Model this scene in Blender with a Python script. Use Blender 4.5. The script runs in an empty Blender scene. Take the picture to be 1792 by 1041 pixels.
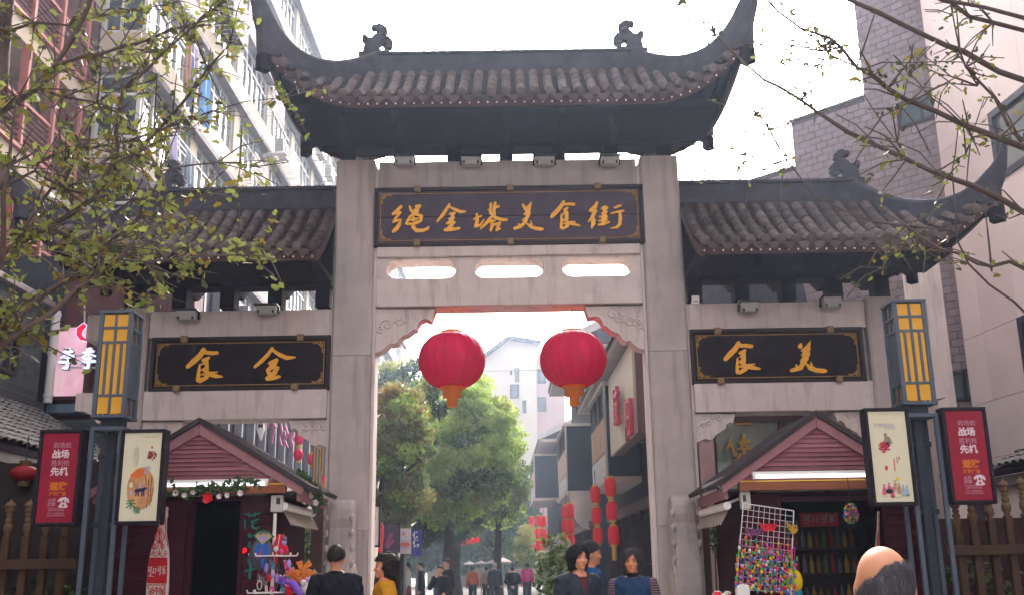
import bpy, bmesh, math, random
import numpy as np
from mathutils import Vector, Matrix, Euler, noise as mnoise
random.seed(7)
SC = bpy.context.scene
COL = SC.collection
# ------------------------------------------------------------------ camera
FPX, TH, ROLL, CAMH = 1800.0, math.radians(14.66), 0.015, 1.45
cam_d = bpy.data.cameras.new('camera')
cam_d.sensor_width = 36.0
cam_d.lens = FPX / 1792 * 36.0
cam_d.clip_start = 0.05
cam_d.clip_end = 2000
cam = bpy.data.objects.new('camera', cam_d)
COL.objects.link(cam)
_up0 = Vector((0, -math.sin(TH), math.cos(TH)))
_fw = Vector((0, math.cos(TH), math.sin(TH)))
_r0 = Vector((1, 0, 0))
_rt = _r0 * math.cos(ROLL) - _up0 * math.sin(ROLL)
_up = _r0 * math.sin(ROLL) + _up0 * math.cos(ROLL)
m = Matrix((( _rt.x, _up.x, -_fw.x), (_rt.y, _up.y, -_fw.y), (_rt.z, _up.z, -_fw.z))).to_4x4()
m.translation = Vector((0, 0, CAMH))
cam.matrix_world = m
SC.camera = cam
# ------------------------------------------------------------------ sky, sun, exposure
SUN_EL, SUN_AZ = math.radians(34), math.radians(6)      # sun in front, behind the gate, a little to the right
world = bpy.data.worlds.new('World')
SC.world = world
world.use_nodes = True
wn = world.node_tree.nodes
wl = world.node_tree.links
wn.clear()
sky = wn.new('ShaderNodeTexSky')
sky.sky_type = 'NISHITA'
sky.sun_disc = False
sky.sun_elevation = SUN_EL
sky.sun_rotation = SUN_AZ
sky.air_density = 1.3
sky.dust_density = 6.0
sky.ozone_density = 1.0
hs = wn.new('ShaderNodeHueSaturation')
hs.inputs['Saturation'].default_value = 0.28
bg = wn.new('ShaderNodeBackground')
bg.inputs['Strength'].default_value = 0.15
wo = wn.new('ShaderNodeOutputWorld')
wl.new(sky.outputs[0], hs.inputs['Color'])
tint = wn.new('ShaderNodeMix'); tint.data_type = 'RGBA'; tint.blend_type = 'MULTIPLY'; tint.inputs[0].default_value = 1.0
tint.inputs[7].default_value = (1.0, .945, .925, 1)
wl.new(hs.outputs[0], tint.inputs[6])
wl.new(tint.outputs[2], bg.inputs['Color'])
wl.new(bg.outputs[0], wo.inputs['Surface'])
sd = bpy.data.lights.new('sun', 'SUN')
sd.energy = 0.9
sd.angle = math.radians(16)
sd.color = (1.0, 0.93, 0.84)
sun = bpy.data.objects.new('sun', sd)
COL.objects.link(sun)
_sdir = Vector((math.sin(SUN_AZ) * math.cos(SUN_EL), math.cos(SUN_AZ) * math.cos(SUN_EL), math.sin(SUN_EL)))
sun.rotation_euler = (-_sdir).to_track_quat('-Z', 'Y').to_euler()
sun.location = (0, 30, 40)
SC.view_settings.view_transform = 'Standard'
SC.view_settings.look = 'None'
HAZE = .00095
SC.view_settings.gamma = 1.0
SC.view_settings.exposure = 2.68
SC.view_settings.use_curve_mapping = False
SC.render.engine = 'CYCLES'
SC.cycles.use_denoising = True
SC.cycles.max_bounces = 6
SC.cycles.diffuse_bounces = 4
SC.cycles.glossy_bounces = 3
SC.cycles.transmission_bounces = 4
SC.cycles.transparent_max_bounces = 8
SC.cycles.volume_bounces = 0
SC.cycles.caustics_reflective = False
SC.cycles.caustics_refractive = False
# ------------------------------------------------------------------ helpers
def ray(px, py):
    """direction through a pixel of the 1792 x 1041 photograph"""
    u, v = (px - 896) / FPX, (520.5 - py) / FPX
    return _rt * u + _up * v + _fw
def P(px, py, Y):
    r = ray(px, py); t = Y / r.y
    return Vector((r.x * t, Y, CAMH + r.z * t))
def PXP(px, py, X):
    r = ray(px, py); t = X / r.x
    return Vector((X, r.y * t, CAMH + r.z * t))
def PPL(px, py, p0, n):
    """hit a plane"""
    r = ray(px, py); o = Vector((0, 0, CAMH))
    t = (Vector(p0) - o).dot(n) / r.dot(n)
    return o + r * t
V = Vector
WL = {}
_cnt = {}
def _setup(o, label=None, cat=None, group=None, kind=None):
    if label: o['label'] = label
    if cat: o['category'] = cat
    if group: o['group'] = group
    if kind: o['kind'] = kind
    return o
def thing(name, label, cat, loc=(0, 0, 0), group=None, rz=0):
    o = bpy.data.objects.new(name, None)
    o.empty_display_size = 0.2
    COL.objects.link(o)
    o.location = loc
    o.rotation_euler = (0, 0, rz)
    WL[o.name] = Vector(loc)
    return _setup(o, label, cat, group)
def tree_copy(o, parent=None):
    c = o.copy(); COL.objects.link(c)
    if parent is not None: c.parent = parent
    for ch in o.children: tree_copy(ch, c)
    return c
def inst(name, mesh, parent, mat4):
    """another piece sharing a mesh; mat4 = world matrix, parent chain unrotated"""
    o = bpy.data.objects.new(name, mesh)
    COL.objects.link(o)
    o.parent = parent
    m = mat4.copy()
    if parent is not None: m.translation = m.translation - WL[parent.name]
    o.matrix_basis = m
    WL[o.name] = mat4.translation.copy()
    return o
class MB:
    def __init__(s):
        s.v = []; s.f = []; s.m = []; s.s = []
        s.mi = 0; s.sm = False
    def _add(s, vs, fs, smooth=None):
        b = len(s.v); s.v.extend(tuple(x) for x in vs)
        for f in fs:
            s.f.append([b + i for i in f]); s.m.append(s.mi); s.s.append(s.sm if smooth is None else smooth)
    def box(s, x0, x1, y0, y1, z0, z1):
        s._add([(x0,y0,z0),(x1,y0,z0),(x1,y1,z0),(x0,y1,z0),(x0,y0,z1),(x1,y0,z1),(x1,y1,z1),(x0,y1,z1)],
               [(3,2,1,0),(4,5,6,7),(0,1,5,4),(1,2,6,5),(2,3,7,6),(3,0,4,7)])
        return s
    def obox(s, c, a, b, d):
        c, a, b, d = V(c), V(a), V(b), V(d)
        vs = [c-a-b-d, c+a-b-d, c+a+b-d, c-a+b-d, c-a-b+d, c+a-b+d, c+a+b+d, c-a+b+d]
        fs = [(3,2,1,0),(4,5,6,7),(0,1,5,4),(1,2,6,5),(2,3,7,6),(3,0,4,7)]
        if a.cross(b).dot(d) < 0: fs = [f[::-1] for f in fs]
        s._add(vs, fs); return s
    def bar(s, p, q, w, h, up=(0,0,1)):
        p, q = V(p), V(q); d = q - p
        L = d.length
        if L < 1e-6: return s
        d.normalize(); u = V(up)
        if abs(d.dot(u)) > .98: u = V((0,1,0)) if abs(d.y) < .9 else V((1,0,0))
        x = d.cross(u).normalized(); z = x.cross(d).normalized()
        return s.obox((p+q)/2, x*(w/2), d*(L/2), z*(h/2))
    def tube(s, pts, r, n=6, caps=True, smooth=True):
        pts = [V(p) for p in pts]
        k = len(pts)
        rs = r if isinstance(r, (list, tuple)) else [r]*k
        rings = []; pn = None
        for i, p in enumerate(pts):
            t = (pts[min(i+1,k-1)] - pts[max(i-1,0)])
            if t.length < 1e-9: t = V((0,0,1))
            t.normalize()
            if pn is None:
                a = V((0,0,1)) if abs(t.z) < .9 else V((1,0,0))
                pn = t.cross(a).normalized()
            else:
                pn = (pn - t*pn.dot(t))
                if pn.length < 1e-6: pn = t.cross(V((.3,.5,.8)))
                pn.normalize()
            b = t.cross(pn)
            rings.append([p + (pn*math.cos(2*math.pi*j/n) + b*math.sin(2*math.pi*j/n))*rs[i] for j in range(n)])
        vs = [v for r_ in rings for v in r_]
        fs = []
        for i in range(k-1):
            for j in range(n):
                fs.append((i*n+j, i*n+(j+1)%n, (i+1)*n+(j+1)%n, (i+1)*n+j))
        s._add(vs, fs, smooth)
        if caps:
            s._add(rings[0], [tuple(range(n))[::-1]], False)
            s._add(rings[-1], [tuple(range(n))], False)
        return s
    def lathe(s, prof, c, n=20, ax=(0,0,1), smooth=True, caps=True):
        c = V(c); ax = V(ax).normalized()
        a = ax.orthogonal().normalized(); b = ax.cross(a)
        vs = []; fs = []; k = len(prof)
        for r, z in prof:
            for j in range(n):
                t = 2*math.pi*j/n
                vs.append(c + ax*z + (a*math.cos(t)+b*math.sin(t))*r)
        for i in range(k-1):
            for j in range(n):
                fs.append((i*n+j, i*n+(j+1)%n, (i+1)*n+(j+1)%n, (i+1)*n+j))
        s._add(vs, fs, smooth)
        if caps:
            s._add(vs[:n], [tuple(range(n))[::-1]], False); s._add(vs[-n:], [tuple(range(n))], False)
        return s
    def prism(s, poly, d):
        """closed polygon (3-D points) pushed along d"""
        poly = [V(p) for p in poly]; d = V(d); n = len(poly)
        nrm = V((0,0,0))
        for i in range(n): nrm += poly[i].cross(poly[(i+1) % n])
        if nrm.dot(d) > 0: poly = poly[::-1]
        vs = poly + [p + d for p in poly]
        fs = [tuple(range(n)), tuple(range(2*n-1, n-1, -1))]
        fs += [(i, i+n, (i+1) % n + n, (i+1) % n) for i in range(n)]
        s._add(vs, fs); return s
    def quad(s, a, b, c, d):
        s._add([a,b,c,d], [(0,1,2,3)]); return s
    def grid(s, fn, nu, nv, smooth=True, flip=False):
        vs = [fn(i/nu, j/nv) for j in range(nv+1) for i in range(nu+1)]
        fs = []
        for j in range(nv):
            for i in range(nu):
                a = j*(nu+1)+i
                q = (a, a+1, a+nu+2, a+nu+1)
                fs.append(q[::-1] if flip else q)
        s._add(vs, fs, smooth); return s
    def ball(s, c, r, n=8, sc=(1,1,1)):
        c = V(c); m_ = max(4, n//2+1)
        pr = []
        vs = []; fs = []
        for i in range(m_+1):
            a = math.pi*i/m_
            for j in range(n):
                b = 2*math.pi*j/n
                vs.append(c + V((r*sc[0]*math.sin(a)*math.cos(b), r*sc[1]*math.sin(a)*math.sin(b), -r*sc[2]*math.cos(a))))
        for i in range(m_):
            for j in range(n):
                fs.append((i*n+j, i*n+(j+1)%n, (i+1)*n+(j+1)%n, (i+1)*n+j))
        s._add(vs, fs, True); return s
    def mesh(s, name, mats, org=V((0,0,0))):
        me = bpy.data.meshes.new(name)
        me.from_pydata([(a-org.x, b-org.y, c-org.z) for a, b, c in s.v], [], s.f)
        if not isinstance(mats, (list, tuple)): mats = [mats]
        for k in mats: me.materials.append(k)
        me.polygons.foreach_set('material_index', s.m)
        me.polygons.foreach_set('use_smooth', s.s)
        me.update()
        return me
    def build(s, name, mats, parent=None, label=None, cat=None, group=None, kind=None, bevel=0, base=False):
        if not s.v: return None
        a = np.array(s.v); lo, hi = a.min(0), a.max(0)
        org = V(((lo[0]+hi[0])/2, (lo[1]+hi[1])/2, lo[2] if parent is None else (lo[2]+hi[2])/2))
        me = s.mesh(name, mats, org)
        o = bpy.data.objects.new(name, me)
        COL.objects.link(o)
        WL[o.name] = org
        if parent is not None:
            o.parent = parent
            o.location = org - WL[parent.name]
        else:
            o.location = org
        if bevel:
            b = o.modifiers.new('bevel', 'BEVEL'); b.width = bevel; b.segments = 2; b.limit_method = 'ANGLE'; b.angle_limit = math.radians(50)
        return _setup(o, label, cat, group, kind)
# ------------------------------------------------------------------ materials
def srgb(h):
    """photograph-style hex to linear"""
    h = h.lstrip('#'); c = [int(h[i:i+2], 16)/255 for i in (0, 2, 4)]
    return tuple(x/12.92 if x <= .04045 else ((x+.055)/1.055)**2.4 for x in c)
_M = {}
def M(name, col, rough=.7, var=.12, scale=4.0, bump=.0, bscale=40.0, metal=0.0, rand=.0, emit=0.0, stain=None, stain_amt=.5, stain_scale=(1.5,1.5,.25), spec=.18, trans=0.0, wave=None, coat=0.0, alpha=1.0):
    if name in _M: return _M[name]
    m = bpy.data.materials.new(name); m.use_nodes = True
    nt = m.node_tree; N = nt.nodes; L = nt.links
    N.clear()
    out = N.new('ShaderNodeOutputMaterial')
    b = N.new('ShaderNodeBsdfPrincipled')
    b.inputs['Roughness'].default_value = rough
    b.inputs['Metallic'].default_value = metal
    b.inputs['Specular IOR Level'].default_value = spec
    if coat: b.inputs['Coat Weight'].default_value = coat
    tc = N.new('ShaderNodeTexCoord')
    oi = N.new('ShaderNodeObjectInfo')
    add = N.new('ShaderNodeVectorMath'); add.operation = 'ADD'
    mul = N.new('ShaderNodeVectorMath'); mul.operation = 'SCALE'
    cmb = N.new('ShaderNodeCombineXYZ')
    for i in range(3): L.new(oi.outputs['Random'], cmb.inputs[i])
    L.new(cmb.outputs[0], mul.inputs[0]); mul.inputs['Scale'].default_value = 37.0 if rand else 0.0
    L.new(tc.outputs['Object'], add.inputs[0]); L.new(mul.outputs[0], add.inputs[1])
    co = add.outputs[0]
    nz = N.new('ShaderNodeTexNoise'); nz.inputs['Scale'].default_value = scale; nz.inputs['Detail'].default_value = 6
    nz.inputs['Roughness'].default_value = .62
    L.new(co, nz.inputs['Vector'])
    mr = N.new('ShaderNodeMapRange'); mr.inputs['From Min'].default_value = .3; mr.inputs['From Max'].default_value = .7
    mr.inputs['To Min'].default_value = 1-var; mr.inputs['To Max'].default_value = 1+var
    L.new(nz.outputs['Fac'], mr.inputs['Value'])
    val = mr.outputs[0]
    if rand:
        r2 = N.new('ShaderNodeMapRange'); r2.inputs['To Min'].default_value = 1-rand; r2.inputs['To Max'].default_value = 1+rand
        L.new(oi.outputs['Random'], r2.inputs['Value'])
        mm = N.new('ShaderNodeMath'); mm.operation = 'MULTIPLY'
        L.new(val, mm.inputs[0]); L.new(r2.outputs[0], mm.inputs[1]); val = mm.outputs[0]
    cs = N.new('ShaderNodeVectorMath'); cs.operation = 'SCALE'
    cs.inputs[0].default_value = col[:3]
    L.new(val, cs.inputs['Scale'])
    c = cs.outputs[0]
    if stain:
        mp = N.new('ShaderNodeMapping'); mp.inputs['Scale'].default_value = stain_scale
        L.new(co, mp.inputs[0])
        n2 = N.new('ShaderNodeTexNoise'); n2.inputs['Scale'].default_value = 2.2; n2.inputs['Detail'].default_value = 7; n2.inputs['Roughness'].default_value = .7
        L.new(mp.outputs[0], n2.inputs['Vector'])
        m2 = N.new('ShaderNodeMapRange'); m2.inputs['From Min'].default_value = .5; m2.inputs['From Max'].default_value = .75
        m2.inputs['To Max'].default_value = stain_amt; L.new(n2.outputs['Fac'], m2.inputs['Value'])
        mx = N.new('ShaderNodeMix'); mx.data_type = 'RGBA'
        L.new(m2.outputs[0], mx.inputs[0]); L.new(c, mx.inputs[6]); mx.inputs[7].default_value = (*stain[:3], 1)
        c = mx.outputs[2]
    L.new(c, b.inputs['Base Color'])
    if wave:      # (scale, axis, amount): fine parallel relief such as wood grain or ribs
        wv = N.new('ShaderNodeTexWave'); wv.bands_direction = wave[1]; wv.inputs['Scale'].default_value = wave[0]
        wv.inputs['Distortion'].default_value = wave[3] if len(wave) > 3 else 1.0
        L.new(co, wv.inputs['Vector'])
        bp = N.new('ShaderNodeBump'); bp.inputs['Strength'].default_value = wave[2]; bp.inputs['Distance'].default_value = .01
        L.new(wv.outputs['Fac'], bp.inputs['Height']); L.new(bp.outputs[0], b.inputs['Normal'])
    elif bump:
        n3 = N.new('ShaderNodeTexNoise'); n3.inputs['Scale'].default_value = bscale; n3.inputs['Detail'].default_value = 4
        L.new(co, n3.inputs['Vector'])
        bp = N.new('ShaderNodeBump'); bp.inputs['Strength'].default_value = bump; bp.inputs['Distance'].default_value = .02
        L.new(n3.outputs['Fac'], bp.inputs['Height']); L.new(bp.outputs[0], b.inputs['Normal'])
    if emit:
        b.inputs['Emission Strength'].default_value = emit
        L.new(c, b.inputs['Emission Color'])
    last = b.outputs[0]
    if trans:
        tr = N.new('ShaderNodeBsdfTranslucent'); L.new(c, tr.inputs['Color'])
        mxs = N.new('ShaderNodeMixShader'); mxs.inputs[0].default_value = trans
        L.new(last, mxs.inputs[1]); L.new(tr.outputs[0], mxs.inputs[2]); last = mxs.outputs[0]
    L.new(last, out.inputs['Surface'])
    _M[name] = m
    return m
# ------------------------------------------------------------------ brush glyphs: strokes (x, y, width) -> one raised shape
def glyph(mb, strokes, fn, depth, res=3.0, holes=()):
    """strokes: lists of (x, y, w) in any 2-D unit; fn maps (x, y) -> point on the back plane; depth: vector to the face"""
    al = [p for s in strokes for p in s]
    x0 = min(p[0]-p[2] for p in al); x1 = max(p[0]+p[2] for p in al)
    y0 = min(p[1]-p[2] for p in al); y1 = max(p[1]+p[2] for p in al)
    nx = int((x1-x0)/res)+2; ny = int((y1-y0)/res)+2
    gx = x0+np.arange(nx)*res; gy = y0+np.arange(ny)*res
    X, Y = np.meshgrid(gx, gy, indexing='ij')
    D = np.full(X.shape, 1e9)
    def seg(a, b):
        dx, dy = b[0]-a[0], b[1]-a[1]; L2 = dx*dx+dy*dy+1e-9
        t = np.clip(((X-a[0])*dx+(Y-a[1])*dy)/L2, 0, 1)
        return np.hypot(X-a[0]-t*dx, Y-a[1]-t*dy) - (a[2]+(b[2]-a[2])*t)/2
    for s in strokes:
        if len(s) == 1: D = np.minimum(D, np.hypot(X-s[0][0], Y-s[0][1])-s[0][2]/2)
        for a, b in zip(s, s[1:]): D = np.minimum(D, seg(a, b))
    for s in holes:
        for a, b in zip(s, s[1:]): D = np.maximum(D, -seg(a, b))
    _march(mb, D, gx, gy, fn, depth)
def _march(mb, D, gx, gy, fn, depth):
    depth = V(depth); nx, ny = D.shape
    D = np.where(np.abs(D) < 1e-6, 1e-6, D)
    vid = {}; front = []; back = []; faces = []; walls = []
    def vert(key, x, y):
        if key not in vid:
            p = V(fn(x, y)); vid[key] = len(back); back.append(p); front.append(p+depth)
        return vid[key]
    ins = D < 0
    act = np.argwhere(ins[:-1,:-1] | ins[1:,:-1] | ins[:-1,1:] | ins[1:,1:])
    for i, j in act:
        cs = [(i,j),(i+1,j),(i+1,j+1),(i,j+1)]
        poly = []; cross = []
        for k in range(4):
            a = cs[k]; b = cs[(k+1) % 4]
            da, db = D[a], D[b]
            if da < 0: poly.append(vert(('c',)+a, gx[a[0]], gy[a[1]]))
            if (da < 0) != (db < 0):
                t = da/(da-db)
                vv = vert(('e',)+tuple(sorted((a, b))), gx[a[0]]+(gx[b[0]]-gx[a[0]])*t, gy[a[1]]+(gy[b[1]]-gy[a[1]])*t)
                poly.append(vv); cross.append((len(poly)-1))
        if len(poly) >= 3: faces.append(poly)
        n = len(poly)
        for c in cross:
            d = (c+1) % n
            if d in cross and ((poly[c], poly[d]) not in walls): walls.append((poly[c], poly[d]))
    n = len(front)
    if not faces: return
    # orientation
    f0 = faces[0]
    nrm = (front[f0[1]]-front[f0[0]]).cross(front[f0[2]]-front[f0[0]])
    fl = nrm.dot(depth) < 0
    fs = [f[::-1] if fl else f for f in faces]
    ws = [((b, a, a+n, b+n) if not fl else (a, b, b+n, a+n)) for a, b in walls]
    mb._add(front+back, fs+ws, False)
def text_mesh(mb, txt, size, fn, depth, bold=0.0):
    """flat raised print: fn maps (x, y) in metres to the plane; depth vector to the face"""
    cu = bpy.data.curves.new('t', 'FONT'); cu.body = txt; cu.size = size; cu.align_x = 'CENTER'; cu.align_y = 'CENTER'
    cu.resolution_u = 2; cu.offset = bold
    ob = bpy.data.objects.new('t', cu); COL.objects.link(ob)
    dg = bpy.context.evaluated_depsgraph_get()
    me = bpy.data.meshes.new_from_object(ob.evaluated_get(dg))
    b = len(mb.v); d = V(depth)
    fs = [tuple(p.vertices) for p in me.polygons]
    if len(fs):
        vs = [V(fn(v.co.x, v.co.y)) + d for v in me.vertices]
        n0 = (vs[fs[0][1]]-vs[fs[0][0]]).cross(vs[fs[0][2]]-vs[fs[0][0]])
        if n0.dot(d) < 0: fs = [f[::-1] for f in fs]
        mb._add(vs, fs, False)
    bpy.data.objects.remove(ob); bpy.data.curves.remove(cu); bpy.data.meshes.remove(me)
# ================================================================== GROUND
mb = MB(); mb.quad((-400,-300,0),(400,-300,0),(400,700,0),(-400,700,0)); mb.build('ground', M('dusty_ground', (.2,.19,.18), .9, .2, .05), kind='structure')
mb = MB(); mb.quad((-7.5,-6,.004),(7.5,-6,.004),(7.5,140,.004),(-7.5,140,.004)); PAVE = mb.build('street', M('grey_paving', (.27,.255,.245), .85, .15, .6, bump=.1, bscale=20), kind='structure')
# ================================================================== GROUND
stone = M('weathered_stone', (.39,.335,.32), .85, .10, 3.0, bump=.12, bscale=60, stain=(.17,.14,.13), stain_amt=.75, stain_scale=(2.2,2.2,.22))
stone_lt = M('pale_stone', (.54,.465,.44), .85, .09, 3.5, bump=.12, bscale=55, stain=(.19,.16,.15), stain_amt=.7, stain_scale=(2.0,2.0,.3))  # own pale tone plus the side beams' stronger light put into the colour
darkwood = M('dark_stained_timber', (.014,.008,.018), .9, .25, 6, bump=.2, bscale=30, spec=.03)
redwood = M('red_brown_timber', (.06,.022,.024), .65, .2, 7, bump=.2, bscale=30)
tile_m = M('grey_roof_tile', (.088,.068,.066), .92, .25, 9, bump=.25, bscale=45, rand=.3, spec=.08)
pan_m = M('dark_pan_tile', (.038,.030,.036), .9, .3, 8, bump=.2, bscale=40, spec=.05)
ridge_m = M('grey_ridge_mortar', (.048,.045,.060), .9, .25, 5, bump=.25, bscale=30)
gold = M('gold_leaf', (.70,.33,.035), .42, .12, 10, metal=.15)
gold_dim = M('dull_gold_line', (.34,.18,.04), .5, .15, 10)
board_m = M('black_lacquer_board', (.011,.006,.009), .6, .3, 5, spec=.12)
board_b = M('dusty_violet_board', (.06,.042,.062), .6, .2, 5, spec=.2)
frame_m = M('dark_board_frame', (.025,.014,.017), .6, .2, 6, spec=.2)
clip_m = M('aged_brass_clip', (.20,.13,.07), .6, .2, 9)
white_m = M('white_paint', (.75,.73,.70), .5, .08, 6)
lampgrey = M('grey_lamp_enamel', (.40,.39,.39), .45, .1, 8, stain=(.2,.17,.15), stain_amt=.5)
lampblack = M('dark_lamp_hood', (.03,.03,.035), .5, .2, 8)

C = -0.04            # the gate stands a few cm left of the camera axis
GY = 14.0            # its front face
gate = thing('gate', 'tall grey stone archway with three tiled roofs and upturned eaves across the street', 'gate', (C, GY+.27, 0))
def gp(name, mats, mb, label=None, kind=None, bevel=.012, parent=None):
    return mb.build(name, mats, parent or gate, label=label, kind=kind, bevel=bevel)
# pillars: shaft + chamfer strip, joints left open
def pillar(x0, x1, ztop, zj):
    z = 0
    for a in list(zj)+[ztop]:
        mb = MB()
        e = .03
        mb.prism([(x0,GY+e,z),(x0+e,GY,z),(x1-e,GY,z),(x1,GY+e,z),(x1,GY+.55-e,z),(x1-e,GY+.55,z),(x0+e,GY+.55,z),(x0,GY+.55-e,z)], (0,0,a-z-.004))
        gp('pillar_block', stone, mb, bevel=.006)
        z = a
for x0, x1 in ((C-2.485, C-1.925), (C+1.93, C+2.485)):
    pillar(x0, x1, 7.22, (1.95, 4.32))
    mb = MB(); mb.box(x0-.08, x1+.08, GY-.09, GY+.64, .004, .45); gp('pillar_base', stone, mb)
for x0, x1 in ((C-5.50, C-5.06), (C+5.00, C+5.44)):
    pillar(x0, x1, 5.05, (1.95,))
    mb = MB(); mb.box(x0-.08, x1+.08, GY-.09, GY+.64, .004, .45); gp('pillar_base', stone, mb)
# thin vertical side mouldings where the bays meet the pillars
for x in (C-1.925, C+1.885, C-2.53, C+2.487):
    mb = MB(); mb.box(x, x+.042, GY+.07, GY+.42, .46, 7.1 if abs(x-C) < 2.2 else 5.0); gp('pillar_moulding', stone_lt, mb, bevel=.004)
# centre bay
mb = MB(); mb.box(C-1.88, C+1.88, GY+.06, GY+.50, 6.80, 7.20); gp('top_beam', stone, mb)
mb = MB(); mb.box(C-1.88, C+1.88, GY+.12, GY+.46, 5.9, 6.797); gp('board_recess', stone, mb)
mb = MB(); mb.box(C-1.88, C+1.88, GY+.01, GY+.52, 5.735, 5.885); gp('sill_beam', stone_lt, mb)
# pierced beam with three long rounded openings
def capsule(cx, cz, w, h, n=10):
    r = h/2; o = []
    for i in range(n+1): a = math.pi/2 - math.pi*i/n; o.append((cx+w/2-r+r*math.cos(a), cz+r*math.sin(a)))
    for i in range(n+1): a = -math.pi/2 - math.pi*i/n; o.append((cx-w/2+r+r*math.cos(a), cz+r*math.sin(a)))
    return o
def pierced(x0, x1, z0, z1, caps, y0, y1):
    bm = bmesh.new()
    def loop(pts, y):
        vs = [bm.verts.new((x, y, z)) for x, z in pts]
        return [bm.edges.new((vs[i], vs[(i+1) % len(vs)])) for i in range(len(vs))]
    es = loop([(x0,z0),(x1,z0),(x1,z1),(x0,z1)], y0)
    for c in caps: es += loop(c, y0)
    r = bmesh.ops.triangle_fill(bm, use_beauty=True, use_dissolve=False, edges=es, normal=(0,-1,0))
    fs = [g for g in r['geom'] if isinstance(g, bmesh.types.BMFace)]
    e = bmesh.ops.extrude_face_region(bm, geom=fs)
    bmesh.ops.translate(bm, verts=[g for g in e['geom'] if isinstance(g, bmesh.types.BMVert)], vec=(0, y1-y0, 0))
    bmesh.ops.recalc_face_normals(bm, faces=bm.faces)
    mb = MB(); bm.verts.index_update()
    mb._add([v.co for v in bm.verts], [[v.index for v in f.verts] for f in bm.faces])
    bm.free(); return mb
ch = []
for a, b in ((676, 798), (830, 952), (984, 1106)):
    pa = P(a, 468, GY+.06); pb = P(b, 466, GY+.06)
    ch.append(capsule((pa.x+pb.x)/2, 5.565, pb.x-pa.x, .275))
gp('pierced_beam', stone_lt, pierced(C-1.88, C+1.88, 5.415, 5.732, ch, GY+.06, GY+.46), bevel=0)
mb = MB(); mb.box(C-1.88, C+1.88, GY+.03, GY+.50, 5.015, 5.413); gp('lintel', stone_lt, mb)
# carved brackets under the lintels
def spandrel(pts, Y, thick, mirror_x=None):
    poly = [P(x, y, Y) for x, y in pts]
    mb = MB(); mb.prism(poly, (0, thick, 0)); return mb
def scrolls(cx, cz, s, Y, flip=1, n=5, seed=1):
    r = random.Random(seed); mb = MB()
    for k in range(n):
        x = cx + flip*s*(.9-1.5*k/n) + r.uniform(-.04,.04); z = cz - s*.42*(1-k/n) + r.uniform(-.02,.06)
        rr = s*r.uniform(.14,.22); a0 = r.uniform(0, 6.28)
        pts = []
        for i in range(14):
            a = a0 + i*.5*flip; q = rr*(1-i/17)
            pts.append((x+q*math.cos(a), Y-.006, z+q*math.sin(a)))
        mb.tube(pts, .011, 5)
        mb.tube([(x+rr*math.cos(a0), Y-.004, z+rr*math.sin(a0)), (x+flip*rr*1.7, Y-.006, z-rr*.5), (x+flip*rr*2.6, Y-.004, z+rr*.3)], [.012,.011,.004], 5)
    return mb
sp1 = [(650,540),(762,540),(754,561),(744,557),(736,560),(731,566),(729,575),(722,577),(714,584),(702,588),(695,599),(688,601),(682,600),(676,606),(668,613),(660,616),(650,620)]
o = gp('carved_bracket', stone_lt, spandrel(sp1, GY+.1, .3), bevel=0)
gp('carved_scroll', stone_lt, scrolls(-1.62, 4.87, .42, GY+.1, -1, 5, 3), parent=o, bevel=0)
sp2 = [(1134,534),(1023,536),(1030,555),(1040,553),(1048,554),(1053,560),(1056,569),(1062,571),(1070,579),(1083,583),(1090,594),(1097,597),(1103,595),(1108,601),(1117,608),(1125,610),(1135,609)]
o = gp('carved_bracket', stone_lt, spandrel(sp2, GY+.1, .3), bevel=0)
gp('carved_scroll', stone_lt, scrolls(1.52, 4.87, .42, GY+.1, 1, 5, 4), parent=o, bevel=0)
# side bays
for s in (-1, 1):
    xa, xb = (C-5.058, C-2.532) if s < 0 else (C+2.531, C+4.998)
    mb = MB(); mb.box(xa, xb, GY+.06, GY+.46, 4.62, 5.0); gp('side_top_beam', stone_lt, mb)
    mb = MB(); mb.box(xa, xb, GY+.14, GY+.42, 3.87, 4.617); gp('side_board_recess', stone, mb)
    mb = MB(); mb.box(xa, xb, GY+.03, GY+.49, 3.46, 3.867); gp('side_lintel', stone_lt, mb)
    # beam stubs that run on past the outer pillar
    xs, xe = (C-5.95, C-5.502) if s < 0 else (C+5.442, C+5.89)
    mb = MB(); mb.box(xs, xe, GY+.08, GY+.44, 4.6, 4.97); gp('beam_stub', stone, mb)
    sx = -1 if s < 0 else 1
    xe2 = C+sx*5.5 if s < 0 else C+5.442
    poly = [(xe2, GY+.06, 3.86), (C+sx*6.0, GY+.06, 3.86), (C+sx*6.0, GY+.06, 3.62), (C+sx*5.86, GY+.06, 3.60), (C+sx*5.74, GY+.06, 3.54), (C+sx*5.68, GY+.06, 3.44), (xe2, GY+.06, 3.44)]
    mb = MB(); mb.prism(poly, (0,.38,0)); gp('beam_stub', stone_lt, mb, bevel=0)
sps = [(505,735),(510,752),(514,749),(521,753),(523,761),(529,763),(532,767),(540,770),(544,777),(551,780),(559,777),(564,779),(574,783),(576,733)]
o = gp('carved_bracket', stone_lt, spandrel(sps, GY+.1, .3), bevel=0)
gp('carved_scroll', stone_lt, scrolls(-2.78, 3.38, .3, GY+.1, 1, 4, 5), parent=o, bevel=0)
xm = lambda X: [(p.x, p.z) for p in [P(x, y, GY+.1) for x, y in sps]]
base = xm(0)
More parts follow.
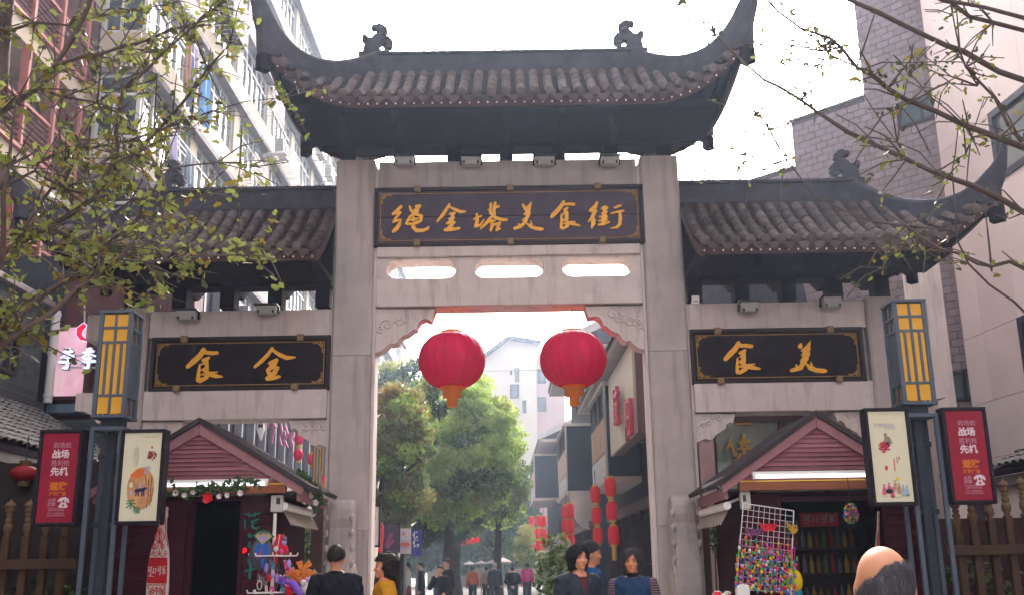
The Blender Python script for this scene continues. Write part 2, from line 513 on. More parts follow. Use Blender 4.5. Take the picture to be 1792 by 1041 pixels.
for cx, fl, sd_ in ((C-5.06, -1, 6), (C+2.53, -1, 7), (C+5.0, 1, 8)):
    x_in = base[-1][0]
    poly = [(cx + (x-x_in)*(-1 if fl < 0 else 1), GY+.1, z) for x, z in base]
    mb = MB(); mb.prism(poly, (0,.3,0)); o = gp('carved_bracket', stone_lt, mb, bevel=0)
    gp('carved_scroll', stone_lt, scrolls(cx-fl*.25, 3.38, .3, GY+.1, fl, 4, sd_), parent=o, bevel=0)
# ------------------------------------------------------------------ roofs
BR_L = .30
def barrel_mesh():
    mb = MB()
    n = 6
    for a, b, r0, r1 in ((0, 1, .060, .066),):
        vs = []
        for y, r in ((0, .058), (.08, .058), (.081, .066), (1, .066)):
            for j in range(n+1):
                t = math.pi*j/n
                vs.append((r*math.cos(t), y*BR_L, r*math.sin(t)))
        fs = []
        for k in range(3):
            for j in range(n):
                fs.append((k*(n+1)+j, k*(n+1)+j+1, (k+1)*(n+1)+j+1, (k+1)*(n+1)+j))
        mb._add(vs, [f[::-1] for f in fs], True)
        mb._add([vs[3*(n+1)+j] for j in range(n+1)], [tuple(range(n+1))], False)
        mb._add([vs[j] for j in range(n+1)], [tuple(range(n+1))[::-1]], False)
    return mb.mesh('barrel_tile', tile_m)
BARREL = barrel_mesh()
mb = MB(); mb.lathe([(.01,-.018),(.045,-.018),(.05,-.012),(.066,-.012),(.068,.0),(.068,.03)], (0,0,0), 12, ax=(0,1,0)); ENDCAP = mb.mesh('end_tile', tile_m)
mb = MB(); mb.prism([(-.095,0,.045),(-.07,0,.01),(-.035,0,-.005),(.035,0,-.005),(.07,0,.01),(.095,0,.045),(.085,0,-.03),(.05,0,-.075),(.0,0,-.115),(-.05,0,-.075),(-.085,0,-.03)], (0,.02,0))
mb.v = [(x, y, z) for x, y, z in mb.v]; DRIP = mb.mesh('drip_tile', tile_m)
YC, HD = 14.25, 1.48
def make_roof(xa, xb, dxl, dxr, zr, ze, lift, label, cols_sp=.2, horn=1.0):
    """ridge from xa to xb at YC; dxl/dxr >0: hipped end of that length, 0: cut off square"""
    def tt(x):
        if dxl and x < xa: return (xa-x)/dxl
        if dxr and x > xb: return (x-xb)/dxr
        return 0.0
    def z(x, y):
        t = min(1.06, tt(x)); s = min(1.06, abs(y-YC)/HD); k = max(s, t)
        return zr - (zr-ze)*(1-(1-min(k,1))**1.28) + lift*(t**2.3)*(.8+.2*s*s) + (.5*min(s,1)*max(0,1-t) if y > YC else 0)   # rear slope is shallower
    x0, x1 = xa-dxl, xb+dxr
    roof = MB()
    roof.grid(lambda u, v: V((x0+(x1-x0)*u, YC-HD+2*HD*v, z(x0+(x1-x0)*u, YC-HD+2*HD*v)-.035)), 40, 12)
    ro = roof.build('roof', pan_m, gate, label=label)
    # soffit boards
    mb = MB(); mb.grid(lambda u, v: V((x0+.03+(x1-x0-.06)*u, YC-HD+.04+(2*HD-.08)*v, z(x0+(x1-x0)*u, YC-HD+2*HD*v)-.13)), 40, 12, flip=True)
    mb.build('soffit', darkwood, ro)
    # rafters under the soffit
    mb = MB(); n = int((x1-x0)/.17)
    for i in range(n+1):
        x = x0+.08+(x1-x0-.16)*i/n
        for sgn in (-1, 1):
            for j in range(4):
                ya, yb = YC+sgn*HD*(.98-.24*j), YC+sgn*HD*(.98-.24*(j+1))
                mb.bar((x, ya, z(x,ya)-.16), (x, yb, z(x,yb)-.16), .06, .06)
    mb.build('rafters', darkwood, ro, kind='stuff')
    # barrel tiles in columns, front slope piece by piece
    n = int(round((x1-x0-.12)/cols_sp)); xs = [x0+.06+(x1-x0-.12)*i/n for i in range(n+1)]
    rest = MB()
    def frame(x, ya, yb):
        a = V((x, ya, z(x, ya)-.01)); b = V((x, yb, z(x, yb)-.01)); d = b-a
        return a, d
    for x in xs:
        t = tt(x); s0 = max(t*.98, .16)
        L = (1-s0)*HD*1.35
        k = max(1, int(round(L/BR_L)))
        if s0 < .97:
            for j in range(k):
                sa, sb = s0+(1-s0)*j/k, s0+(1-s0)*(j+1)/k
                a, d = frame(x, YC-HD*sa, YC-HD*sb)
                yv = d.normalized(); xv = V((-1,0,0)); zv = xv.cross(yv).normalized()
                if zv.z < 0: zv = -zv; 
                xv = yv.cross(zv)
                mt = Matrix((( xv.x, yv.x*d.length/BR_L, zv.x), (xv.y, yv.y*d.length/BR_L, zv.y), (xv.z, yv.z*d.length/BR_L, zv.z))).to_4x4()
                mt.translation = a + V((random.uniform(-.006,.006), 0, random.uniform(0,.004)))
                inst('barrel_tile', BARREL, ro, mt)
        ye = YC-HD-.01
        inst('end_tile', ENDCAP, ro, Matrix.Translation((x, ye, z(x, YC-HD)+.0)))
        # back slope, joined
        for j in range(3):
            sa, sb = s0+(1-s0)*j/3, s0+(1-s0)*(j+1)/3
            if s0 < .97:
                ya, yb = YC+HD*sa, YC+HD*sb
                rest.tube([(x,ya,z(x,ya)), (x,yb,z(x,yb))], .06, 6)
    # barrels running down the hipped ends
    for dx, sg, xe in ((dxl, -1, xa), (dxr, 1, xb)):
        if dx:
            for i in range(-7, 8):
                y = YC+i*HD/7.3; s = abs(y-YC)/HD
                pts = [(xe+sg*dx*q, y, z(xe+sg*dx*q, y)) for q in np.linspace(min(1,s+.02), 1, 5)]
                if s < .95: rest.tube(pts, .06, 6)
    rest.build('rear_barrel_tiles', tile_m, ro, kind='stuff')
    # pan tiles: overlapping dished layers between the barrels
    pan = MB()
    for xm_, xn in zip(xs, xs[1:]):
        xc = (xm_+xn)/2; w = (xn-xm_)/2-.035
        t = tt(xc); s0 = max(t, .14)
        L = (1-s0)*HD*1.3; k = max(1, int(L/.085))
        for j in range(k):
            sa, sb = s0+(1-s0)*j/k, s0+(1-s0)*(j+1)/k
            ya, yb = YC-HD*sa, YC-HD*(sb+.012)
            for q in range(4):
                u0, u1 = -1+q*.5, -.5+q*.5
                h = lambda u: .03*(u*u)
                pa = V((xc+w*u0, ya, z(xc,ya)-.035+h(u0))); pb = V((xc+w*u1, ya, z(xc,ya)-.035+h(u1)))
                pc = V((xc+w*u1, yb, z(xc,min(YC,yb))-.012+h(u1))); pd = V((xc+w*u0, yb, z(xc,yb)-.012+h(u0)))
                pan.quad(pd, pc, pb, pa)
                pan.quad(pd+V((0,0,-.016)), pc+V((0,0,-.016)), pc, pd)
        inst('drip_tile', DRIP, ro, Matrix.Translation((xc, YC-HD-.015, z(xc, YC-HD)-.03)))
    pan.build('pan_tiles', pan_m, ro, kind='stuff')
    # eave board following the curve, with a row of pale studs
    st = MB()
    N_ = 48
    for yy, d in ((YC-HD+.02, .05), (YC+HD-.07, .05)):
        mb = MB()
        for i in range(N_):
            xA, xB = x0+(x1-x0)*i/N_, x0+(x1-x0)*(i+1)/N_
            ye_ = YC-HD if yy < YC else YC+HD
            za, zb = z(xA, ye_)-.075, z(xB, ye_)-.075
            mb._add([(xA,yy,za),(xB,yy,zb),(xB,yy,zb-.10),(xA,yy,za-.10),(xA,yy+d,za),(xB,yy+d,zb),(xB,yy+d,zb-.10),(xA,yy+d,za-.10)],
                    [(3,2,1,0),(4,5,6,7),(0,1,5,4),(2,3,7,6)])
        mb.build('eave_board', redwood, ro)
    ns = int((x1-x0)/.125)
    for i in range(ns+1):
        x = x0+.05+(x1-x0-.1)*i/ns
        st.ball((x, YC-HD+.015, z(x,YC-HD)-.135), .014, 6)
    st.build('eave_studs', white_m, ro, kind='stuff')
    for dx, x, sg in ((dxl, x0, -1), (dxr, x1, 1)):
        mb = MB()
        for i in range(12):
            yA, yB = YC-HD+2*HD*i/12, YC-HD+2*HD*(i+1)/12
            zz = lambda y: z(x, y)-.06
            mb._add([(x,yA,zz(yA)),(x,yB,zz(yB)),(x,yB,zz(yB)-.16),(x,yA,zz(yA)-.16),(x-sg*.05,yA,zz(yA)),(x-sg*.05,yB,zz(yB)),(x-sg*.05,yB,zz(yB)-.16),(x-sg*.05,yA,zz(yA)-.16)],
                    [(0,1,2,3),(7,6,5,4),(3,2,6,7),(0,4,5,1)])
        mb.build('end_board', redwood, ro)
    # main ridge
    mb = MB()
    mb.box(xa-.05, xb+.05, YC-.09, YC+.09, zr-.12, zr+.16)
    mb.box(xa-.06, xb+.06, YC-.13, YC+.13, zr+.161, zr+.20)
    rd = mb.build('ridge', ridge_m, ro, bevel=.01)
    cp = MB()
    for i in range(int((xb-xa)/.155)+1):
        cp.tube([(xa+i*.155-.07, YC, zr+.20), (xa+i*.155+.075, YC, zr+.20)], [.06,.066], 8)
        cp.ball((xa+i*.155+.075, YC, zr+.255), .018, 6)
    cp.build('ridge_caps', ridge_m, rd, kind='stuff')
    # hip ridges sweeping to the corners and turning up into horns
    for dx, xe, sg in ((dxl, xa, -1), (dxr, xb, 1)):
        if not dx: continue
        for ys in (-1, 1):
            top = []; bot = []; K = 16
            for i in range(K+1):
                q = i/K; x = xe+sg*dx*q; y = YC+ys*HD*q
                zz = z(x, y)
                hgt = (.20 if horn > .9 else .20-.09*min(1,q*3)) + .02*q + .22*horn*q**6
                top.append(V((x, y, zz+hgt))); bot.append(V((x, y, zz-.10)))
            d = V((sg*dx, ys*HD, 0)).normalized()
            xh, yh, zh = top[-1]
            for i, (a, b_) in enumerate(((.10,.14),(.19,.34),(.26,.58),(.31,.85),(.335,1.0))):
                hw = (.42,.38,.30,.18,.06)[i]
                a *= .55+.45*horn; b_ *= horn; hw *= .35+.65*horn; top.append(V((xh, yh, zh)) + d*a + V((0,0,b_))); bot.append(V((xh, yh, zh)) + d*(a+.02) + V((0,0,b_-hw)))
            bot[K] = bot[K] + d*.08 - V((0,0,.1))
            nrm = V((-d.y, d.x, 0))
            mb = MB()
            vs = []; fs = []
            for i, (a, b_) in enumerate(zip(top, bot)):
                w = .085 if i <= K else .085*(1-(i-K)*.15)
                vs += [a+nrm*w, a-nrm*w, b_-nrm*w, b_+nrm*w]
            for i in range(len(top)-1):
                o_ = i*4
                for k in range(4): fs.append((o_+k, o_+4+k, o_+4+(k+1) % 4, o_+(k+1) % 4))
            fs += [(0,1,2,3), tuple(len(vs)-4+k for k in (3,2,1,0))]
            mb._add(vs, fs)
            mb.tube([t_+V((0,0,.01)) for t_ in top[:-1]], [.075]*(K+1)+[.07,.06,.045,.03], 8)
            bm_ = mb.build('hip_ridge', ridge_m, ro)
            # corner beam underneath
            mb = MB()
            q0, q1 = .35, 1.0
            pa = V((xe+sg*dx*q0, YC+ys*HD*q0, z(xe+sg*dx*q0, YC+ys*HD*q0)-.32)); pb = V((xe+sg*dx*q1, YC+ys*HD*q1, z(xe+sg*dx*q1, YC+ys*HD*q1)-.22))
            mb.bar(pa, pb, .16, .2)
            mb.obox(pb+d*.02+V((0,0,-.10)), d*.09, nrm*.07, V((0,0,.12)))
            mb.build('corner_beam', darkwood, ro, bevel=.02)
    return ro, z
# dragon-fish ridge ornaments, outline from the skyline
DRG = [(672,325),(672,295),(695,295),(700,260),(708,240),(690,235),(688,205),(705,192),(725,215),(745,210),(752,198),(765,190),(770,175),(760,165),(745,168),(737,158),(740,143),(755,136),(770,138),(778,127),(790,135),(805,138),(810,150),(824,153),(820,165),(828,180),(815,190),(820,205),(838,210),(842,222),(856,232),(850,245),(857,258),(848,268),(850,278),(835,280),(815,282),(803,270),(812,255),(800,250),(785,262),(783,280),(795,292),(815,290),(830,288),(838,300),(855,298),(870,312),(868,330)]
def dragon(x, zb, flip, sc, par):
    pts = [((a-765)/200*.57*sc*flip, (325-b)/200*.57*sc) for a, b in DRG]
    mb = MB(); mb.prism([(x+a, YC-.06, zb+b) for a, b in pts], (0,.12,0))
    o = mb.build('ridge_ornament', ridge_m, par, bevel=.015)
    e = MB(); e.ball((x+(715-765)/200*.57*sc*flip, YC-.07, zb+.30*sc), .03*sc, 8)
    for k in range(5):
        a = (800+18*math.sin(k)-765)/200*.57*sc*flip
        e.tube([(x+a-.05*flip, YC-.062, zb+(.12+.07*k)*sc), (x+a, YC-.068, zb+(.15+.07*k)*sc), (x+a+.05*flip, YC-.062, zb+(.12+.07*k)*sc)], .012, 5)
    e.build('carved_scales', ridge_m, o, kind='stuff')
ZR, ZE = 8.82, 7.66
roofC, zC = make_roof(C-1.93, C+1.90, 1.36, 1.39, ZR, ZE, .80, 'wide central roof with both ends curving up into horns')
dragon(C-1.98, ZR+.17, 1, 1.0, roofC); dragon(C+1.90, ZR+.17, -1, 1.0, roofC)
roofR, zR_ = make_roof(C+2.50, C+5.02, 0, 1.36, 6.66, 5.52, .62, 'right side roof ending in one upturned corner', horn=.42)
dragon(C+5.0, 6.83, -1, .95, roofR)
roofL, zL_ = make_roof(C-5.02, C-2.50, 1.36, 0, 6.66, 5.52, .62, 'left side roof ending in one upturned corner', horn=.42)
dragon(C-5.0, 6.83, 1, .95, roofL)
# bracket sets and stepped timber under the eaves
def under(x0, x1, zb, zf, n, ends, roof, xm):
    # lowest plate lifted on blocks, so a slit of sky shows over the stone
    sz = lambda hy, sg=-1: zf(xm, YC+sg*hy)-.20
    g = .20 if zb > 6 else .30
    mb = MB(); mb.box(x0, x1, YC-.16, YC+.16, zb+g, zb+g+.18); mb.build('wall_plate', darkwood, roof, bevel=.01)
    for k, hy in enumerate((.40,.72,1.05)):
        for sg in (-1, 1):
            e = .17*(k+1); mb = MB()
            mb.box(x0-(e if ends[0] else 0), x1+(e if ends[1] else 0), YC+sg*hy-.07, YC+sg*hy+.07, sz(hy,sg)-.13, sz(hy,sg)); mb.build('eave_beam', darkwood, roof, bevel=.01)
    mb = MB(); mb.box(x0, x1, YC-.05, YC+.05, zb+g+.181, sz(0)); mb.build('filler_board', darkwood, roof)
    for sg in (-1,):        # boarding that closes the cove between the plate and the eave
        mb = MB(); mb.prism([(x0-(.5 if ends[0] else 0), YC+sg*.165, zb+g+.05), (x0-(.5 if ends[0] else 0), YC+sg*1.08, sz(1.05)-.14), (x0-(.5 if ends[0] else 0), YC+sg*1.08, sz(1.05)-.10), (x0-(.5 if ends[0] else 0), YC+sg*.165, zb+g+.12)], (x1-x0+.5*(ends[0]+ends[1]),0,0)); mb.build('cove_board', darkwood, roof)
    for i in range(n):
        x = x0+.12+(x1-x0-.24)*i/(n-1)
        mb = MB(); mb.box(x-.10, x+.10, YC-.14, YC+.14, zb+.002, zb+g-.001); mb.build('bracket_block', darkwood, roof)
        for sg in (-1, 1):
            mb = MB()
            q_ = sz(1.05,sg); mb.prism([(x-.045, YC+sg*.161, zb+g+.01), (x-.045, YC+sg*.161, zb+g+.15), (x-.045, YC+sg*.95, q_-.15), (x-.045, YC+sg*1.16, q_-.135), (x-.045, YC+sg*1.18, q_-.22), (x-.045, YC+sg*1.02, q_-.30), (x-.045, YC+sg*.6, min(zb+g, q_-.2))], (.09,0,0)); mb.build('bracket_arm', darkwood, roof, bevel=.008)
under(C-2.45, C+2.42, 7.225, zC, 7, (1,1), roofC, C)
under(C+2.52, C+5.42, 5.055, zR_, 5, (0,1), roofR, C+4)
under(C-5.48, C-2.53, 5.055, zL_, 5, (1,0), roofL, C-4)
# ------------------------------------------------------------------ signboards
Z1, O1 = 7.467, (650, 320)
Z2, O2 = 7.467, (890, 320)
Z3, O3 = 5.430, (255, 575)
Z4, O4 = 5.430, (1200, 565)
G = {}
G['rope'] = (1, [[(390,320,40),(340,370,42),(285,415,36)],[(285,420,22),(350,400,30),(383,392,28),(350,435,32),(315,470,26),(300,490,20)],[(285,520,26),(335,500,36),(385,490,22)],[(388,488,14),(365,555,46),(330,605,54),(292,640,46)],
  [(502,318,28),(520,370,36),(560,400,34)],[(585,315,34),(640,308,32),(600,345,45),(560,385,40)],[(560,385,34),(612,378,30),(560,412,40),(505,450,30),(455,538,30)],[(575,412,40),(620,430,38),(658,442,36),(640,500,46),(590,530,40),(470,548,26)],[(550,430,30),(548,500,40),(545,585,50),(590,632,48),(680,630,42),(735,605,38),(748,585,24)],[(490,495,26),(640,470,26)]],
  [[(540,445,12),(548,440,12)],[(615,488,22),(626,484,22)],[(528,522,20),(540,516,20)]])
G['metal'] = (1, [[(1020,290,26),(985,350,38),(930,430,44),(862,512,24)],[(1028,325,22),(1090,355,36),(1160,385,42),(1225,383,26)],[(1025,415,26),(1092,400,26),(1050,440,26)],[(1012,480,22),(1082,458,26),(1040,500,30),(985,540,24),(1088,522,30),(1048,560,40),(1010,590,34)],[(1062,420,28),(1055,500,34),(1048,585,36)],[(968,622,44),(1060,618,40),(1148,600,32)]], [[(1066,440,8),(1064,447,8)]])
G['pagoda'] = (1, [[(1378,418,30),(1385,500,45),(1365,572,46)],[(1340,482,26),(1438,440,20)],[(1360,575,40),(1420,560,32),(1472,490,16)],[(1560,285,36),(1555,400,40),(1590,430,34)],[(1618,272,34),(1602,340,40),(1606,420,40)],[(1520,365,14),(1570,345,26),(1662,315,32)],[(1560,462,36),(1508,530,42),(1430,604,24)],[(1582,440,36),(1640,470,42),(1700,490,38),(1768,490,34)],[(1540,515,22),(1612,500,26)],[(1575,510,40),(1578,570,42),(1560,628,34)],[(1590,560,28),(1682,530,32),(1652,580,32),(1636,628,30),(1682,606,26)]], [[(1580,320,10),(1580,380,10)],[(1590,470,10),(1600,478,10)]])
G['beauty'] = (2, [[(184,290,24),(200,320,40)],[(300,255,10),(275,310,42),(200,356,14)],[(210,362,14),(270,340,48),(215,405,20),(270,390,46),(195,418,14),(265,420,42),(235,470,46),(180,496,14),(230,490,46),(200,540,42),(150,580,42),(78,604,36)],[(125,540,12),(160,580,40)],[(240,540,20),(290,580,42),(350,603,44),(420,613,46),(448,610,28)],[(290,505,12),(300,555,28),(270,560,26)]], [])
G['food'] = (2, [[(720,255,36),(690,310,50),(630,380,56),(580,430,56),(565,452,42)],[(730,290,30),(790,285,36),(852,290,42)],[(770,335,26),(730,360,30),(752,390,44),(700,425,14)],[(690,425,24),(690,520,34),(686,590,38)],[(762,398,40),(756,480,50),(758,560,42)],[(700,495,26),(750,490,20)],[(690,540,22),(750,534,18)],[(690,590,34),(714,608,30),(770,570,44)],[(772,530,36),(870,514,14)],[(782,536,36),(860,550,36),(930,566,18)]], [[(706,524,10),(738,520,10)],[(706,556,12),(744,552,12)],[(706,470,10),(724,448,10)]])
G['street'] = (2, [[(1155,268,36),(1130,320,48),(1062,368,28)],[(1060,382,14),(1140,370,36),(1110,420,52),(1080,470,34),(1046,512,22)],[(1100,460,44),(1108,530,58),(1085,596,24)],[(1105,500,40),(1135,495,20)],[(1215,346,24),(1255,325,40),(1292,335,26)],[(1260,330,46),(1255,400,56),(1242,480,60),(1236,548,40)],[(1215,405,18),(1282,385,26)],[(1186,452,24),(1284,448,32)],[(1186,505,24),(1280,490,34)],[(1178,556,28),(1240,545,36),(1314,520,24)],[(1382,334,22),(1430,315,36),(1472,302,20)],[(1335,410,16),(1420,390,28),(1502,371,22)],[(1450,385,32),(1460,460,46),(1454,540,46),(1418,588,34),(1322,602,8)]], [])
G['food_l'] = (3, [[(555,200,42),(520,255,50),(460,310,52),(402,362,36)],[(570,225,36),(630,232,36),(678,230,34)],[(605,275,24),(550,300,30),(582,318,30),(530,340,14)],[(515,345,16),(506,420,32),(500,488,40)],[(590,305,22),(580,380,46),(572,430,50)],[(520,392,22),(572,378,22)],[(515,432,24),(572,424,24)],[(495,488,32),(520,498,36),(580,460,46)],[(590,425,32),(685,410,10)],[(600,430,42),(670,450,40),(728,455,18)]], [[(528,384,10),(546,366,10)],[(524,424,10),(556,420,10)],[(524,457,12),(556,452,12)]])
G['whole'] = (3, [[(1205,186,26),(1160,250,36),(1100,310,36),(1040,362,26)],[(1212,205,30),(1270,245,38),(1340,276,40),(1420,272,16)],[(1180,328,30),(1245,298,36),(1215,350,46),(1165,395,40),(1178,432,36)],[(1205,368,34),(1258,370,30),(1228,415,46),(1195,450,46)],[(1160,472,44),(1210,470,40),(1272,455,26)]], [[(1190,404,12),(1200,396,12)]])
G['food_r'] = (4, [[(500,192,40),(470,245,50),(420,295,52),(377,342,40)],[(520,216,36),(575,215,36),(622,222,36)],[(562,260,24),(515,285,30),(552,300,30),(510,325,12)],[(490,335,16),(486,410,26),(490,468,32)],[(556,285,24),(546,350,46),(540,410,50)],[(502,372,20),(545,356,22)],[(500,412,22),(545,404,22)],[(485,460,32),(512,472,32),(565,435,46)],[(560,405,30),(655,390,10)],[(570,410,42),(640,425,36),(702,435,18)]], [[(502,355,9),(518,340,9)],[(506,402,9),(530,398,9)],[(508,433,11),(540,427,11)]])
G['beauty_r'] = (4, [[(1090,205,28),(1085,222,44)],[(1180,175,10),(1160,225,42),(1097,262,14)],[(1110,265,14),(1160,250,46),(1100,305,18),(1155,295,50),(1090,360,14),(1140,335,52),(1110,385,46),(1090,425,44),(1005,450,34)],[(1045,395,10),(1065,430,36)],[(1140,385,14),(1180,425,42),(1240,450,42),(1310,455,40),(1332,457,24)],[(1185,370,8),(1195,410,26)]], [])
ORI = {1: (Z1, O1), 2: (Z2, O2), 3: (Z3, O3), 4: (Z4, O4)}
def fret(mb, cx, cz, sx, sz, Y, s):
    """gold key pattern of a corner: sx, sz point inwards"""
    def ln(a, b):
        mb.bar((cx+sx*a[0]*s, Y, cz+sz*a[1]*s), (cx+sx*b[0]*s, Y, cz+sz*b[1]*s), .012, .010, up=(0,1,0))
    for a, b in (((0,1),(1.6,1)),((1.6,1),(1.6,.35)),((1,0),(1,1.6)),((1,1.6),(.35,1.6)),((.5,.5),(2.3,.5)),((2.3,.5),(2.3,0)),((.5,.5),(.5,2.3)),((.5,2.3),(0,2.3)),((2.7,0),(2.7,.55)),((2.7,.55),(3.3,.55)),((3.3,.55),(3.3,0)),((0,2.7),(.55,2.7)),((.55,2.7),(.55,3.3)),((.55,3.3),(0,3.3)),((1.3,.5),(1.3,1)),((.5,1.3),(1,1.3))):
        ln(a, b)
def signboard(name, label, px_l, px_r, py, Y, glyphs, boards, bmat, clips, fs):
    tl, tr, br, bl = [P(x, y, Y) for x, y in (px_l[0], px_r[0], px_r[1], px_l[1])]
    x0, x1 = (tl.x+bl.x)/2, (tr.x+br.x)/2; z0, z1 = (bl.z+br.z)/2, (tl.z+tr.z)/2
    t = thing(name, label, 'signboard', ((x0+x1)/2, Y+.05, z0), 'carved signboards on the gate')
    n = boards
    for k in range(n):
        mb = MB(); za = z0+.02+(z1-z0-.04)*k/n; zb = z0+.02+(z1-z0-.04)*(k+1)/n
        mb.box(x0+.02, x1-.02, Y, Y+.06, za+(.005 if k else 0), zb-(.003 if k < n-1 else 0)); mb.build('board', bmat, t, bevel=.003)
    mb = MB(); w = .055
    mb.box(x0, x1, Y-.03, Y+.07, z1-w, z1); mb.box(x0, x1, Y-.03, Y+.07, z0, z0+w)
    mb.box(x0, x0+w, Y-.03, Y+.07, z0+w+.001, z1-w-.001); mb.box(x1-w, x1, Y-.03, Y+.07, z0+w+.001, z1-w-.001)
    mb.build('frame', frame_m, t, bevel=.008)
    mb = MB(); i = .085; a, b, c, d = x0+i, x1-i, z0+i, z1-i; yy = Y-.008
    g = .010
    mb.box(a, b, yy, Y-.001, d-g, d); mb.box(a, b, yy, Y-.001, c, c+g); mb.box(a, a+g, yy, Y-.001, c+g+.001, d-g-.001); mb.box(b-g, b, yy, Y-.001, c+g+.001, d-g-.001)
    mb.build('gold_border', gold_dim, t)
    for cx, cz, sx, sz in ((a,c,1,1),(b,c,-1,1),(a,d,1,-1),(b,d,-1,-1)):
        mb = MB(); fret(mb, cx+sx*.008, cz+sz*.008, sx, sz, Y-.012, fs); mb.build('corner_fretwork', gold_dim, t)
    for cx, top in clips:
        p = P(cx, py, Y); mb = MB()
        zc = z1-.04 if top else z0+.04
        mb.box(p.x-.045, p.x+.045, Y-.10, Y-.032, zc-.045, zc+.045); mb.build('clip', clip_m, t, bevel=.008)
    for k in glyphs:
        o, st, ho = G[k]; zf, og = ORI[o]
        fn = lambda x, y: P(og[0]+x/zf, og[1]+y/zf, Y-.002)
        mb = MB(); glyph(mb, st, fn, (0,-.022,0), 5.5, ho); mb.build('gold_character', gold, t)
    return t
signboard('signboard', 'long violet-brown signboard under the main roof with six gold brush characters', ((655,330),(655,432)), ((1126,324),(1128,427)), 380, GY+.02,
          ('rope','metal','pagoda','beauty','food','street'), 2, board_b, [(731,1),(893,1),(1047,1),(731,0),(893,0),(1052,0)], .045)
signboard('signboard', 'black signboard in the left bay with two gold characters, mountain-shaped strokes', ((265,594),(261,687)), ((579,583),(577,681)), 630, GY+.06,
          ('food_l','whole'), 1, board_m, [(323,1),(526,1),(315,0),(519,0)], .045)
signboard('signboard', 'black signboard in the right bay with two gold characters beside the tile tower', ((1207,575),(1210,671)), ((1508,573),(1517,670)), 620, GY+.06,
          ('food_r','beauty_r'), 1, board_m, [(1257,1),(1454,1),(1257,0),(1462,0)], .045)
# ------------------------------------------------------------------ floodlights on the beams
def floodlight(px0, px1, py0, py1, Y, label, side):
    a = P(px0, py0, Y); b = P(px1, py1, Y)
    w = b.x-a.x; h = a.z-b.z; cx = (a.x+b.x)/2
    t = thing('floodlight', label, 'floodlight', (cx, Y+.1, b.z), 'floodlights on the gate beams')
    mb = MB()
    mb.prism([(cx-w/2, Y, a.z), (cx+w/2, Y, a.z), (cx+w/2*.96, Y+.03, b.z), (cx-w/2*.96, Y+.03, b.z)], (0,.12,0)); mb.build('lamp_body', lampgrey, t, bevel=.012)
    mb = MB(); mb.box(cx-w*.58, cx+w*.58, Y-.04, Y+.16, a.z+.002, a.z+.022)
    mb.box(cx-w*.58, cx+w*.58, Y+.12, Y+.16, b.z+.03, a.z+.001); mb.build('hood', lampblack, t, bevel=.004)
    mb = MB(); mb.box(cx-w*.3, cx-w*.26, Y+.161, GY+.07, b.z+.04, b.z+.07); mb.box(cx+w*.26, cx+w*.3, Y+.161, GY+.07, b.z+.04, b.z+.07)
    mb.build('arm', lampblack, t)
    for q in (-.36,.36): mb = MB(); mb.box(cx+w*q-.012, cx+w*q+.012, Y-.004, Y+.03, b.z+.01, b.z+.045); mb.build('latch', lampblack, t)
for x0, x1, lb in ((690,723,'leftmost of the four small grey floodlights under the main roof'),(807,841,'second from left of the four grey floodlights above the long signboard'),(935,971,'third from left of the four grey floodlights above the long signboard'),(1051,1084,'rightmost of the four small grey floodlights under the main roof')):
    floodlight(x0, x1, 274, 286, GY-.12, lb, 0)
for x0, x1, y0, y1, lb in ((307,341,543,558,'hooded floodlight on the left bay beam nearer the lamp post'),(447,482,534,547,'hooded floodlight on the left bay beam nearer the centre pillar'),(1297,1329,528,544,'hooded floodlight on the right bay beam nearer the centre pillar'),(1441,1475,519,536,'hooded floodlight on the right bay beam nearer the lamp post')):
    floodlight(x0, x1, y0, y1, GY-.15, lb, 1)
a, b = P(1212,515,GY+.0), P(1226,529,GY+.0)
t = thing('junction_box', 'small white box on the right bay beam beside the centre pillar', 'box', ((a.x+b.x)/2, GY, 5.003))
mb = MB(); mb.box(a.x, b.x, GY+.07, GY+.17, 5.003, 5.003+a.z-b.z); mb.build('casing', white_m, t, bevel=.008)
mb = MB(); mb.box(a.x+.02, b.x-.02, GY+.064, GY+.069, 5.03, 5.04); mb.build('cover_seam', lampblack, t)
# ------------------------------------------------------------------ drum stones before the centre pillars
def drum(x, label):
    t = thing('drum_stone', label, 'stone drum', (x, 13.62, 0), 'carved drum stones at the pillar feet')
    # curled scroll slab, seen edge-on
    prof = []
    for i in range(20):
        q = i/19
        z = 2.33*(1-q) + .3*q
        prof.append((z, .155 + .035*math.sin(q*math.pi*2.2) ))
    mb = MB()
    # side outline in Y,Z : S-scroll, extruded in X
    out = [(13.95,.32),(13.95,2.05),(13.90,2.22),(13.80,2.31),(13.68,2.33),(13.57,2.29),(13.50,2.20),(13.48,2.08),(13.50,1.97),(13.46,1.86),(13.40,1.72),(13.34,1.55),(13.30,1.36),(13.29,1.18),(13.32,1.0),(13.38,.84),(13.36,.70),(13.30,.55),(13.26,.32)]
    mb.prism([(x-.155, y, z) for y, z in out], (.31,0,0)); mb.build('scroll_slab', stone, t, bevel=.03)
    for sg in (-1, 1):
        mb = MB(); mb.lathe([(.30,0),(.30,.02),(.26,.035),(.2,.028),(.12,.05),(.04,.055)], (x+sg*.156, 13.62, 1.22), 24, ax=(sg,0,0)); mb.build('carved_roundel', stone, t)
        mb = MB()
        for k in range(7):
            z = .95+.19*k; mb.ball((x+sg*.165, 13.40+.02*math.sin(k*2), z), .05, 8, (.7,1,1))
        mb.build('carved_petals', stone, t)
    mb = MB(); mb.box(x-.21, x+.21, 13.20, 13.90, .004, .32); mb.build('plinth', stone, t, bevel=.015)
drum(-2.245, 'pale curled stone slab before the left centre pillar, behind the man in the dark suit')
drum(2.175, 'pale curled stone slab before the right centre pillar, beside the wire grid')
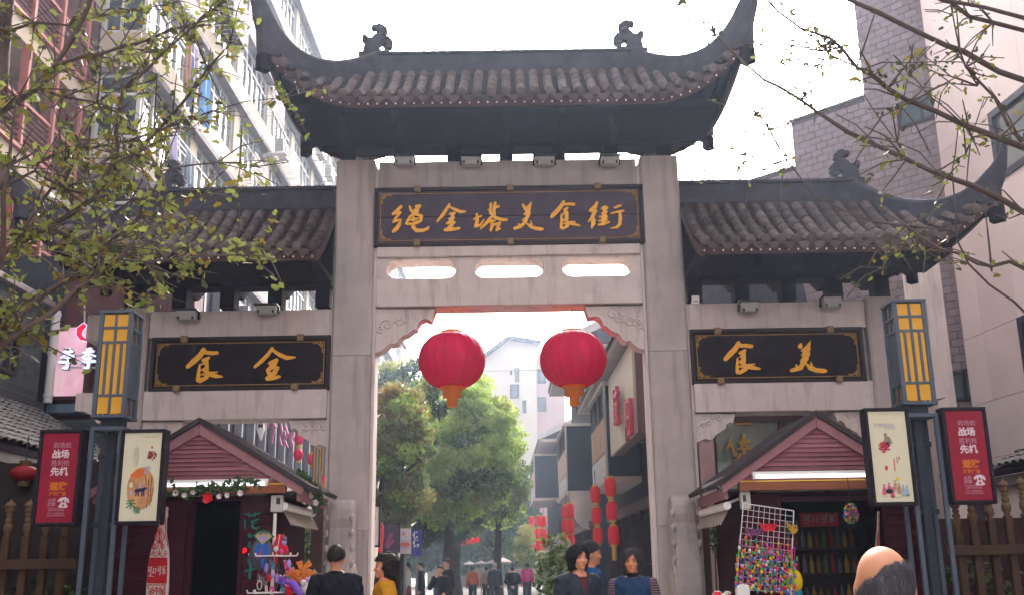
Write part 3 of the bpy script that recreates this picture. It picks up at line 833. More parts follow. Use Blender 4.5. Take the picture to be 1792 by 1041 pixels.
# ------------------------------------------------------------------ two big red lanterns hanging from the lintel
lan_red = M('red_lantern_silk', (.60,.020,.095), .6, .08, 3, trans=.32, spec=.15, stain=(.47,.014,.07), stain_amt=.5)
lan_or = M('orange_lantern_trim', (.75,.22,.05), .6, .1, 6, trans=.2)
wire_m = M('black_wire', (.02,.02,.02), .5, .1, 5)
def big_lantern(px, pyc, pyt, label, hx):
    c = P(px, pyc, 14.28); R = .47; Hh = .385
    t = thing('red_lantern', label, 'lantern', (c.x, c.y, c.z-.6), 'big red lanterns under the arch')
    mb = MB(); n = 48; k = 16
    def f(u, v):
        a = 2*math.pi*u; b = math.pi*(.12+.76*v)
        rib = 1-.028*abs(math.sin(a*12))**.5*0 - .022*(abs(math.cos(a*10))**12)
        r = R*math.sin(b)**.80*rib
        return c + V((r*math.cos(a), r*math.sin(a), -Hh*math.cos(b)*1.05))
    mb.grid(f, 80, k); lb_ = mb.build('lantern_body', lan_red, t)
    mb = MB()
    for i in range(20):
        a = 2*math.pi*(i+.5)/20*1.0; pts = []
        for j in range(13):
            b = math.pi*(.12+.76*j/12); r = R*math.sin(b)**.8*(1-.022*abs(math.cos(a*10))**12)+.002
            pts.append(c+V((r*math.cos(a), r*math.sin(a), -Hh*math.cos(b)*1.05)))
        mb.tube(pts, .0035, 4)
    mb.build('ribs', M('dark_red_rib', (.36,.012,.045), .5), lb_, kind='stuff')
    mb = MB(); mb.lathe([(.16,.33),(.17,.345),(.17,.40),(.155,.42),(.05,.425)], c, 24); mb.build('top_collar', lan_or, t)
    mb = MB(); mb.lathe([(.15,-.37),(.17,-.38),(.17,-.415),(.132,-.42),(.132,-.53),(.075,-.535),(.072,-.66),(.02,-.665)], c, 24); mb.build('tassel_tube', lan_or, t)
    mb = MB(); mb.tube([c+V((0,0,.42)), V((c.x+hx, c.y, 5.012))], .006, 5); mb.build('hanging_cord', wire_m, t)
big_lantern(791, 630, 588, 'big red lantern under the arch, left one, before the green tree', .0)
big_lantern(1003, 628, 582, 'big red lantern under the arch, right one, before the shop row', .0)
# ================================================================== LEFT APARTMENT BLOCK
beige = M('beige_render', (.47,.385,.30), .9, .06, .8, bump=.05, stain=(.27,.235,.21), stain_amt=.4)
cornice_m = M('dusty_violet_cornice', (.17,.135,.145), .85, .15, 3)
winframe = M('white_window_frame', (.50,.485,.47), .5, .08, 6)
glass_lt = M('reflecting_window_glass', (.15,.165,.16), .06, .25, .35, spec=.9)
glass_dk = M('dark_window_glass', (.02,.026,.034), .08, .3, .6, spec=.6)
redmetal = M('red_painted_steel', (.36,.12,.10), .55, .15, 5)
redslat = M('dull_red_louver', (.20,.085,.085), .6, .2, 6)
greymetal = M('grey_steel', (.20,.20,.21), .5, .15, 8, metal=.3)
dark_in = M('dark_interior', (.014,.013,.017), .9, .3, 2)
apt = thing('apartment_building', 'long beige apartment block on the left with ribbon windows and laundry hanging out', 'building', (-9, 23.2, 0))
AX, AY0, AY1 = -9.0, 23.2, 84.0
FL = [4.88, 7.71, 10.55, 13.38, 16.22, 19.06, 21.9, 24.74]
mb = MB(); mb.box(-24, AX-.32, AY0+.3, AY1, 0, 26.6); mb.build('core_wall', dark_in, apt)
zp = .1
for k, c in enumerate(FL):
    mb = MB(); mb.box(AX-.318, AX, AY0, AY1, zp, c-1.72); mb.build('spandrel_wall', beige, apt)
    mb = MB(); mb.box(AX-.05, AX+.22, AY0-.1, AY1, c+.001, c+.17); mb.build('cornice', cornice_m, apt)
    zp = c+.171
mb = MB(); mb.box(AX-.318, AX, AY0, AY1, zp, 26.75); mb.build('parapet_wall', beige, apt)
def window_part(par, y0, y1, z0, z1, x, n, gm, name='window', trans=None):
    mb = MB(); fw = .055
    mb.box(x-.06, x+.03, y0, y1, z0, z0+fw); mb.box(x-.06, x+.03, y0, y1, z1-fw, z1)
    tz = z1-.52
    mb.box(x-.055, x+.025, y0+fw+.001, y1-fw-.001, tz-.03, tz+.03)
    for i in range(n+1):
        y = y0 + (y1-y0-fw)*i/n
        mb.box(x-.06, x+.03, y, y+fw, z0+fw+.001, z1-fw-.001)
    w = mb.build(name, winframe, par)
    mb = MB(); mb.quad((x-.03,y0+.02,z0+.02),(x-.03,y1-.02,z0+.02),(x-.03,y1-.02,z1-.02),(x-.03,y0+.02,z1-.02)); mb.build('pane', gm, w)
    return w
rw = random.Random(5)
for c in FL:
    y = AY0+.25
    while y < AY1-4:
        L = 3.55
        if c > 7: window_part(apt, y+.02, y+L-.02, c-1.715, c-.005, AX-.12, 5, glass_lt if rw.random() < .8 else glass_dk)
        mb = MB(); mb.box(AX-.315, AX-.02, y+L, y+L+.62, c-1.718, c-.001); mb.build('pier', beige, apt)
        y += L+.62
# narrow end wall facing the camera
zp = 0
for k, c in enumerate(FL):
    mb = MB(); mb.box(-10.2, AX-.32, AY0, AY0+.28, zp, c-1.72); mb.build('end_wall', beige, apt)
    mb = MB(); mb.box(-10.25, AX-.06, AY0-.1, AY0+.1, c+.002, c+.16); mb.build('cornice', cornice_m, apt)
    if c > 7:
        f = MB(); x0, x1, z0, z1 = -10.13, -9.06, c-1.70, c-.02; yy = AY0+.06
        for a in ((x0,x1,z0,z0+.07),(x0,x1,z1-.07,z1),(x0+.001,x1-.001,z1-.56,z1-.49),(x0,x0+.07,z0+.071,z1-.071),(x1-.10,x1,z0+.071,z1-.071),(x0+.40,x0+.46,z0+.071,z1-.561)):
            f.box(a[0],a[1],yy-.05,yy+.03,a[2],a[3])
        w = f.build('window', winframe, apt)
        f = MB(); f.quad((x0+.02,yy,z0+.02),(x1-.02,yy,z0+.02),(x1-.02,yy,z1-.02),(x0+.02,yy,z1-.02)); f.build('pane', glass_dk, w)
        mb = MB(); mb.box(-10.2, -10.135, AY0, AY0+.28, c-1.719, c-.001); mb.build('end_wall', beige, apt)
    zp = c+.161
mb = MB(); mb.box(-10.2, AX-.32, AY0, AY0+.28, zp, 26.75); mb.build('end_wall', beige, apt)
# air-conditioner units, grilles, planter cage and washing on the facade
ac_w = M('aged_white_casing', (.52,.50,.47), .6, .12, 6, stain=(.3,.26,.22), stain_amt=.5)
def ac(px, py, label):
    p = PXP(px, py, AX+.5); t = thing('air_conditioner', label, 'air conditioner', (p.x, p.y, p.z-.3), 'air conditioners on the apartment block')
    mb = MB(); mb.box(p.x-.16, p.x+.16, p.y-.42, p.y+.42, p.z-.28, p.z+.28); mb.build('casing', ac_w, t, bevel=.015)
    mb = MB(); mb.lathe([(.22,0),(.22,.012),(.05,.02)], (p.x+.16, p.y+.08, p.z), 16, ax=(1,0,0))
    mb.build('fan_grille', greymetal, t)
    mb = MB()
    for i in range(7): mb.box(p.x-.14, p.x+.14, p.y-.434, p.y-.421, p.z-.22+.07*i, p.z-.19+.07*i)
    mb.build('side_vent', greymetal, t)
    mb = MB()
    for yy in (-.34, .34):
        mb.bar((AX, p.y+yy, p.z-.30), (p.x+.2, p.y+yy, p.z-.30), .03, .03); mb.bar((AX+.01, p.y+yy, p.z-.75), (p.x+.2, p.y+yy, p.z-.32), .025, .025)
    mb.build('bracket', greymetal, t)
ac(493, 262, 'white air conditioner on brackets high on the beige facade, nearest to the camera')
ac(562, 266, 'white air conditioner on the beige facade just below the roof corner of the gate')
ac(577, 304, 'white air conditioner on the beige facade, lowest and beside the gate pillar')
def cage(px, py, L, label, w=.45, h=.75, plants=False):
    p = PXP(px, py, AX+w/2+.05); t = thing('window_cage', label, 'window cage', (p.x, p.y, p.z-h/2), 'iron window cages on the apartment block')
    mb = MB(); x0, x1, y0, y1, z0, z1 = AX+.01, AX+w, p.y-L/2, p.y+L/2, p.z-h/2, p.z+h/2
    r = .014
    for z in (z0, z0+h*.33, z0+h*.66, z1):
        mb.bar((x1,y0,z),(x1,y1,z),.03,.03); mb.bar((x0,y0,z),(x1,y0,z),.03,.03); mb.bar((x0,y1,z),(x1,y1,z),.03,.03)
    n = int(L/.13)
    for i in range(n+1):
        y = y0+L*i/n; mb.bar((x1,y,z0),(x1,y,z1),.022,.022)
        if i % 2 == 0: mb.bar((x0,y,z0),(x1,y,z0),.022,.022)
    mb.build('bars', M('pale_iron_bars', (.46,.42,.41), .6, .15, 8), t)
    if plants:
        mb = MB(); mb.box(x0+.02, x1-.03, y0+.05, y1-.05, z0+.02, z0+.30); mb.build('planter_tray', M('dark_planter', (.035,.03,.04), .8), t)
        mb = MB()
        for i in range(60):
            c = V((rw.uniform(x0,x1), rw.uniform(y0,y1), z0+.3+rw.uniform(0,.4))); d = V((rw.uniform(-1,1),rw.uniform(-1,1),rw.uniform(-.3,1))).normalized()*.06; e = d.orthogonal()*.7
            mb.quad(c-d, c+e, c+d, c-e)
        mb.build('potted_plants', M('potted_leaf', (.06,.11,.03), .6, .3, 5, trans=.2), t)
cage(408, 45, 1.7, 'planter cage of iron bars with potted plants, highest on the beige facade', .6, .95, True)
cage(478, 192, 1.9, 'pale iron window cage beside the left end of the main roof', .5, .9)
cage(508, 292, 1.9, 'pale iron window cage below the nearest air conditioner', .45, .8)
cage(448, 305, 1.9, 'pale iron window cage low on the facade, just above the left tiled roof', .45, .8)
# white stub pipe
p = PXP(462, 272, AX+.05); mb = MB(); mb.tube([(AX, p.y, p.z), (AX+.85, p.y-.1, p.z+.02), (AX+.9,p.y-.1,p.z-.08)], [.07,.07,.075], 10); mb.build('stub_pipe', winframe, apt)
# washing
def washing(px, py, cloths, label):
    p = PXP(px, py, AX+.45); t = thing('laundry_rack', label, 'laundry', (p.x, p.y, p.z), 'washing hung out of the apartment windows')
    mb = MB(); mb.bar((AX, p.y-1.0, p.z), (AX+.8, p.y-1.0, p.z), .03, .03); mb.bar((AX, p.y+1.0, p.z), (AX+.8, p.y+1.0, p.z), .03, .03)
    for x in (.3, .55, .78): mb.bar((AX+x, p.y-1.15, p.z+.02), (AX+x, p.y+1.15, p.z+.02), .022, .022)
    mb.build('rails', winframe, t)
    for i, (dx, dy, w, h, col) in enumerate(cloths):
        m_ = M('laundry_'+col, tuple(x*.7 for x in srgb(col)), .9, .15, 5, trans=.15)
        mb = MB()
        def f(u, v):
            fold = .05*math.sin(u*11+i)*(.3+v)
            return V((AX+dx+fold, p.y+dy+(u-.5)*w*(1-.12*v*math.sin(i+1)), p.z-.01-v*h+.04*math.sin(u*7+i*2)*v))
        mb.grid(f, 12, 8); mb.grid(lambda u, v: f(u, v)+V((-.006,0,0)), 12, 8, flip=True)
        mb.build('hung_cloth', m_, t)
washing(330, 97, [(.78,-.95,.55,1.55,'#A5735F'),(.78,-.35,.5,1.25,'#B9A9CE'),(.55,.1,.55,1.5,'#7A8AC0'),(.78,.55,.75,1.7,'#6FA6DC'),(.55,.95,.3,1.1,'#C98D74')], 'laundry of orange, lilac and blue clothes hanging from the upper window')
washing(303, 258, [(.78,-.85,.5,.7,'#C5BEE0'),(.55,-.2,.9,1.2,'#25242C'),(.78,.35,.7,.9,'#8C9AA8'),(.55,.85,.5,.8,'#B5B3D0')], 'laundry of dark and pale clothes hanging lower, near the tiled roof')
# ------------------------------------------------------------------ red louvred balconies in front of it
lou = thing('balcony_block', 'balcony block with dull red posts and louvres at the far left behind the tree', 'building', (-10.2, 15, 0))
LX = -10.2
mb = MB(); mb.box(-22, LX-1.0, -24, AY0-.01, 0, 24); mb.build('rear_wall', beige, lou)  # stretched unseen past the camera to hold back sky light
for k in range(7):
    z = 1.55+2.8*k          # floor level; rail top is 1.05 above
    if z < 4: continue
    mb = MB(); mb.box(LX-.999, LX, 6, AY0-.02, z-.45, z-.02); mb.build('floor_slab', beige, lou)
    mb = MB(); mb.box(LX-.02, LX+.10, 6, AY0-.02, z-.018, z+.06); mb.box(LX-.02, LX+.08, 6, AY0-.02, z+1.0, z+1.07); mb.build('handrail', redmetal, lou)
    mb = MB()
    for i in range(7): mb.obox((LX+.03, (6+AY0)/2, z+.14+.125*i), (.03,0,.02), (0,(AY0-6.2)/2,0), (-.006,0,.01))
    mb.build('railing_slats', redslat, lou, kind='stuff')
    y = 6.5
    while y < AY0-.5:
        mb = MB(); mb.box(LX-.06, LX+.12, y-.05, y+.05, z+.07, z+2.33); mb.build('post', redmetal, lou)
        y += 1.32
    for ya, yb in ((20.6, 21.7), (21.9, 23.0)):
        mb = MB()
        for i in range(22): mb.obox((LX+.02, (ya+yb)/2, z+1.12+.055*i), (.03,0,.022), (0,(yb-ya)/2,0), (-.005,0,.008))
        mb.build('louver_slats', redslat, lou, kind='stuff')
    for ya in (8, 11, 14, 17):
        f = MB(); mbx = LX-.99
        f.box(mbx, mbx+.05, ya, ya+.06, z+.5, z+2.1); f.box(mbx, mbx+.05, ya+1.9, ya+1.96, z+.5, z+2.1); f.box(mbx, mbx+.05, ya+.061, ya+1.899, z+2.04, z+2.1); f.box(mbx, mbx+.05, ya+.061, ya+1.899, z+.5, z+.56); f.box(mbx, mbx+.05, ya+.95, ya+1.0, z+.561, z+2.039)
        w = f.build('window', winframe, lou); f = MB(); f.quad((mbx+.02,ya+.03,z+.53),(mbx+.02,ya+1.93,z+.53),(mbx+.02,ya+1.93,z+2.07),(mbx+.02,ya+.03,z+2.07)); f.build('pane', glass_dk, w)
mb = MB(); mb.box(LX-.999, LX+.3, 6, AY0-.02, 21.2, 21.6); mb.build('roof_slab', beige, lou)
# ------------------------------------------------------------------ brick texture helper
def brickmat(name, c1, c2, mortar, sc, rough=.85, bump=.4, w=.5, h=.25, axis='yz'):
    if name in _M: return _M[name]
    m = M(name, c1, rough)
    nt = m.node_tree; N = nt.nodes; L = nt.links
    b = [n for n in N if n.type == 'BSDF_PRINCIPLED'][0]
    tc = N.new('ShaderNodeTexCoord'); sp = N.new('ShaderNodeSeparateXYZ'); cb = N.new('ShaderNodeCombineXYZ')
    L.new(tc.outputs['Object'], sp.inputs[0])
    L.new(sp.outputs['Y' if axis[0] == 'y' else 'X'], cb.inputs[0]); L.new(sp.outputs['Z' if axis[1] == 'z' else 'Y'], cb.inputs[1])
    br = N.new('ShaderNodeTexBrick'); br.inputs['Scale'].default_value = sc
    br.inputs['Color1'].default_value = (*c1,1); br.inputs['Color2'].default_value = (*c2,1); br.inputs['Mortar'].default_value = (*mortar,1)
    br.inputs['Brick Width'].default_value = w; br.inputs['Row Height'].default_value = h; br.inputs['Mortar Size'].default_value = .012
    L.new(cb.outputs[0], br.inputs['Vector']); L.new(br.outputs['Color'], b.inputs['Base Color'])
    bp = N.new('ShaderNodeBump'); bp.inputs['Strength'].default_value = bump; bp.inputs['Distance'].default_value = .01; bp.invert = True
    L.new(br.outputs['Fac'], bp.inputs['Height']); L.new(bp.outputs[0], b.inputs['Normal'])
    return m
# ------------------------------------------------------------------ grey brick house + lean-to tile roof, left
greybrick = brickmat('grey_blue_brick', (.045,.053,.06), (.065,.073,.08), (.085,.088,.09), 2.0)
gb = thing('brick_house', 'dark grey brick house on the left with a pale downpipe at its corner', 'house', (-8.3, 14, 0))
mb = MB(); mb.box(-16, -8.3, -24, 17.75, 0, 6.05); mb.build('wall', greybrick, gb)  # lengthened out of view behind the camera, so less sky reaches the street
mb = MB(); mb.box(-16.1, -8.18, -24.1, 17.85, 6.051, 6.16); mb.build('coping', cornice_m, gb, bevel=.01)
mb = MB(); mb.tube([(-8.16,17.86,6.0),(-8.16,17.86,4.35)], .075, 10)
for z in (5.9, 5.2, 4.45): mb.lathe([(.09,0),(.09,.05)], (-8.16,17.86,z), 10)
mb.build('downpipe', M('pale_pvc', (.55,.52,.52), .5, .08, 4, stain=(.35,.3,.28)), gb)
for y in (13.2, 15.6):
    f = MB()
    for i in range(5): f.box(-8.29, -8.24, y+.3*i, y+.3*i+.05, 4.7, 5.75)
    for z in (4.65, 5.2, 5.75): f.box(-8.289, -8.25, y, y+1.25, z, z+.05)
    w = f.build('window', M('dark_brown_frame', (.04,.025,.022), .6), gb)
    f = MB(); f.quad((-8.293,y,4.66),(-8.293,y+1.25,4.66),(-8.293,y+1.25,5.8),(-8.293,y,5.8)); f.build('pane', glass_dk, w)
oldtile = M('mossy_pale_tile', (.085,.077,.076), .85, .25, 6, bump=.2, rand=.2)
def leanto(name, label, xe, ze, xw, zw, y0, y1, group=None, cols=.20, named=60):
    """tiled lean-to: eave (xe,ze), wall line (xw,zw), along y"""
    t = thing(name, label, 'roof', (xe, (y0+y1)/2, 0), group)
    sg = 1 if xw > xe else -1
    sl = V((xw-xe, 0, zw-ze)); Ls = sl.length; u = sl.normalized(); n = V((-u.z*sg, 0, abs(u.x)))
    if n.z < 0: n = -n
    mb = MB(); a = V((xe,0,ze)); b = V((xw,0,zw))
    mb.prism([(xe,y0,ze-.10),(xe,y0,ze-.02),(xw,y0,zw-.02),(xw,y0,zw-.10)], (0,y1-y0,0)); mb.build('roof_deck', darkwood, t)
    nrow = max(4, int(Ls/.19)); nc = int((y1-y0)/cols)
    tm = MB()
    w = cols*.5; ln = Ls/nrow*1.12
    K = 4
    for side in (0,):
        vs = []
        for q in (0, ln):
            for j in range(K+1):
                uu = -1+2*j/K; vs.append((u*q + V((0, uu*w*.98, 0)) + n*(.045*(1-uu*uu) + (.03 if q == 0 else .008))))
        fs = [(j, j+1, K+2+j, K+1+j) for j in range(K)]
        if (V(vs[1])-V(vs[0])).cross(V(vs[K+1])-V(vs[0])).dot(n) < 0: fs = [f[::-1] for f in fs]
        lo = [v - n*.014 for v in vs[:K+1]]
        tm._add(vs+lo, fs+[(j, 2*K+2+j, 2*K+3+j, j+1) for j in range(K)], False)
    TM = tm.mesh('roof_tile', oldtile)
    rest = MB(); cnt = 0
    cells = [(c, r) for c in range(nc) for r in range(nrow)]
    cells.sort(key=lambda q: -q[0])     # nearest the gate first: those are in view
    for c, r in cells:
        o = V((xe, y0+(c+.5)*cols, ze)) + u*(r*Ls/nrow) + V((0, random.uniform(-.008,.008), random.uniform(-.004,.006)))
        if cnt < 290: inst('roof_tile', TM, t, Matrix.Translation(o)); cnt += 1
        else:
            rest._add([V(v)+o for v in tm.v], tm.f, False)
    if rest.v: rest.build('far_roof_tiles', oldtile, t, kind='stuff')
    mb = MB(); mb.bar((xw,y0,zw+.06),(xw,y1,zw+.06),.16,.16); mb.build('ridge', ridge_m, t)
    mb = MB(); mb.box(min(xe,xe+.04*sg)+.02*sg, max(xe,xe+.04*sg)+.02*sg, y0, y1, ze-.24, ze-.102); mb.build('fascia', M('painted_fascia', (.10,.085,.09), .7), t)
    return t
leanto('tiled_lean_to', 'pale grey tiled lean-to roof at the far left behind the red poster', -6.4, 3.06, -8.22, 4.17, 7.2, 17.7)
sh = thing('shopfront', 'dark shopfront in shade under the left tiled lean-to', 'shopfront', (-7.2, 12.5, 0))
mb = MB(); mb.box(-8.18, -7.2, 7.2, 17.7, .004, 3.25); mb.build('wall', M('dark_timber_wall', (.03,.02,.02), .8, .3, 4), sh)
for y in (9.5, 11.5, 13.5, 15.5):
    mb = MB(); mb.box(-7.19, -7.05, y, y+.14, .004, 3.0); mb.build('post', darkwood, sh)
mb = MB(); mb.box(-7.19, -7.1, 11.9, 13.2, 2.1, 2.75); mb.build('hanging_board', M('dim_green_board', (.035,.05,.035), .7), sh)
def red_lamp(c, rx, rz, label, name='red_lantern', group=None, mt=None):
    mt = mt or lan_red
    t = thing(name, label, 'lantern', (c[0], c[1], c[2]-rz), group); c = V(c)
    mb = MB(); mb.ball(c, 1, 16, (rx, rx, rz)); mb.build('lantern_body', mt, t)
    mb = MB(); mb.lathe([(rx*.4,0),(rx*.42,.02),(rx*.42,.06)], c+V((0,0,rz*.92)), 12); mb.lathe([(rx*.42,-.06),(rx*.42,-.02),(rx*.4,0)], c-V((0,0,rz*.92)), 12); mb.build('gilt_rims', M('gilt_rim', (.38,.20,.04), .5, .1) if mt is lan_red else M('shaded_gilt', (.10,.06,.02), .6), t)  # second gilt is darkened, shade put into the colour
    mb = MB(); mb.tube([c+V((0,0,rz)), c+V((0,0,rz+.35))], .008, 5); mb.build('hanging_cord', wire_m, t)
p = P(43, 828, 12.4); red_lamp(p, .17, .10, 'small flattened red lantern in the shade under the left tiled lean-to', mt=M('shaded_red_lantern', (.22,.012,.02), .6))  # darker copy of the lantern red, its shade put into the colour
# ------------------------------------------------------------------ shop with the red and white letter sign, behind the left lamp post
shp = thing('sign_shop', 'shop wall with a pink illuminated panel between the brick house and the gate', 'shop', (-7.4, 18.6, 0))
mb = MB(); mb.box(-8.29, -5.9, 18.5, 19.0, .004, 7.2); mb.build('wall', M('maroon_boards', (.085,.04,.045), .7, .2, 6), shp)
mb = MB(); mb.box(-8.29, -7.55, 18.1, 18.49, 4.2, 4.36); mb.build('ledge', M('blue_grey_ledge', (.09,.14,.19), .6), shp, bevel=.02)
mb = MB(); mb.box(-8.29, -6.0, 18.2, 18.49, .004, 4.1); mb.build('lower_wall', greybrick, shp)
pink = M('pink_lightbox_face', (.75,.42,.52), .5, .18, 1.6, emit=.10, stain=(.8,.72,.68), stain_amt=.9, stain_scale=(1,1,.5))
a, b = P(98, 573, 18.42), P(146, 693, 18.42)
mb = MB(); mb.box(a.x, b.x, 18.40, 18.48, b.z, a.z); mb.build('lightbox', pink, shp, bevel=.01)
mb = MB()
for q in (0, 1): 
    xx = a.x-.06 if q == 0 else b.x
    mb.box(xx, xx+.06, 18.36, 18.49, b.z-.06, a.z+.06)
mb.box(a.x+.001, b.x-.001, 18.36, 18.49, a.z+.001, a.z+.06); mb.box(a.x+.001, b.x-.001, 18.36, 18.49, b.z-.06, b.z-.001)
mb.build('lightbox_frame', M('maroon_frame', (.07,.03,.035), .6), shp)
rd_ = M('red_shop_strip', (.55,.02,.04), .5, .1, emit=.08)
c1, c2 = P(162, 648, 18.3), P(174, 692, 18.3); mb = MB(); mb.box(c1.x, c2.x, 18.42, 18.48, c2.z, c1.z+.4); mb.build('red_strip', rd_, shp)
lw = M('blue_white_letter', (.55,.58,.80), .5, .05, emit=.22)
lblue = M('navy_letter_return', (.04,.05,.12), .5)
sg_ = thing('letter_sign', 'two raised blue-white characters and a red swirl before the pink panel', 'sign', (P(122,625,18.0).x, 18.0, P(122,640,18).z))
JI = [[(290,300,16),(318,292,14),(290,312,12)],[(260,325,14),(335,312,16)],[(300,300,18),(296,345,14)],[(296,330,12),(252,362,12)],[(300,330,12),(345,348,16)],[(262,372,12),(318,360,12),(290,385,14)],[(240,395,18),(345,388,20)],[(290,384,16),(300,410,18),(292,440,18),(262,440,12)]]
for dx, dy in ((0,0), (160,-2)):
    mb = MB(); fn = lambda x, y: P(50+(x+dx)/4.336, 540+(y+dy+12)/4.336, 18.0); glyph(mb, JI, fn, (0,-.05,0), 4.0); o = mb.build('raised_character', lw, sg_)
    mb = MB(); fn2 = lambda x, y: P(50+(x+dx+5)/4.336, 540+(y+dy+16)/4.336, 18.06); glyph(mb, [[(x, y, w+9) for x, y, w in s] for s in JI], fn2, (0,-.04,0), 5.0); mb.build('backing', lblue, o)
mb = MB(); fn = lambda x, y: P(50+x/4.336, 540+y/4.336, 18.0)
glyph(mb, [[(425,128,26),(392,160,36),(388,195,34),(405,225,28),(450,238,14),(540,238,10)]], fn, (0,-.05,0), 4.0); mb.build('red_swirl', M('red_neon_letter', (.7,.02,.06), .5, .05, emit=.12), sg_)
mb = MB(); fn = lambda x, y: P(50+x/4.336, 540+y/4.336, 18.05)
glyph(mb, [[(425,128,38),(392,160,48),(388,195,46),(405,225,40),(450,238,26),(540,238,22)]], fn, (0,-.04,0), 5.0); mb.build('white_outline', lw, sg_)
mb = MB()
for yy in (348, 440):
    pa, pb = fn(230, yy), fn(520, yy); mb.bar(pa+V((0,.06,0)), pb+V((0,.06,0)), .025, .025)
    for q in (.1,.9):
        pm = pa.lerp(pb, q); mb.bar(pm+V((0,.06,0)), pm+V((0,.44,0)), .02, .02)
pa, pb = P(148, 530, 18.05), P(148, 575, 18.05); mb.bar(pa, pb, .02, .02); mb.build('mounting_rods', M('pale_rod', (.5,.48,.5), .5), sg_)
# ================================================================== RIGHT: panelled building
pinkpanel = M('pinkish_stone_panel', (.66,.53,.50), .42, .06, .9, bump=.03, rand=.05, spec=.5)
backing = M('dark_joint', (.06,.05,.05), .9)
pb_ = thing('panel_building', 'smooth pinkish panelled building on the right with a tall dark framed window', 'building', (9.6, 15, 0))
def pw(y): return 9.42 - .0785*(y-21)
dv = V((-.0785, 1, 0)).normalized(); nv = V((-1, -.0785, 0)).normalized()
mb = MB(); mb.prism([(pw(6.5)+.06,6.5,0),(pw(21)+.06,21,0),(24,20.99,0),(24,6.5,0)], (0,0,24)); mb.build('core', backing, pb_)
ROWS = [0, 3.4, 4.5, 5.87, 8.6, 10.05, 12.5, 15.0, 17.5, 20.0, 22.5]
ycol = [6.5+1.25*i for i in range(12)]+[21.0]
for r in range(len(ROWS)-1):
    for c in range(12):
        ya, yb = ycol[c]+.004, ycol[c+1]-.004; za, zb = ROWS[r]+.005, ROWS[r+1]-.005
        if c in (8, 9) and r in (2, 4): continue
        if c in (4, 5, 6, 7, 8, 9) and r in (7,): continue
        mb = MB(); mb.prism([(pw(ya),ya,za),(pw(yb),yb,za),(pw(yb)+.05,yb,za),(pw(ya)+.05,ya,za)], (0,0,zb-za)); mb.build('panel', pinkpanel, pb_)
mb = MB(); mb.prism([(pw(21),21.0,0),(pw(21),21.05,0),(24,21.05,0),(24,21.0,0)], (0,0,24)); mb.build('return_wall', pinkpanel, pb_)
def pwin(ya, yb, za, zb):
    f = MB(); w = .14
    for a, b, c, d in ((ya,yb,za,za+w),(ya,yb,zb-w,zb),(ya,ya+w,za+w+.001,zb-w-.001),(yb-w,yb,za+w+.001,zb-w-.001)):
        f.prism([(pw(a)-.03,a,c),(pw(b)-.03,b,c),(pw(b)+.12,b,c),(pw(a)+.12,a,c)], (0,0,d-c))
    n = int((yb-ya)/1.2)
    for i in range(1, n):
        y = ya+(yb-ya)*i/n; f.prism([(pw(y)+.01,y-.03,za+w),(pw(y)+.01,y+.03,za+w),(pw(y)+.11,y+.03,za+w),(pw(y)+.11,y-.03,za+w)], (0,0,zb-za-2*w))
    o = f.build('window', M('dark_violet_frame', (.035,.028,.045), .5), pb_)
    f = MB(); f.quad((pw(ya)+.05,ya,za),(pw(yb)+.05,yb,za),(pw(yb)+.05,yb,zb),(pw(ya)+.05,ya,zb)); f.build('pane', glass_lt, o)
pwin(ycol[8], ycol[10], ROWS[4], ROWS[5]); pwin(ycol[8], ycol[10], ROWS[2], ROWS[3]); pwin(ycol[4], ycol[10], ROWS[7], ROWS[8])
mb = MB(); mb.prism([(pw(6.49),6.49,0),(pw(-26),-26,0),(24,-26,0),(24,6.49,0)], (0,0,24)); mb.build('unseen_shade_wall', pinkpanel, pb_)  # unseen plain wall behind the camera, added to cut sky light
# ------------------------------------------------------------------ RIGHT: brown tiled tower, wall turned 45 degrees
R0 = V((9.55, 21.6, 0)); TD = V((-.70,.714,0)).normalized(); TN = V((-TD.y, TD.x, 0))
if TN.y > 0: TN = -TN
def tp(px, py): return PPL(px, py, R0, TN)
def tu(p): return (p-R0).dot(TD)
uT = tu(tp(1510,160)); uL = tu(tp(1387,255)); uE = tu(tp(1290,330))
zT, zL, zS = 27.0, tp(1385,215).z, tp(1390,295).z
tilem = M('brown_wall_tile', (.225,.165,.175), .5, .12, 3, rand=.14, spec=.45, wave=(26, 'X', .35, .4))
grout = M('brown_grout', (.10,.075,.08), .9)
tw = thing('tiled_tower', 'brown tiled stepped building behind the right roof, corner turned to the street', 'building', (R0.x, R0.y, 0))
prof = [(0,0),(uE,0),(uE,zS-1.4),(uE*.5+uL*.5,zS-.3),(uL,zS),(uL,zL),(uT,zL+.01),(uT,zT),(0,zT)]
prof = [(-1.5,0),(uE,0),(uE,zS),(uL,zS),(uL,zL),(uT,zL),(uT,zT),(-1.5,zT)]
mb = MB(); mb.prism([R0+TD*u+V((0,0,z))-TN*.03 for u, z in prof], -TN*6); mb.build('core', grout, tw)
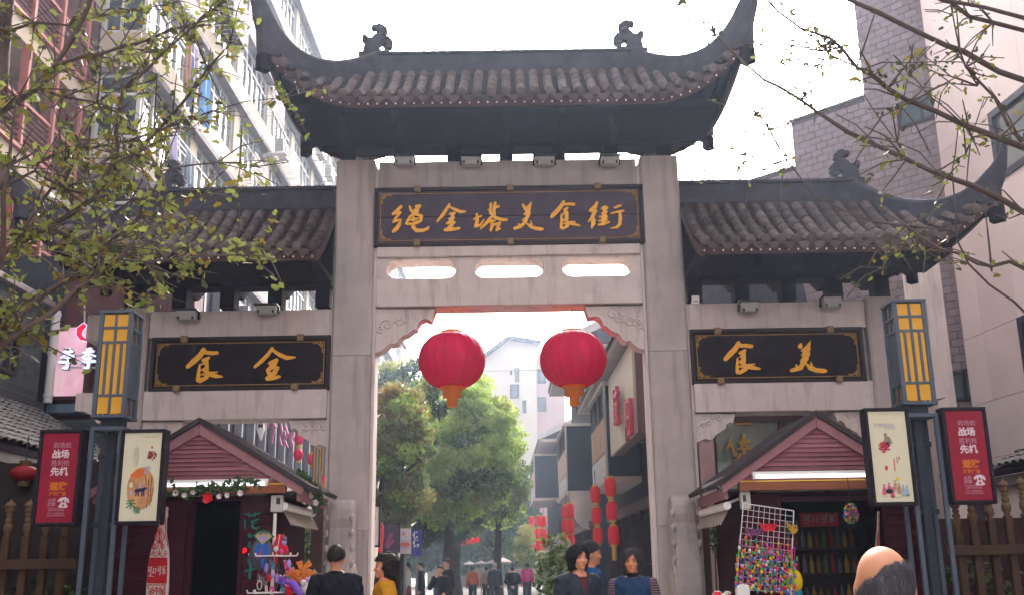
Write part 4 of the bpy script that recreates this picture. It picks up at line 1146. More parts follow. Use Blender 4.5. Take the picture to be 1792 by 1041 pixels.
# window in the wall
wa, wb = tp(1567,226), tp(1650,203); wt = tp(1567,182).z
w0, w1, wz0, wz1 = tu(tp(1660,215)), tu(tp(1570,205)), tp(1600,216).z, tp(1600,176).z
v0, v1, vz0, vz1 = tu(tp(1712,670)), tu(tp(1662,670)), tp(1690,700).z, tp(1690,645).z
tiles = []
th_, tw_ = .168, .30
rows = int(zT/th_)
for r in range(rows):
    z = r*th_
    if z < 3.5: continue
    off = tw_*.5*(r % 2)
    u = -1.5-off
    while u < uE:
        ua, ub = u, u+tw_
        u += tw_
        zz = z+th_
        top = zT if ub <= uT+.01 else (zL if ub <= uL+.01 else zS)
        lim = uT if zz > zL else (uL if zz > zS else uE)
        if zz > top+.02 and ua >= lim: continue
        ub2 = min(ub, lim)
        if ub2-ua < .05 or zz > zT: continue
        if ub2 > w0-.02 and ua < w1+.02 and zz > wz0 and z < wz1:
            if ua >= w0 or ub2 <= w1:
                if ua < w0: ub2 = w0
                elif ub2 > w1: ua = w1
                else: continue
                if ub2-ua < .04: continue
        if ub2 > v0 and ua < v1 and zz > vz0 and z < vz1: continue
        tiles.append((ua, ub2, z, zz))
def visible(t):
    u, z = (t[0]+t[1])/2, (t[2]+t[3])/2
    p = R0+TD*u+V((0,0,z)); r = p-V((0,0,CAMH)); d = r.dot(_fw); x = 896+FPX*r.dot(_rt)/d; y = 520.5-FPX*r.dot(_up)/d
    return -10 < y < 700 and x < 1660 and not (300 < y < 470 and x < 1700)
tiles.sort(key=lambda t: (0 if visible(t) else 1, t[0]))
T0 = MB(); e = .008
T0.obox((0,0,0), (tw_/2-e,0,0), (0,.012,0), (0,0,th_/2-e))
TMESH = T0.mesh('wall_tile', tilem)
rest = MB(); k = 0
rotm = Matrix((( TD.x, -TN.x, 0), (TD.y, -TN.y, 0), (0, 0, 1))).to_4x4()
for ua, ub, z, zz in tiles:
    c = R0+TD*((ua+ub)/2)+V((0,0,(z+zz)/2))-TN*.02+TN*random.uniform(0,.006)
    if k < 300 and visible((ua,ub,z,zz)):
        mt = Matrix.Translation(c) @ rotm @ Matrix.Diagonal(((ub-ua-2*e)/(tw_-2*e), 1, 1, 1)); inst('wall_tile', TMESH, tw, mt); k += 1
    else: rest.obox(c, TD*((ub-ua)/2-e), -TN*.012, V((0,0,(zz-z)/2-e)))
rest.build('far_wall_tiles', tilem, tw, kind='stuff')
def twin(a, b, c, d):
    f = MB(); q = .06
    for u0, u1, z0, z1 in ((a,b,c,c+q),(a,b,d-q,d),(a,a+q,c+q+.001,d-q-.001),(b-q,b,c+q+.001,d-q-.001),((a+b)/2-.03,(a+b)/2+.03,c+q+.001,d-q-.001)):
        ctr = R0+TD*((u0+u1)/2)+V((0,0,(z0+z1)/2))-TN*.03; f.obox(ctr, TD*((u1-u0)/2), -TN*.06, V((0,0,(z1-z0)/2)))
    o = f.build('window', M('dark_violet_frame', (.035,.028,.045), .5), tw)
    f = MB(); n_ = TN*.0
    f.quad(*[R0+TD*u+V((0,0,z))-TN*.02 for u, z in ((a,c),(b,c),(b,d),(a,d))]); f.build('pane', M('teal_glass', (.055,.085,.10), .1, .2, .7, spec=.7), o)
twin(w0, w1, wz0, wz1); twin(v0, v1, vz0, vz1)
mb = MB()
for (u0, u1, z) in ((uE, uL, zS), (uL, uT, zL)): mb.bar(R0+TD*u0+V((0,0,z+.03))-TN*.1, R0+TD*u1+V((0,0,z+.03))-TN*.1, .3, .06)
mb.build('coping', grout, tw, kind='stuff')
# pale pilaster between gate and tower
pil = thing('pilaster', 'pale rendered wall end between the right lamp post and the tiled tower', 'wall', (7.2, 17.4, 0))
mb = MB(); mb.box(7.05, 7.36, 17, 17.9, .004, 6.75); mb.build('shaft', stone_lt, pil, bevel=.01)
mb = MB(); mb.box(7.0, 7.41, 16.95, 17.95, 6.752, 6.9); mb.build('cap', stone_lt, pil, bevel=.01)
leanto('tiled_lean_to', 'small tiled lean-to roof at the right edge behind the red poster', 6.42, 2.62, 7.6, 3.25, 8.0, 14.2)
wlw = thing('garden_wall', 'white rendered low wall under the right tiled lean-to', 'wall', (6.6, 11, 0))
mb = MB(); mb.box(6.50, 7.6, 8.0, 14.2, 1.95, 2.40); mb.build('white_band', M('white_render', (.55,.50,.48), .9, .1, 2), wlw)
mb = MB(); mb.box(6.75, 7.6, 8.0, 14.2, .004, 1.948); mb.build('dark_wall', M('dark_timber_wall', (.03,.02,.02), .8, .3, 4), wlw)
# ================================================================== STREET ROW behind the gate, right side
RS = -.016
def rx(xp, y): return xp + RS*y
navy = M('navy_wall_panels', (.012,.014,.026), .8, .2, 3, spec=.05)
soff = M('beige_soffit', (.36,.30,.27), .85, .1, 2)
brownp = M('warm_wood_panel', (.30,.155,.085), .6, .18, 5, wave=(8,'Z',.15,2))
whbrick = brickmat('white_brick', (.42,.40,.40), (.34,.32,.33), (.2,.19,.2), 3.0, w=.5, h=.22)
lattice = M('dark_red_lattice', (.03,.011,.016), .8, .2, 5, spec=.05)
def slab_prism(mb, xa, xb, y0, y1, z0, z1):
    mb.prism([(rx(xa,y0),y0,z0),(rx(xb,y0),y0,z0),(rx(xb,y1),y1,z0),(rx(xa,y1),y1,z0)], (0,0,z1-z0)); return mb
def shop_house(label, y0, y1, xw, ze, bay, gable=False, gcol=None):
    t = thing('shop_house', label, 'shop house', (rx(xw,y0), y0, 0), 'shop houses along the right side of the street')
    dp = 2.6
    slab_prism(MB(), xw, xw+dp, y0, y1, 0, ze).build('wall', navy, t)
    # ground floor posts and lattice windows
    n = max(2, int((y1-y0)/1.7))
    for i in range(n+1):
        y = y0+.1+(y1-y0-.3)*i/n
        slab_prism(MB(), xw-.16, xw-.002, y, y+.16, .004, 2.75).build('post', lattice, t)
    slab_prism(MB(), xw-.2, xw-.003, y0, y1, 2.752, 3.0).build('lintel_board', redwood, t)
    for i in range(n):
        y = y0+.1+(y1-y0-.3)*(i+.5)/n+.08
        f = MB(); hw = (y1-y0-.3)/n/2-.12
        for q in range(4): slab_prism(f, xw-.08, xw-.004, y-hw+2*hw*q/3-.02, y-hw+2*hw*q/3+.02, .9, 2.6)
        for z in (.9, 1.45, 2.05, 2.56): slab_prism(f, xw-.07, xw-.005, y-hw, y+hw, z, z+.05)
        w = f.build('lattice_window', lattice, t)
        slab_prism(MB(), xw-.03, xw-.006, y-hw, y+hw, .9, 2.6).build('pane', glass_dk, w)
    # overhanging bay: white brick base, brown panels, slab
    xb, b0, b1, zs = bay
    slab_prism(MB(), xb-.08, xw-.001, b0-.05, b1+.05, zs-.16, zs-.002).build('bay_slab', soff, t)
    slab_prism(MB(), xb, xw-.001, b0, b1, zs, zs+.62).build('bay_base', whbrick, t)
    slab_prism(MB(), xb+.04, xw-.002, b0-.04, b0-.002, zs+.003, zs+.62).build('bay_end', navy, t)
    slab_prism(MB(), xb+.03, xw-.001, b0+.02, b1-.02, zs+.622, zs+2.35).build('bay_body', navy, t)
    n2 = 3
    for i in range(n2):
        ya, yb = b0+(b1-b0)*i/n2+.06, b0+(b1-b0)*(i+1)/n2-.03
        slab_prism(MB(), xb, xb+.028, ya, yb, zs+.66, zs+1.55).build('wood_panel', brownp, t)
        f = MB(); slab_prism(f, xb-.01, xb+.027, ya, yb, zs+1.56, zs+1.64); slab_prism(f, xb-.01, xb+.027, ya, ya+.06, zs+1.65, zs+2.3); slab_prism(f, xb-.01, xb+.027, yb-.06, yb, zs+1.65, zs+2.3); f.build('bay_window', lattice, t)
    slab_prism(MB(), xb-.02, xb+.04, b0-.03, b0+.05, zs+.01, zs+2.36).build('corner_post', soff, t)
    slab_prism(MB(), xb-.06, xw-.002, b0-.06, b1+.06, zs+2.352, zs+2.46).build('bay_cap', soff, t)
    # eave
    slab_prism(MB(), xw-1.0, xw+dp, y0-.35, y1+.2, ze+.01, ze+.16).build('eave_soffit', soff, t)
    rf = MB(); nr = int((y1-y0+.5)/.3)
    rf.prism([(rx(xw-1.05,y0),y0-.4,ze+.161),(rx(xw+2.4,y0),y0-.4,ze+1.7),(rx(xw+dp,y0),y0-.4,ze+.161)], V((RS*(y1-y0+.6), y1-y0+.6, 0))); r = rf.build('roof', ridge_m, t)
    mb = MB()
    for i in range(nr): y = y0-.3+.3*i; mb.tube([(rx(xw-1.05,y),y,ze+.2),(rx(xw+2.4,y),y,ze+1.74)], .06, 5)
    mb.build('roof_tiles', tile_m, r, kind='stuff')
    if gable:
        mb = MB(); mb.bar((rx(xw-1.1,y0),y0-.45,ze+.22),(rx(xw+2.4,y0),y0-.45,ze+1.8),.10,.30); mb.build('barge_board', M('pale_barge', (.42,.40,.40), .7), r)
        mb = MB(); mb.prism([(rx(xw,y0),y0-.02,ze-2.4),(rx(xw+dp,y0),y0-.02,ze-2.4),(rx(xw+dp,y0),y0-.02,ze),(rx(xw,y0),y0-.02,ze)], (0,.015,0)); mb.build('gable_wall', gcol or soff, t)
    return t
shop_house('navy shop house nearest the gate with a wide beige eave and big sign', 20.4, 33.5, 3.66, 6.25, (2.78, 26.6, 30.6, 3.65))
shop_house('second shop house with pale barge boards and a dark bay, behind the right big lantern', 37.5, 48, 3.45, 9.2, (2.5, 38.0, 43, 4.1), True)
shop_house('third shop house with a brown panelled bay and small tiled roof farthest down the street', 58, 72, 3.35, 8.2, (2.05, 59, 66, 5.2), True)
# arched bracket under the nearest eave of house two
mb = MB()
arc = [(2.55,3.95),(2.55,3.8)] + [(2.55+.9*(1-math.cos(a)), 3.8-1.1*math.sin(a)) for a in np.linspace(.15, 1.5, 9)] + [(3.44,2.6),(3.44,3.95)]
mb.prism([(rx(x,38.0),37.9,z) for x, z in arc], (0,.3,0)); mb.build('arched_bracket', soff, None, label='pale arched bracket under the bay of the second shop house', cat='bracket')
# big beige sign board with two red characters
sb = thing('billboard', 'large plain beige board with two red raised characters on the navy shop house', 'billboard', (rx(2.95,24), 24, 3.9))
SX = 2.86; sy0, sy1 = 21.4, 26.2
pn, pf = P(1114, 690, 21.4), P(1068, 735, 26.2)
zb_, zt_ = 4.12, 6.06
slab_prism(MB(), SX, SX+.06, sy0, sy1, zb_, zt_).build('board', M('beige_sign_face', (.42,.36,.29), .6, .06, 1.5), sb, bevel=.005)
slab_prism(MB(), SX+.061, SX+.30, sy0+.003, sy1, zb_+.01, zt_-.01).build('side_return', M('brown_sign_side', (.12,.06,.05), .6), sb)
mb = MB()
for y in (sy0+.3, sy1-.4): slab_prism(mb, SX+.301, 3.658, y, y+.1, zb_+.3, zb_+.4); slab_prism(mb, SX+.301, 3.658, y, y+.1, zt_-.5, zt_-.4)
mb.build('mounts', greymetal, sb)
redl = M('red_letter_face', (.36,.012,.04), .5, .1); 
GU = [[(10,22,9),(42,22,9)],[(26,8,9),(26,34,9)],[(12,40,8),(40,40,8)],[(14,52,9),(38,52,9),(38,68,9),(14,68,9),(14,52,9)],[(6,84,9),(48,80,9)],[(18,74,7),(22,84,7)],[(36,72,7),(32,84,7)],[(58,24,9),(96,22,9)],[(76,8,9),(76,42,9)],[(58,46,9),(92,46,9),(60,92,8)],[(62,52,8),(98,92,10)]]
LO = [[(14,10,9),(14,92,9)],[(14,16,8),(40,14,8),(28,44,8),(40,60,8),(16,66,8)],[(52,18,9),(90,18,9),(90,86,9),(52,86,9),(52,18,9)],[(52,52,8),(90,52,8)]]
_n = V((1, -RS, 0)); _p0 = (rx(SX-.05, 24), 24, 0); _a, _b = PPL(1082, 712, _p0, _n), PPL(1104, 730, _p0, _n)
for ch_, yc_, zc_ in ((GU, _a.y, _a.z), (LO, _b.y, _b.z)):
    s_ = .0098
    fn = lambda x, y: V((rx(SX-.05, yc_-(x-50)*s_), yc_-(x-50)*s_, zc_-(y-50)*s_))
    mb = MB(); glyph(mb, ch_, fn, (-.09,0,0), 3.5); mb.build('raised_character', redl, sb)
# ------------------------------------------------------------------ strings of small red lanterns
gilt = M('gilt_rim', (.55,.32,.06), .45, .1)
lan_hot = M('bright_red_lantern', (.72,.02,.03), .5, .05, trans=.4)
def lantern_string(pxs, Y, w, label, group='strings of small red lanterns before the shop houses'):
    """pxs: (px,py) of each lantern centre, top first"""
    top = P(pxs[0][0], pxs[0][1], Y)
    t = thing('lantern_string', label, 'lantern string', (top.x, Y, P(*pxs[-1], Y).z-.4), group)
    prev = None
    for px, py in pxs:
        c = P(px, py, Y); h = w*.78
        mb = MB(); n = 14
        mb.lathe([(w*.30,-h),(w*.44,-h*.86),(w*.5,-h*.5),(w*.5,h*.5),(w*.44,h*.86),(w*.30,h)], c, n)
        o = mb.build('lantern', lan_hot, t)
        mb = MB(); mb.lathe([(w*.30,-.05),(w*.31,0)], c+V((0,0,-h*1.0)), 10); mb.lathe([(w*.31,0),(w*.30,.05)], c+V((0,0,h*1.0)), 10); mb.build('gilt_rims', gilt, o)
        if prev is not None:
            m2 = MB(); m2.tube([prev-V((0,0,h+.05)), c+V((0,0,h+.05))], .03, 6); m2.build('gilt_tassel', gilt, t)
        else:
            m2 = MB(); m2.tube([c+V((0,0,h+.05)), c+V((0,0,h+.4))], .01, 5); m2.build('hanging_cord', wire_m, t)
        prev = c
    m2 = MB(); m2.lathe([(.03,-.30),(.06,-.28),(.05,0)], prev-V((0,0,w*.78+.05)), 8); m2.build('gilt_tassel', gilt, t)
lantern_string([(1068,852),(1071,893),(1074,936)], 24.0, .265, 'string of three red lanterns closest to the gate pillar, under the bay slab')
lantern_string([(1042,865),(1044,902),(1046,937)], 26.0, .25, 'second string of three red lanterns from the gate pillar, with a dark post below')
lantern_string([(997,894),(997,921),(998,949)], 33.5, .30, 'string of three red lanterns just above the woman with bobbed hair')
lantern_string([(990,896),(990,922),(990,951)], 35.5, .30, 'string of three red lanterns half hidden behind another string above the bobbed woman')
for pts, Y, lb in (([(951,912),(952,934),(953,954)], 48, 'right string of the close pair of far red lanterns under the third bay'),([(943,911),(943,933),(943,954)], 50, 'left string of the close pair of far red lanterns under the third bay'),([(930,912),(931,930),(932,948)], 54, 'single far string of three red lanterns left of the close pair'),([(915,927),(915,943),(915,958)], 62, 'farthest string of three red lanterns before the pale green leaves')):
    lantern_string(pts, Y, .30, lb)
# ------------------------------------------------------------------ far pale block with a gable
fb = thing('far_block', 'pale apartment block with a low gable roof far behind the trees', 'building', (0, 92, 0))
palew = M('pale_cream_render', (.52,.46,.40), .9, .05, .5)
pinkw = M('pale_pink_render', (.42,.30,.29), .9, .06, .5)
a = P(846, 640, 92).x; b = P(938, 640, 92).x; zw_ = P(905, 648, 92).z; zr_ = P(890, 594, 92).z
mb = MB(); mb.box(a-5, b, 92, 100, 0, zw_); mb.build('wall', palew, fb)
mb = MB(); mb.prism([(a-1.2,91.9,zw_+.01),(b,91.9,zw_+.01),(b+.3,91.9,P(940,603,92).z),(P(890,594,92).x,91.9,zr_),(a,91.9,P(850,628,92).z)], (0,8,0)); mb.build('gable_wall', palew, fb)
mb = MB(); mb.bar((a-.3,91.6,P(848,630,92).z),(P(890,594,92).x,91.6,zr_+.1),.9,.3); mb.bar((P(890,594,92).x,91.6,zr_+.1),(b+.5,91.6,P(943,601,92).z),.9,.3); mb.build('roof', ridge_m, fb)
mb = MB(); mb.box(b+.01, b+2.6, 93.5, 100, 0, P(950,612,92).z); mb.build('wall', pinkw, fb)
for px0, px1, py0, py1 in ((901,908,644,667),(893,896,648,655),(893,908,672,696),(942,956,640,665),(942,956,690,715),(915,921,700,722),(885,890,700,720)):
    p0, p1 = P(px0, py1, 91.9), P(px1, py0, 91.9); yy = 91.96 if px0 < 938 else 93.45
    f = MB(); 
    for q in ((p0.x,p0.x+.1,p0.z,p1.z),(p1.x-.1,p1.x,p0.z,p1.z),(p0.x+.101,p1.x-.101,p1.z-.1,p1.z),(p0.x+.101,p1.x-.101,p0.z,p0.z+.1)): f.box(q[0],q[1],yy-.08,yy+.02,q[2],q[3])
    w = f.build('window', M('dark_brown_frame', (.04,.025,.022), .6), fb); f = MB(); f.quad((p0.x,yy,p0.z),(p1.x,yy,p0.z),(p1.x,yy,p1.z),(p0.x,yy,p1.z)); f.build('pane', glass_dk, w)
# ------------------------------------------------------------------ LEFT shop row behind the left kiosk
lr = thing('left_shop_row', 'dark shop row behind the left kiosk, hung with lanterns and signs', 'shop row', (-6.4, 24, 0))
dks = M('slate_facade', (.028,.034,.05), .6, .2, 2)
mb = MB(); mb.box(-12, -6.3, 19.4, 44, 0, 7.5); mb.build('wall', dks, lr)
yy = 19.8
while yy < 42:
    mb = MB(); mb.box(-6.299, -6.12, yy, yy+.12, .004, 7.4); mb.build('mullion', M('pale_mullion', (.17,.165,.19), .6), lr); yy += 1.1
kt = leanto('tiled_lean_to', 'pale tiled lean-to roof sloping behind the left kiosk', -4.3, 2.62, -6.1, 3.95, 20.0, 26.5)
for px, py, w, lb in ((416,744,.30,'small red lantern hung highest behind the left kiosk roof'),(523,768,.26,'small red lantern of two, upper one, behind the left bay bracket'),(522,795,.26,'small red lantern of two, lower one, behind the left bay bracket'),(546,803,.26,'small red lantern half hidden by a post behind the left bay')):
    c = P(px, py, 27.5 if px > 500 else 24); red_lamp(c, w*.5, w*.62, lb, 'red_lantern', 'small red lanterns behind the left kiosk')
ts = thing('shop_sign', 'pointed white hanging sign with a dark letter M behind the left kiosk', 'sign', tuple(P(456,768,25)))
mb = MB(); mb.prism([P(x, y, 25) for x, y in ((450,733),(461,733),(462,752),(459,762),(456,770),(452,760),(449,750))], (0,.06,0)); mb.build('panel', white_m, ts)
mb = MB(); c = P(456, 745, 24.98); text_mesh(mb, 'M', .16, lambda x, y: V((c.x+x, 24.99, c.z+y)), (0,-.01,0), .004); mb.build('letter', M('ink_black', (.02,.02,.022), .6), ts)
pur = thing('neon_characters', 'column of purple red script characters behind the left kiosk', 'sign', tuple(P(495,770,26)))
for pts in ([(471,734,3),(468,748,4)],[(478,738,4),(482,748,4),(477,762,4),(476,775,3)],[(492,742,3),(494,756,4),(489,766,3),(493,778,3)],[(500,745,3),(504,760,4),(498,770,4),(503,782,4)],[(513,752,4),(509,766,3),(512,778,4),(512,790,3)]):
    mb = MB(); glyph(mb, [[(a*4, b*4, w*4) for a, b, w in pts], [(pts[1][0]*4-12, pts[1][1]*4, 8), (pts[1][0]*4+12, pts[1][1]*4-5, 8)]], lambda x, y: P(x/4, y/4, 26), (0,-.05,0), 3.0); mb.build('script_character', M('purple_red_letter', (.42,.10,.22), .5, .1), pur)
yl = thing('lamp_box', 'far slim lamp box with vertical yellow strips beside the left centre pillar', 'street lamp', tuple(P(556,900,21)))
a, b = P(549,781,21), P(567,851,21)
mb = MB(); mb.box(a.x, b.x, 21, 21.25, b.z, a.z); mb.build('yellow_panel', M('amber_lamp_panel', (.55,.28,.03), .5, .08, emit=.03), yl)
mb = MB()
for i in range(5): x = a.x+(b.x-a.x)*i/4; mb.box(x-.015, x+.015, 20.97, 20.999, b.z, a.z)
mb.box(a.x+.02, b.x-.02, 21.05, 21.2, .004, b.z-.002)
mb.build('frame', M('slate_blue_steel', (.085,.11,.145), .5, .1, 5), yl)
fl = thing('red_banner', 'small red pennant with a yellow mark beside the left centre pillar', 'banner', tuple(P(571,860,17)))
mb = MB(); mb.prism([P(x, y, 17) for x, y in ((563,832),(570,834),(575,864),(568,862))], (0,.01,0)); mb.build('cloth', M('red_banner_cloth', (.6,.02,.04), .7, .08), fl)
mb = MB(); glyph(mb, [[(568*4,848*4,5),(568.5*4,856*4,5)],[(566.5*4,853*4,4),(570.5*4,853*4,4)]], lambda x, y: P(x/4, y/4, 16.99), (0,-.005,0), 1.5); mb.build('yellow_mark', gold, fl)
mb = MB(); q = P(563,832,17); mb.tube([(q.x-.02,17.02,q.z+.1),(q.x-.02,17.02,.004)], .015, 6); mb.build('pole', greymetal, fl)
PAVE.data.materials[0] = brickmat('paving_slabs', (.25,.235,.225), (.30,.285,.27), (.14,.13,.125), 1.0, w=.8, h=.4, axis='xy')
# ================================================================== HAZE: one closed box of even air
hz = bpy.data.materials.new('haze_air'); hz.use_nodes = True
nt = hz.node_tree; nt.nodes.clear()
pv = nt.nodes.new('ShaderNodeVolumePrincipled'); pv.inputs['Color'].default_value = (.60,.76,1.0,1); pv.inputs['Density'].default_value = HAZE; pv.inputs['Anisotropy'].default_value = .62
oo = nt.nodes.new('ShaderNodeOutputMaterial'); nt.links.new(pv.outputs[0], oo.inputs['Volume'])
mb = MB(); mb.box(-401, 401, -301, 701, -1.0, 32.0); mb.build('haze', hz, kind='stuff')
# ================================================================== KIOSKS
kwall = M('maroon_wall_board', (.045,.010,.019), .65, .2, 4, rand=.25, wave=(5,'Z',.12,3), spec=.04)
kwood = M('purple_brown_clapboard', (.29,.115,.135), .62, .16, 4, rand=.22, wave=(5,'Z',.12,3), stain=(.12,.055,.06), stain_amt=.5, stain_scale=(.4,3,6), spec=.08)
ktrim = M('rose_brown_trim', (.31,.15,.165), .6, .14, 5, rand=.1, wave=(5,'X',.1,3))
kfasc = M('russet_fascia', (.25,.085,.045), .55, .14, 5)
kroof = M('dark_roof_felt', (.05,.04,.045), .85, .2, 5)
tube_m = M('fluorescent_tube', (.85,.84,.88), .4, .02, emit=.5)
whitebox = M('white_plastic_box', (.52,.51,.48), .5, .1, 6, stain=(.3,.28,.25), stain_amt=.5)
KY0, KY1 = 11.62, 13.42
def kiosk(label, cx, zp, ze, hw, wl, wr, doors, zdoor, sgn):
    """cx peak x, zp peak height, ze eave height, hw half width of the gable; walls wl..wr; doors (x0,x1)"""
    t = thing('kiosk', label, 'kiosk', (cx, (KY0+KY1)/2, 0), 'wooden kiosks at the gate')
    # clapboards of the gable, lapped
    n = 12; gz0 = ze+.0; gz1 = zp-.09; W = hw-.06
    for k in range(n):
        za = gz0+(gz1-gz0)*k/n; zb = gz0+(gz1-gz0)*(k+1)/n
        fa, fb = W*(1-(za-ze)/(zp-ze)), W*(1-(zb-.004-ze)/(zp-ze))
        mb = MB(); y = KY0+.05
        vs = [(cx-fa,y-.022,za),(cx+fa,y-.022,za),(cx+fb,y-.004,zb-.004),(cx-fb,y-.004,zb-.004),(cx-fa,y+.02,za),(cx+fa,y+.02,za),(cx+fb,y+.02,zb-.004),(cx-fb,y+.02,zb-.004)]
        mb._add(vs, [(0,1,2,3),(7,6,5,4),(0,4,5,1),(2,6,7,3),(1,5,6,2),(0,3,7,4)]); mb.build('clapboard', kwood, t)
    # barge boards and roof slopes
    for s in (-1, 1):
        a = V((cx+s*.002, KY0, zp+.0)); b = V((cx+s*(hw+.10), KY0, ze-.05))
        d = (b-a).normalized(); up = V((-d.z*s, 0, d.x*s)); 
        if up.z < 0: up = -up
        mb = MB(); mb.prism([a, b, b-V((0,0,.105))-d*.02, a-V((0,0,.125))], (0,.045,0)); mb.build('barge_board', ktrim, t, bevel=.004)
        mb = MB(); q = .05
        mb.prism([a+V((0,-.03,.002)), b+V((0,-.03,.002))+d*.06, b+V((0,-.03,.002))+d*.06+up*q, a+V((0,-.03,.002))+V((0,0,q*1.25))], (0,KY1-KY0+.06,0)); mb.build('roof_slope', kroof, t)
        # side eave board
        mb = MB(); x = cx+s*(hw+.06); mb.box(min(x,x-s*.04), max(x,x-s*.04), KY0+.06, KY1, ze-.20, ze-.08); mb.build('side_fascia', ktrim, t)
        mb = MB(); mb.box(min(x-s*.041,cx+s*(hw-.35)), max(x-s*.041,cx+s*(hw-.35)), KY0+.06, KY1, ze-.12, ze-.09); mb.build('side_soffit', kroof, t)
    mb = MB(); mb.box(cx-hw+.10, cx+hw-.10, KY0-.01, KY0+.10, ze-.115, ze-.004); mb.build('front_fascia', kfasc, t, bevel=.004)
    mb = MB(); mb.box(cx-hw+.11, cx+hw-.11, KY0-.018, KY0-.0105, ze-.022, ze-.008); mb.build('yellow_strip', M('yellow_strip', (.6,.36,.06), .5), t)
    # walls as clapboards
    yw = KY0+.16
    z = .004; bh = .115
    while z < ze-.12:
        z1 = min(z+bh, ze-.12)
        spans = []
        xs = wl
        for d0, d1 in doors:
            if z < zdoor: spans.append((xs, d0)); xs = d1
        spans.append((xs, wr))
        for a, b in spans:
            if b-a < .02: continue
            mb = MB(); mb._add([(a,yw-.020,z),(b,yw-.020,z),(b,yw-.004,z1-.004),(a,yw-.004,z1-.004),(a,yw+.02,z),(b,yw+.02,z),(b,yw+.02,z1-.004),(a,yw+.02,z1-.004)], [(0,1,2,3),(7,6,5,4),(0,4,5,1),(2,6,7,3),(1,5,6,2),(0,3,7,4)])
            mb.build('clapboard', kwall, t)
        z += bh
    for x, s in ((wl, 1), (wr, -1)):
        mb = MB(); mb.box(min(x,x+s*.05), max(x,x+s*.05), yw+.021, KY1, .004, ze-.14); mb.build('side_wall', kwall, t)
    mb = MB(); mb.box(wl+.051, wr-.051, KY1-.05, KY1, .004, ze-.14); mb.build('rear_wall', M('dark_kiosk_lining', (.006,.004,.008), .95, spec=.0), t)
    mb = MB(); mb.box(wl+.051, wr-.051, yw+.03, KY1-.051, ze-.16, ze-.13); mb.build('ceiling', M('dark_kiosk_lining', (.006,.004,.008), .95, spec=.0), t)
    for d0, d1 in doors:
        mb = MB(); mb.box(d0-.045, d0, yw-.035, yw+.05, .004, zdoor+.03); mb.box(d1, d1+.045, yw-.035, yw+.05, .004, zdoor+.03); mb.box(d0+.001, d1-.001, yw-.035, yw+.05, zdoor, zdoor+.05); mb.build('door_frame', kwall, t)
    return t
kl = kiosk('dark clapboard kiosk at the left bay with a leafy garland over its doorway', -3.56, 3.075, 2.40, 1.10, -4.66, -2.68, ((-3.60,-3.08),), 2.22, 1)
kr = kiosk('dark clapboard kiosk at the right bay with a wire grid of coloured beads before it', 3.42, 3.05, 2.35, 1.02, 2.55, 4.5, ((2.98,4.10),), 2.12, -1)
# open door leaf of the left kiosk
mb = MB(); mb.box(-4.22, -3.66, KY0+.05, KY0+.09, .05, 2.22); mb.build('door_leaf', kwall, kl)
# fluorescent tubes
def tube_light(x0, x1, z, dz, label):
    t = thing('tube_light', label, 'tube light', ((x0+x1)/2, KY0-.05, z), 'tube lights on the kiosks')
    d = (x1-x0)
    mb = MB(); mb.obox(((x0+x1)/2, KY0-.03, z+.028), (d/2,0,dz/2), (0,.028,0), (0,0,.018)); mb.build('batten', white_m, t, bevel=.004)
    mb = MB(); mb.tube([(x0+.03,KY0-.06,z-.012-dz/2),(x1-.03,KY0-.06,z-.012+dz/2)], .017, 8); mb.build('tube', tube_m, t)
    mb = MB(); mb.box(x0, x0+.03, KY0-.08, KY0-.04, z-.035-dz/2, z+.01-dz/2); mb.box(x1-.03, x1, KY0-.08, KY0-.04, z-.035+dz/2, z+.01+dz/2); mb.build('tube_holders', white_m, t)
a, b = P(283,850,KY0-.05), P(469,841,KY0-.05); tube_light(a.x, b.x, (a.z+b.z)/2, 0, 'lit white tube light over the left kiosk doorway')
a, b = P(1317,833,KY0-.05), P(1520,828,KY0-.05); tube_light(a.x, b.x, (a.z+b.z)/2, 0, 'lit white tube light over the right kiosk doorway')
# garland along the left kiosk eave
vine = M('vine_leaf', (.045,.085,.035), .6, .35, 8, trans=.15)
gt = thing('flower_garland', 'garland of green leaves with white and red flowers along the left kiosk eave', 'garland', (-3.2, KY0-.05, 2.3))
rg = random.Random(11)
lf = MB(); wf = MB(); rf = MB()
def sprig(c, n, s):
    for i in range(n):
        o = c+V((rg.gauss(0,s), rg.uniform(-.06,.04), rg.gauss(0,s*.7)))
        d = V((rg.uniform(-1,1), rg.uniform(-.6,.3), rg.uniform(-1,.6))).normalized(); e = d.cross(V((rg.uniform(-1,1),-1,rg.uniform(-1,1)))).normalized(); L_ = rg.uniform(.03,.055)
        k = d*L_; w = e*L_*.5; n_ = d.cross(e)*.008
        lf._add([o-k, o+w*.9-k*.1+n_, o+k, o-w*.9-k*.1+n_], [(0,1,2),(0,2,3)])
line = [(300,862),(330,858),(360,855),(390,853),(420,848),(450,845)]
for (xa, ya), (xb, yb) in zip(line, line[1:]):
    for q in (0,.25,.5,.75): sprig(P(xa+(xb-xa)*q, ya+(yb-ya)*q, KY0-.08), 9, .05)
for px, py, n, s in ((415,842,16,.04),(442,846,16,.05),(425,850,14,.06),(520,838,26,.06),(535,850,30,.07),(548,862,26,.07),(555,872,22,.06),(562,880,16,.05),(528,830,16,.05)):
    sprig(P(px, py, KY0-.02 if px < 500 else 12.3), n, s)
lf.build('leaves', vine, gt, kind='stuff')
def flower(c, r, mbx):
    for k in range(6):
        a = k*1.047+rg.random(); d = V((math.cos(a), -.5, math.sin(a)))*r; e = V((-math.sin(a),0,math.cos(a)))*r*.5
        mbx._add([c, c+d*.6+e, c+d, c+d*.6-e], [(0,1,2,3)])
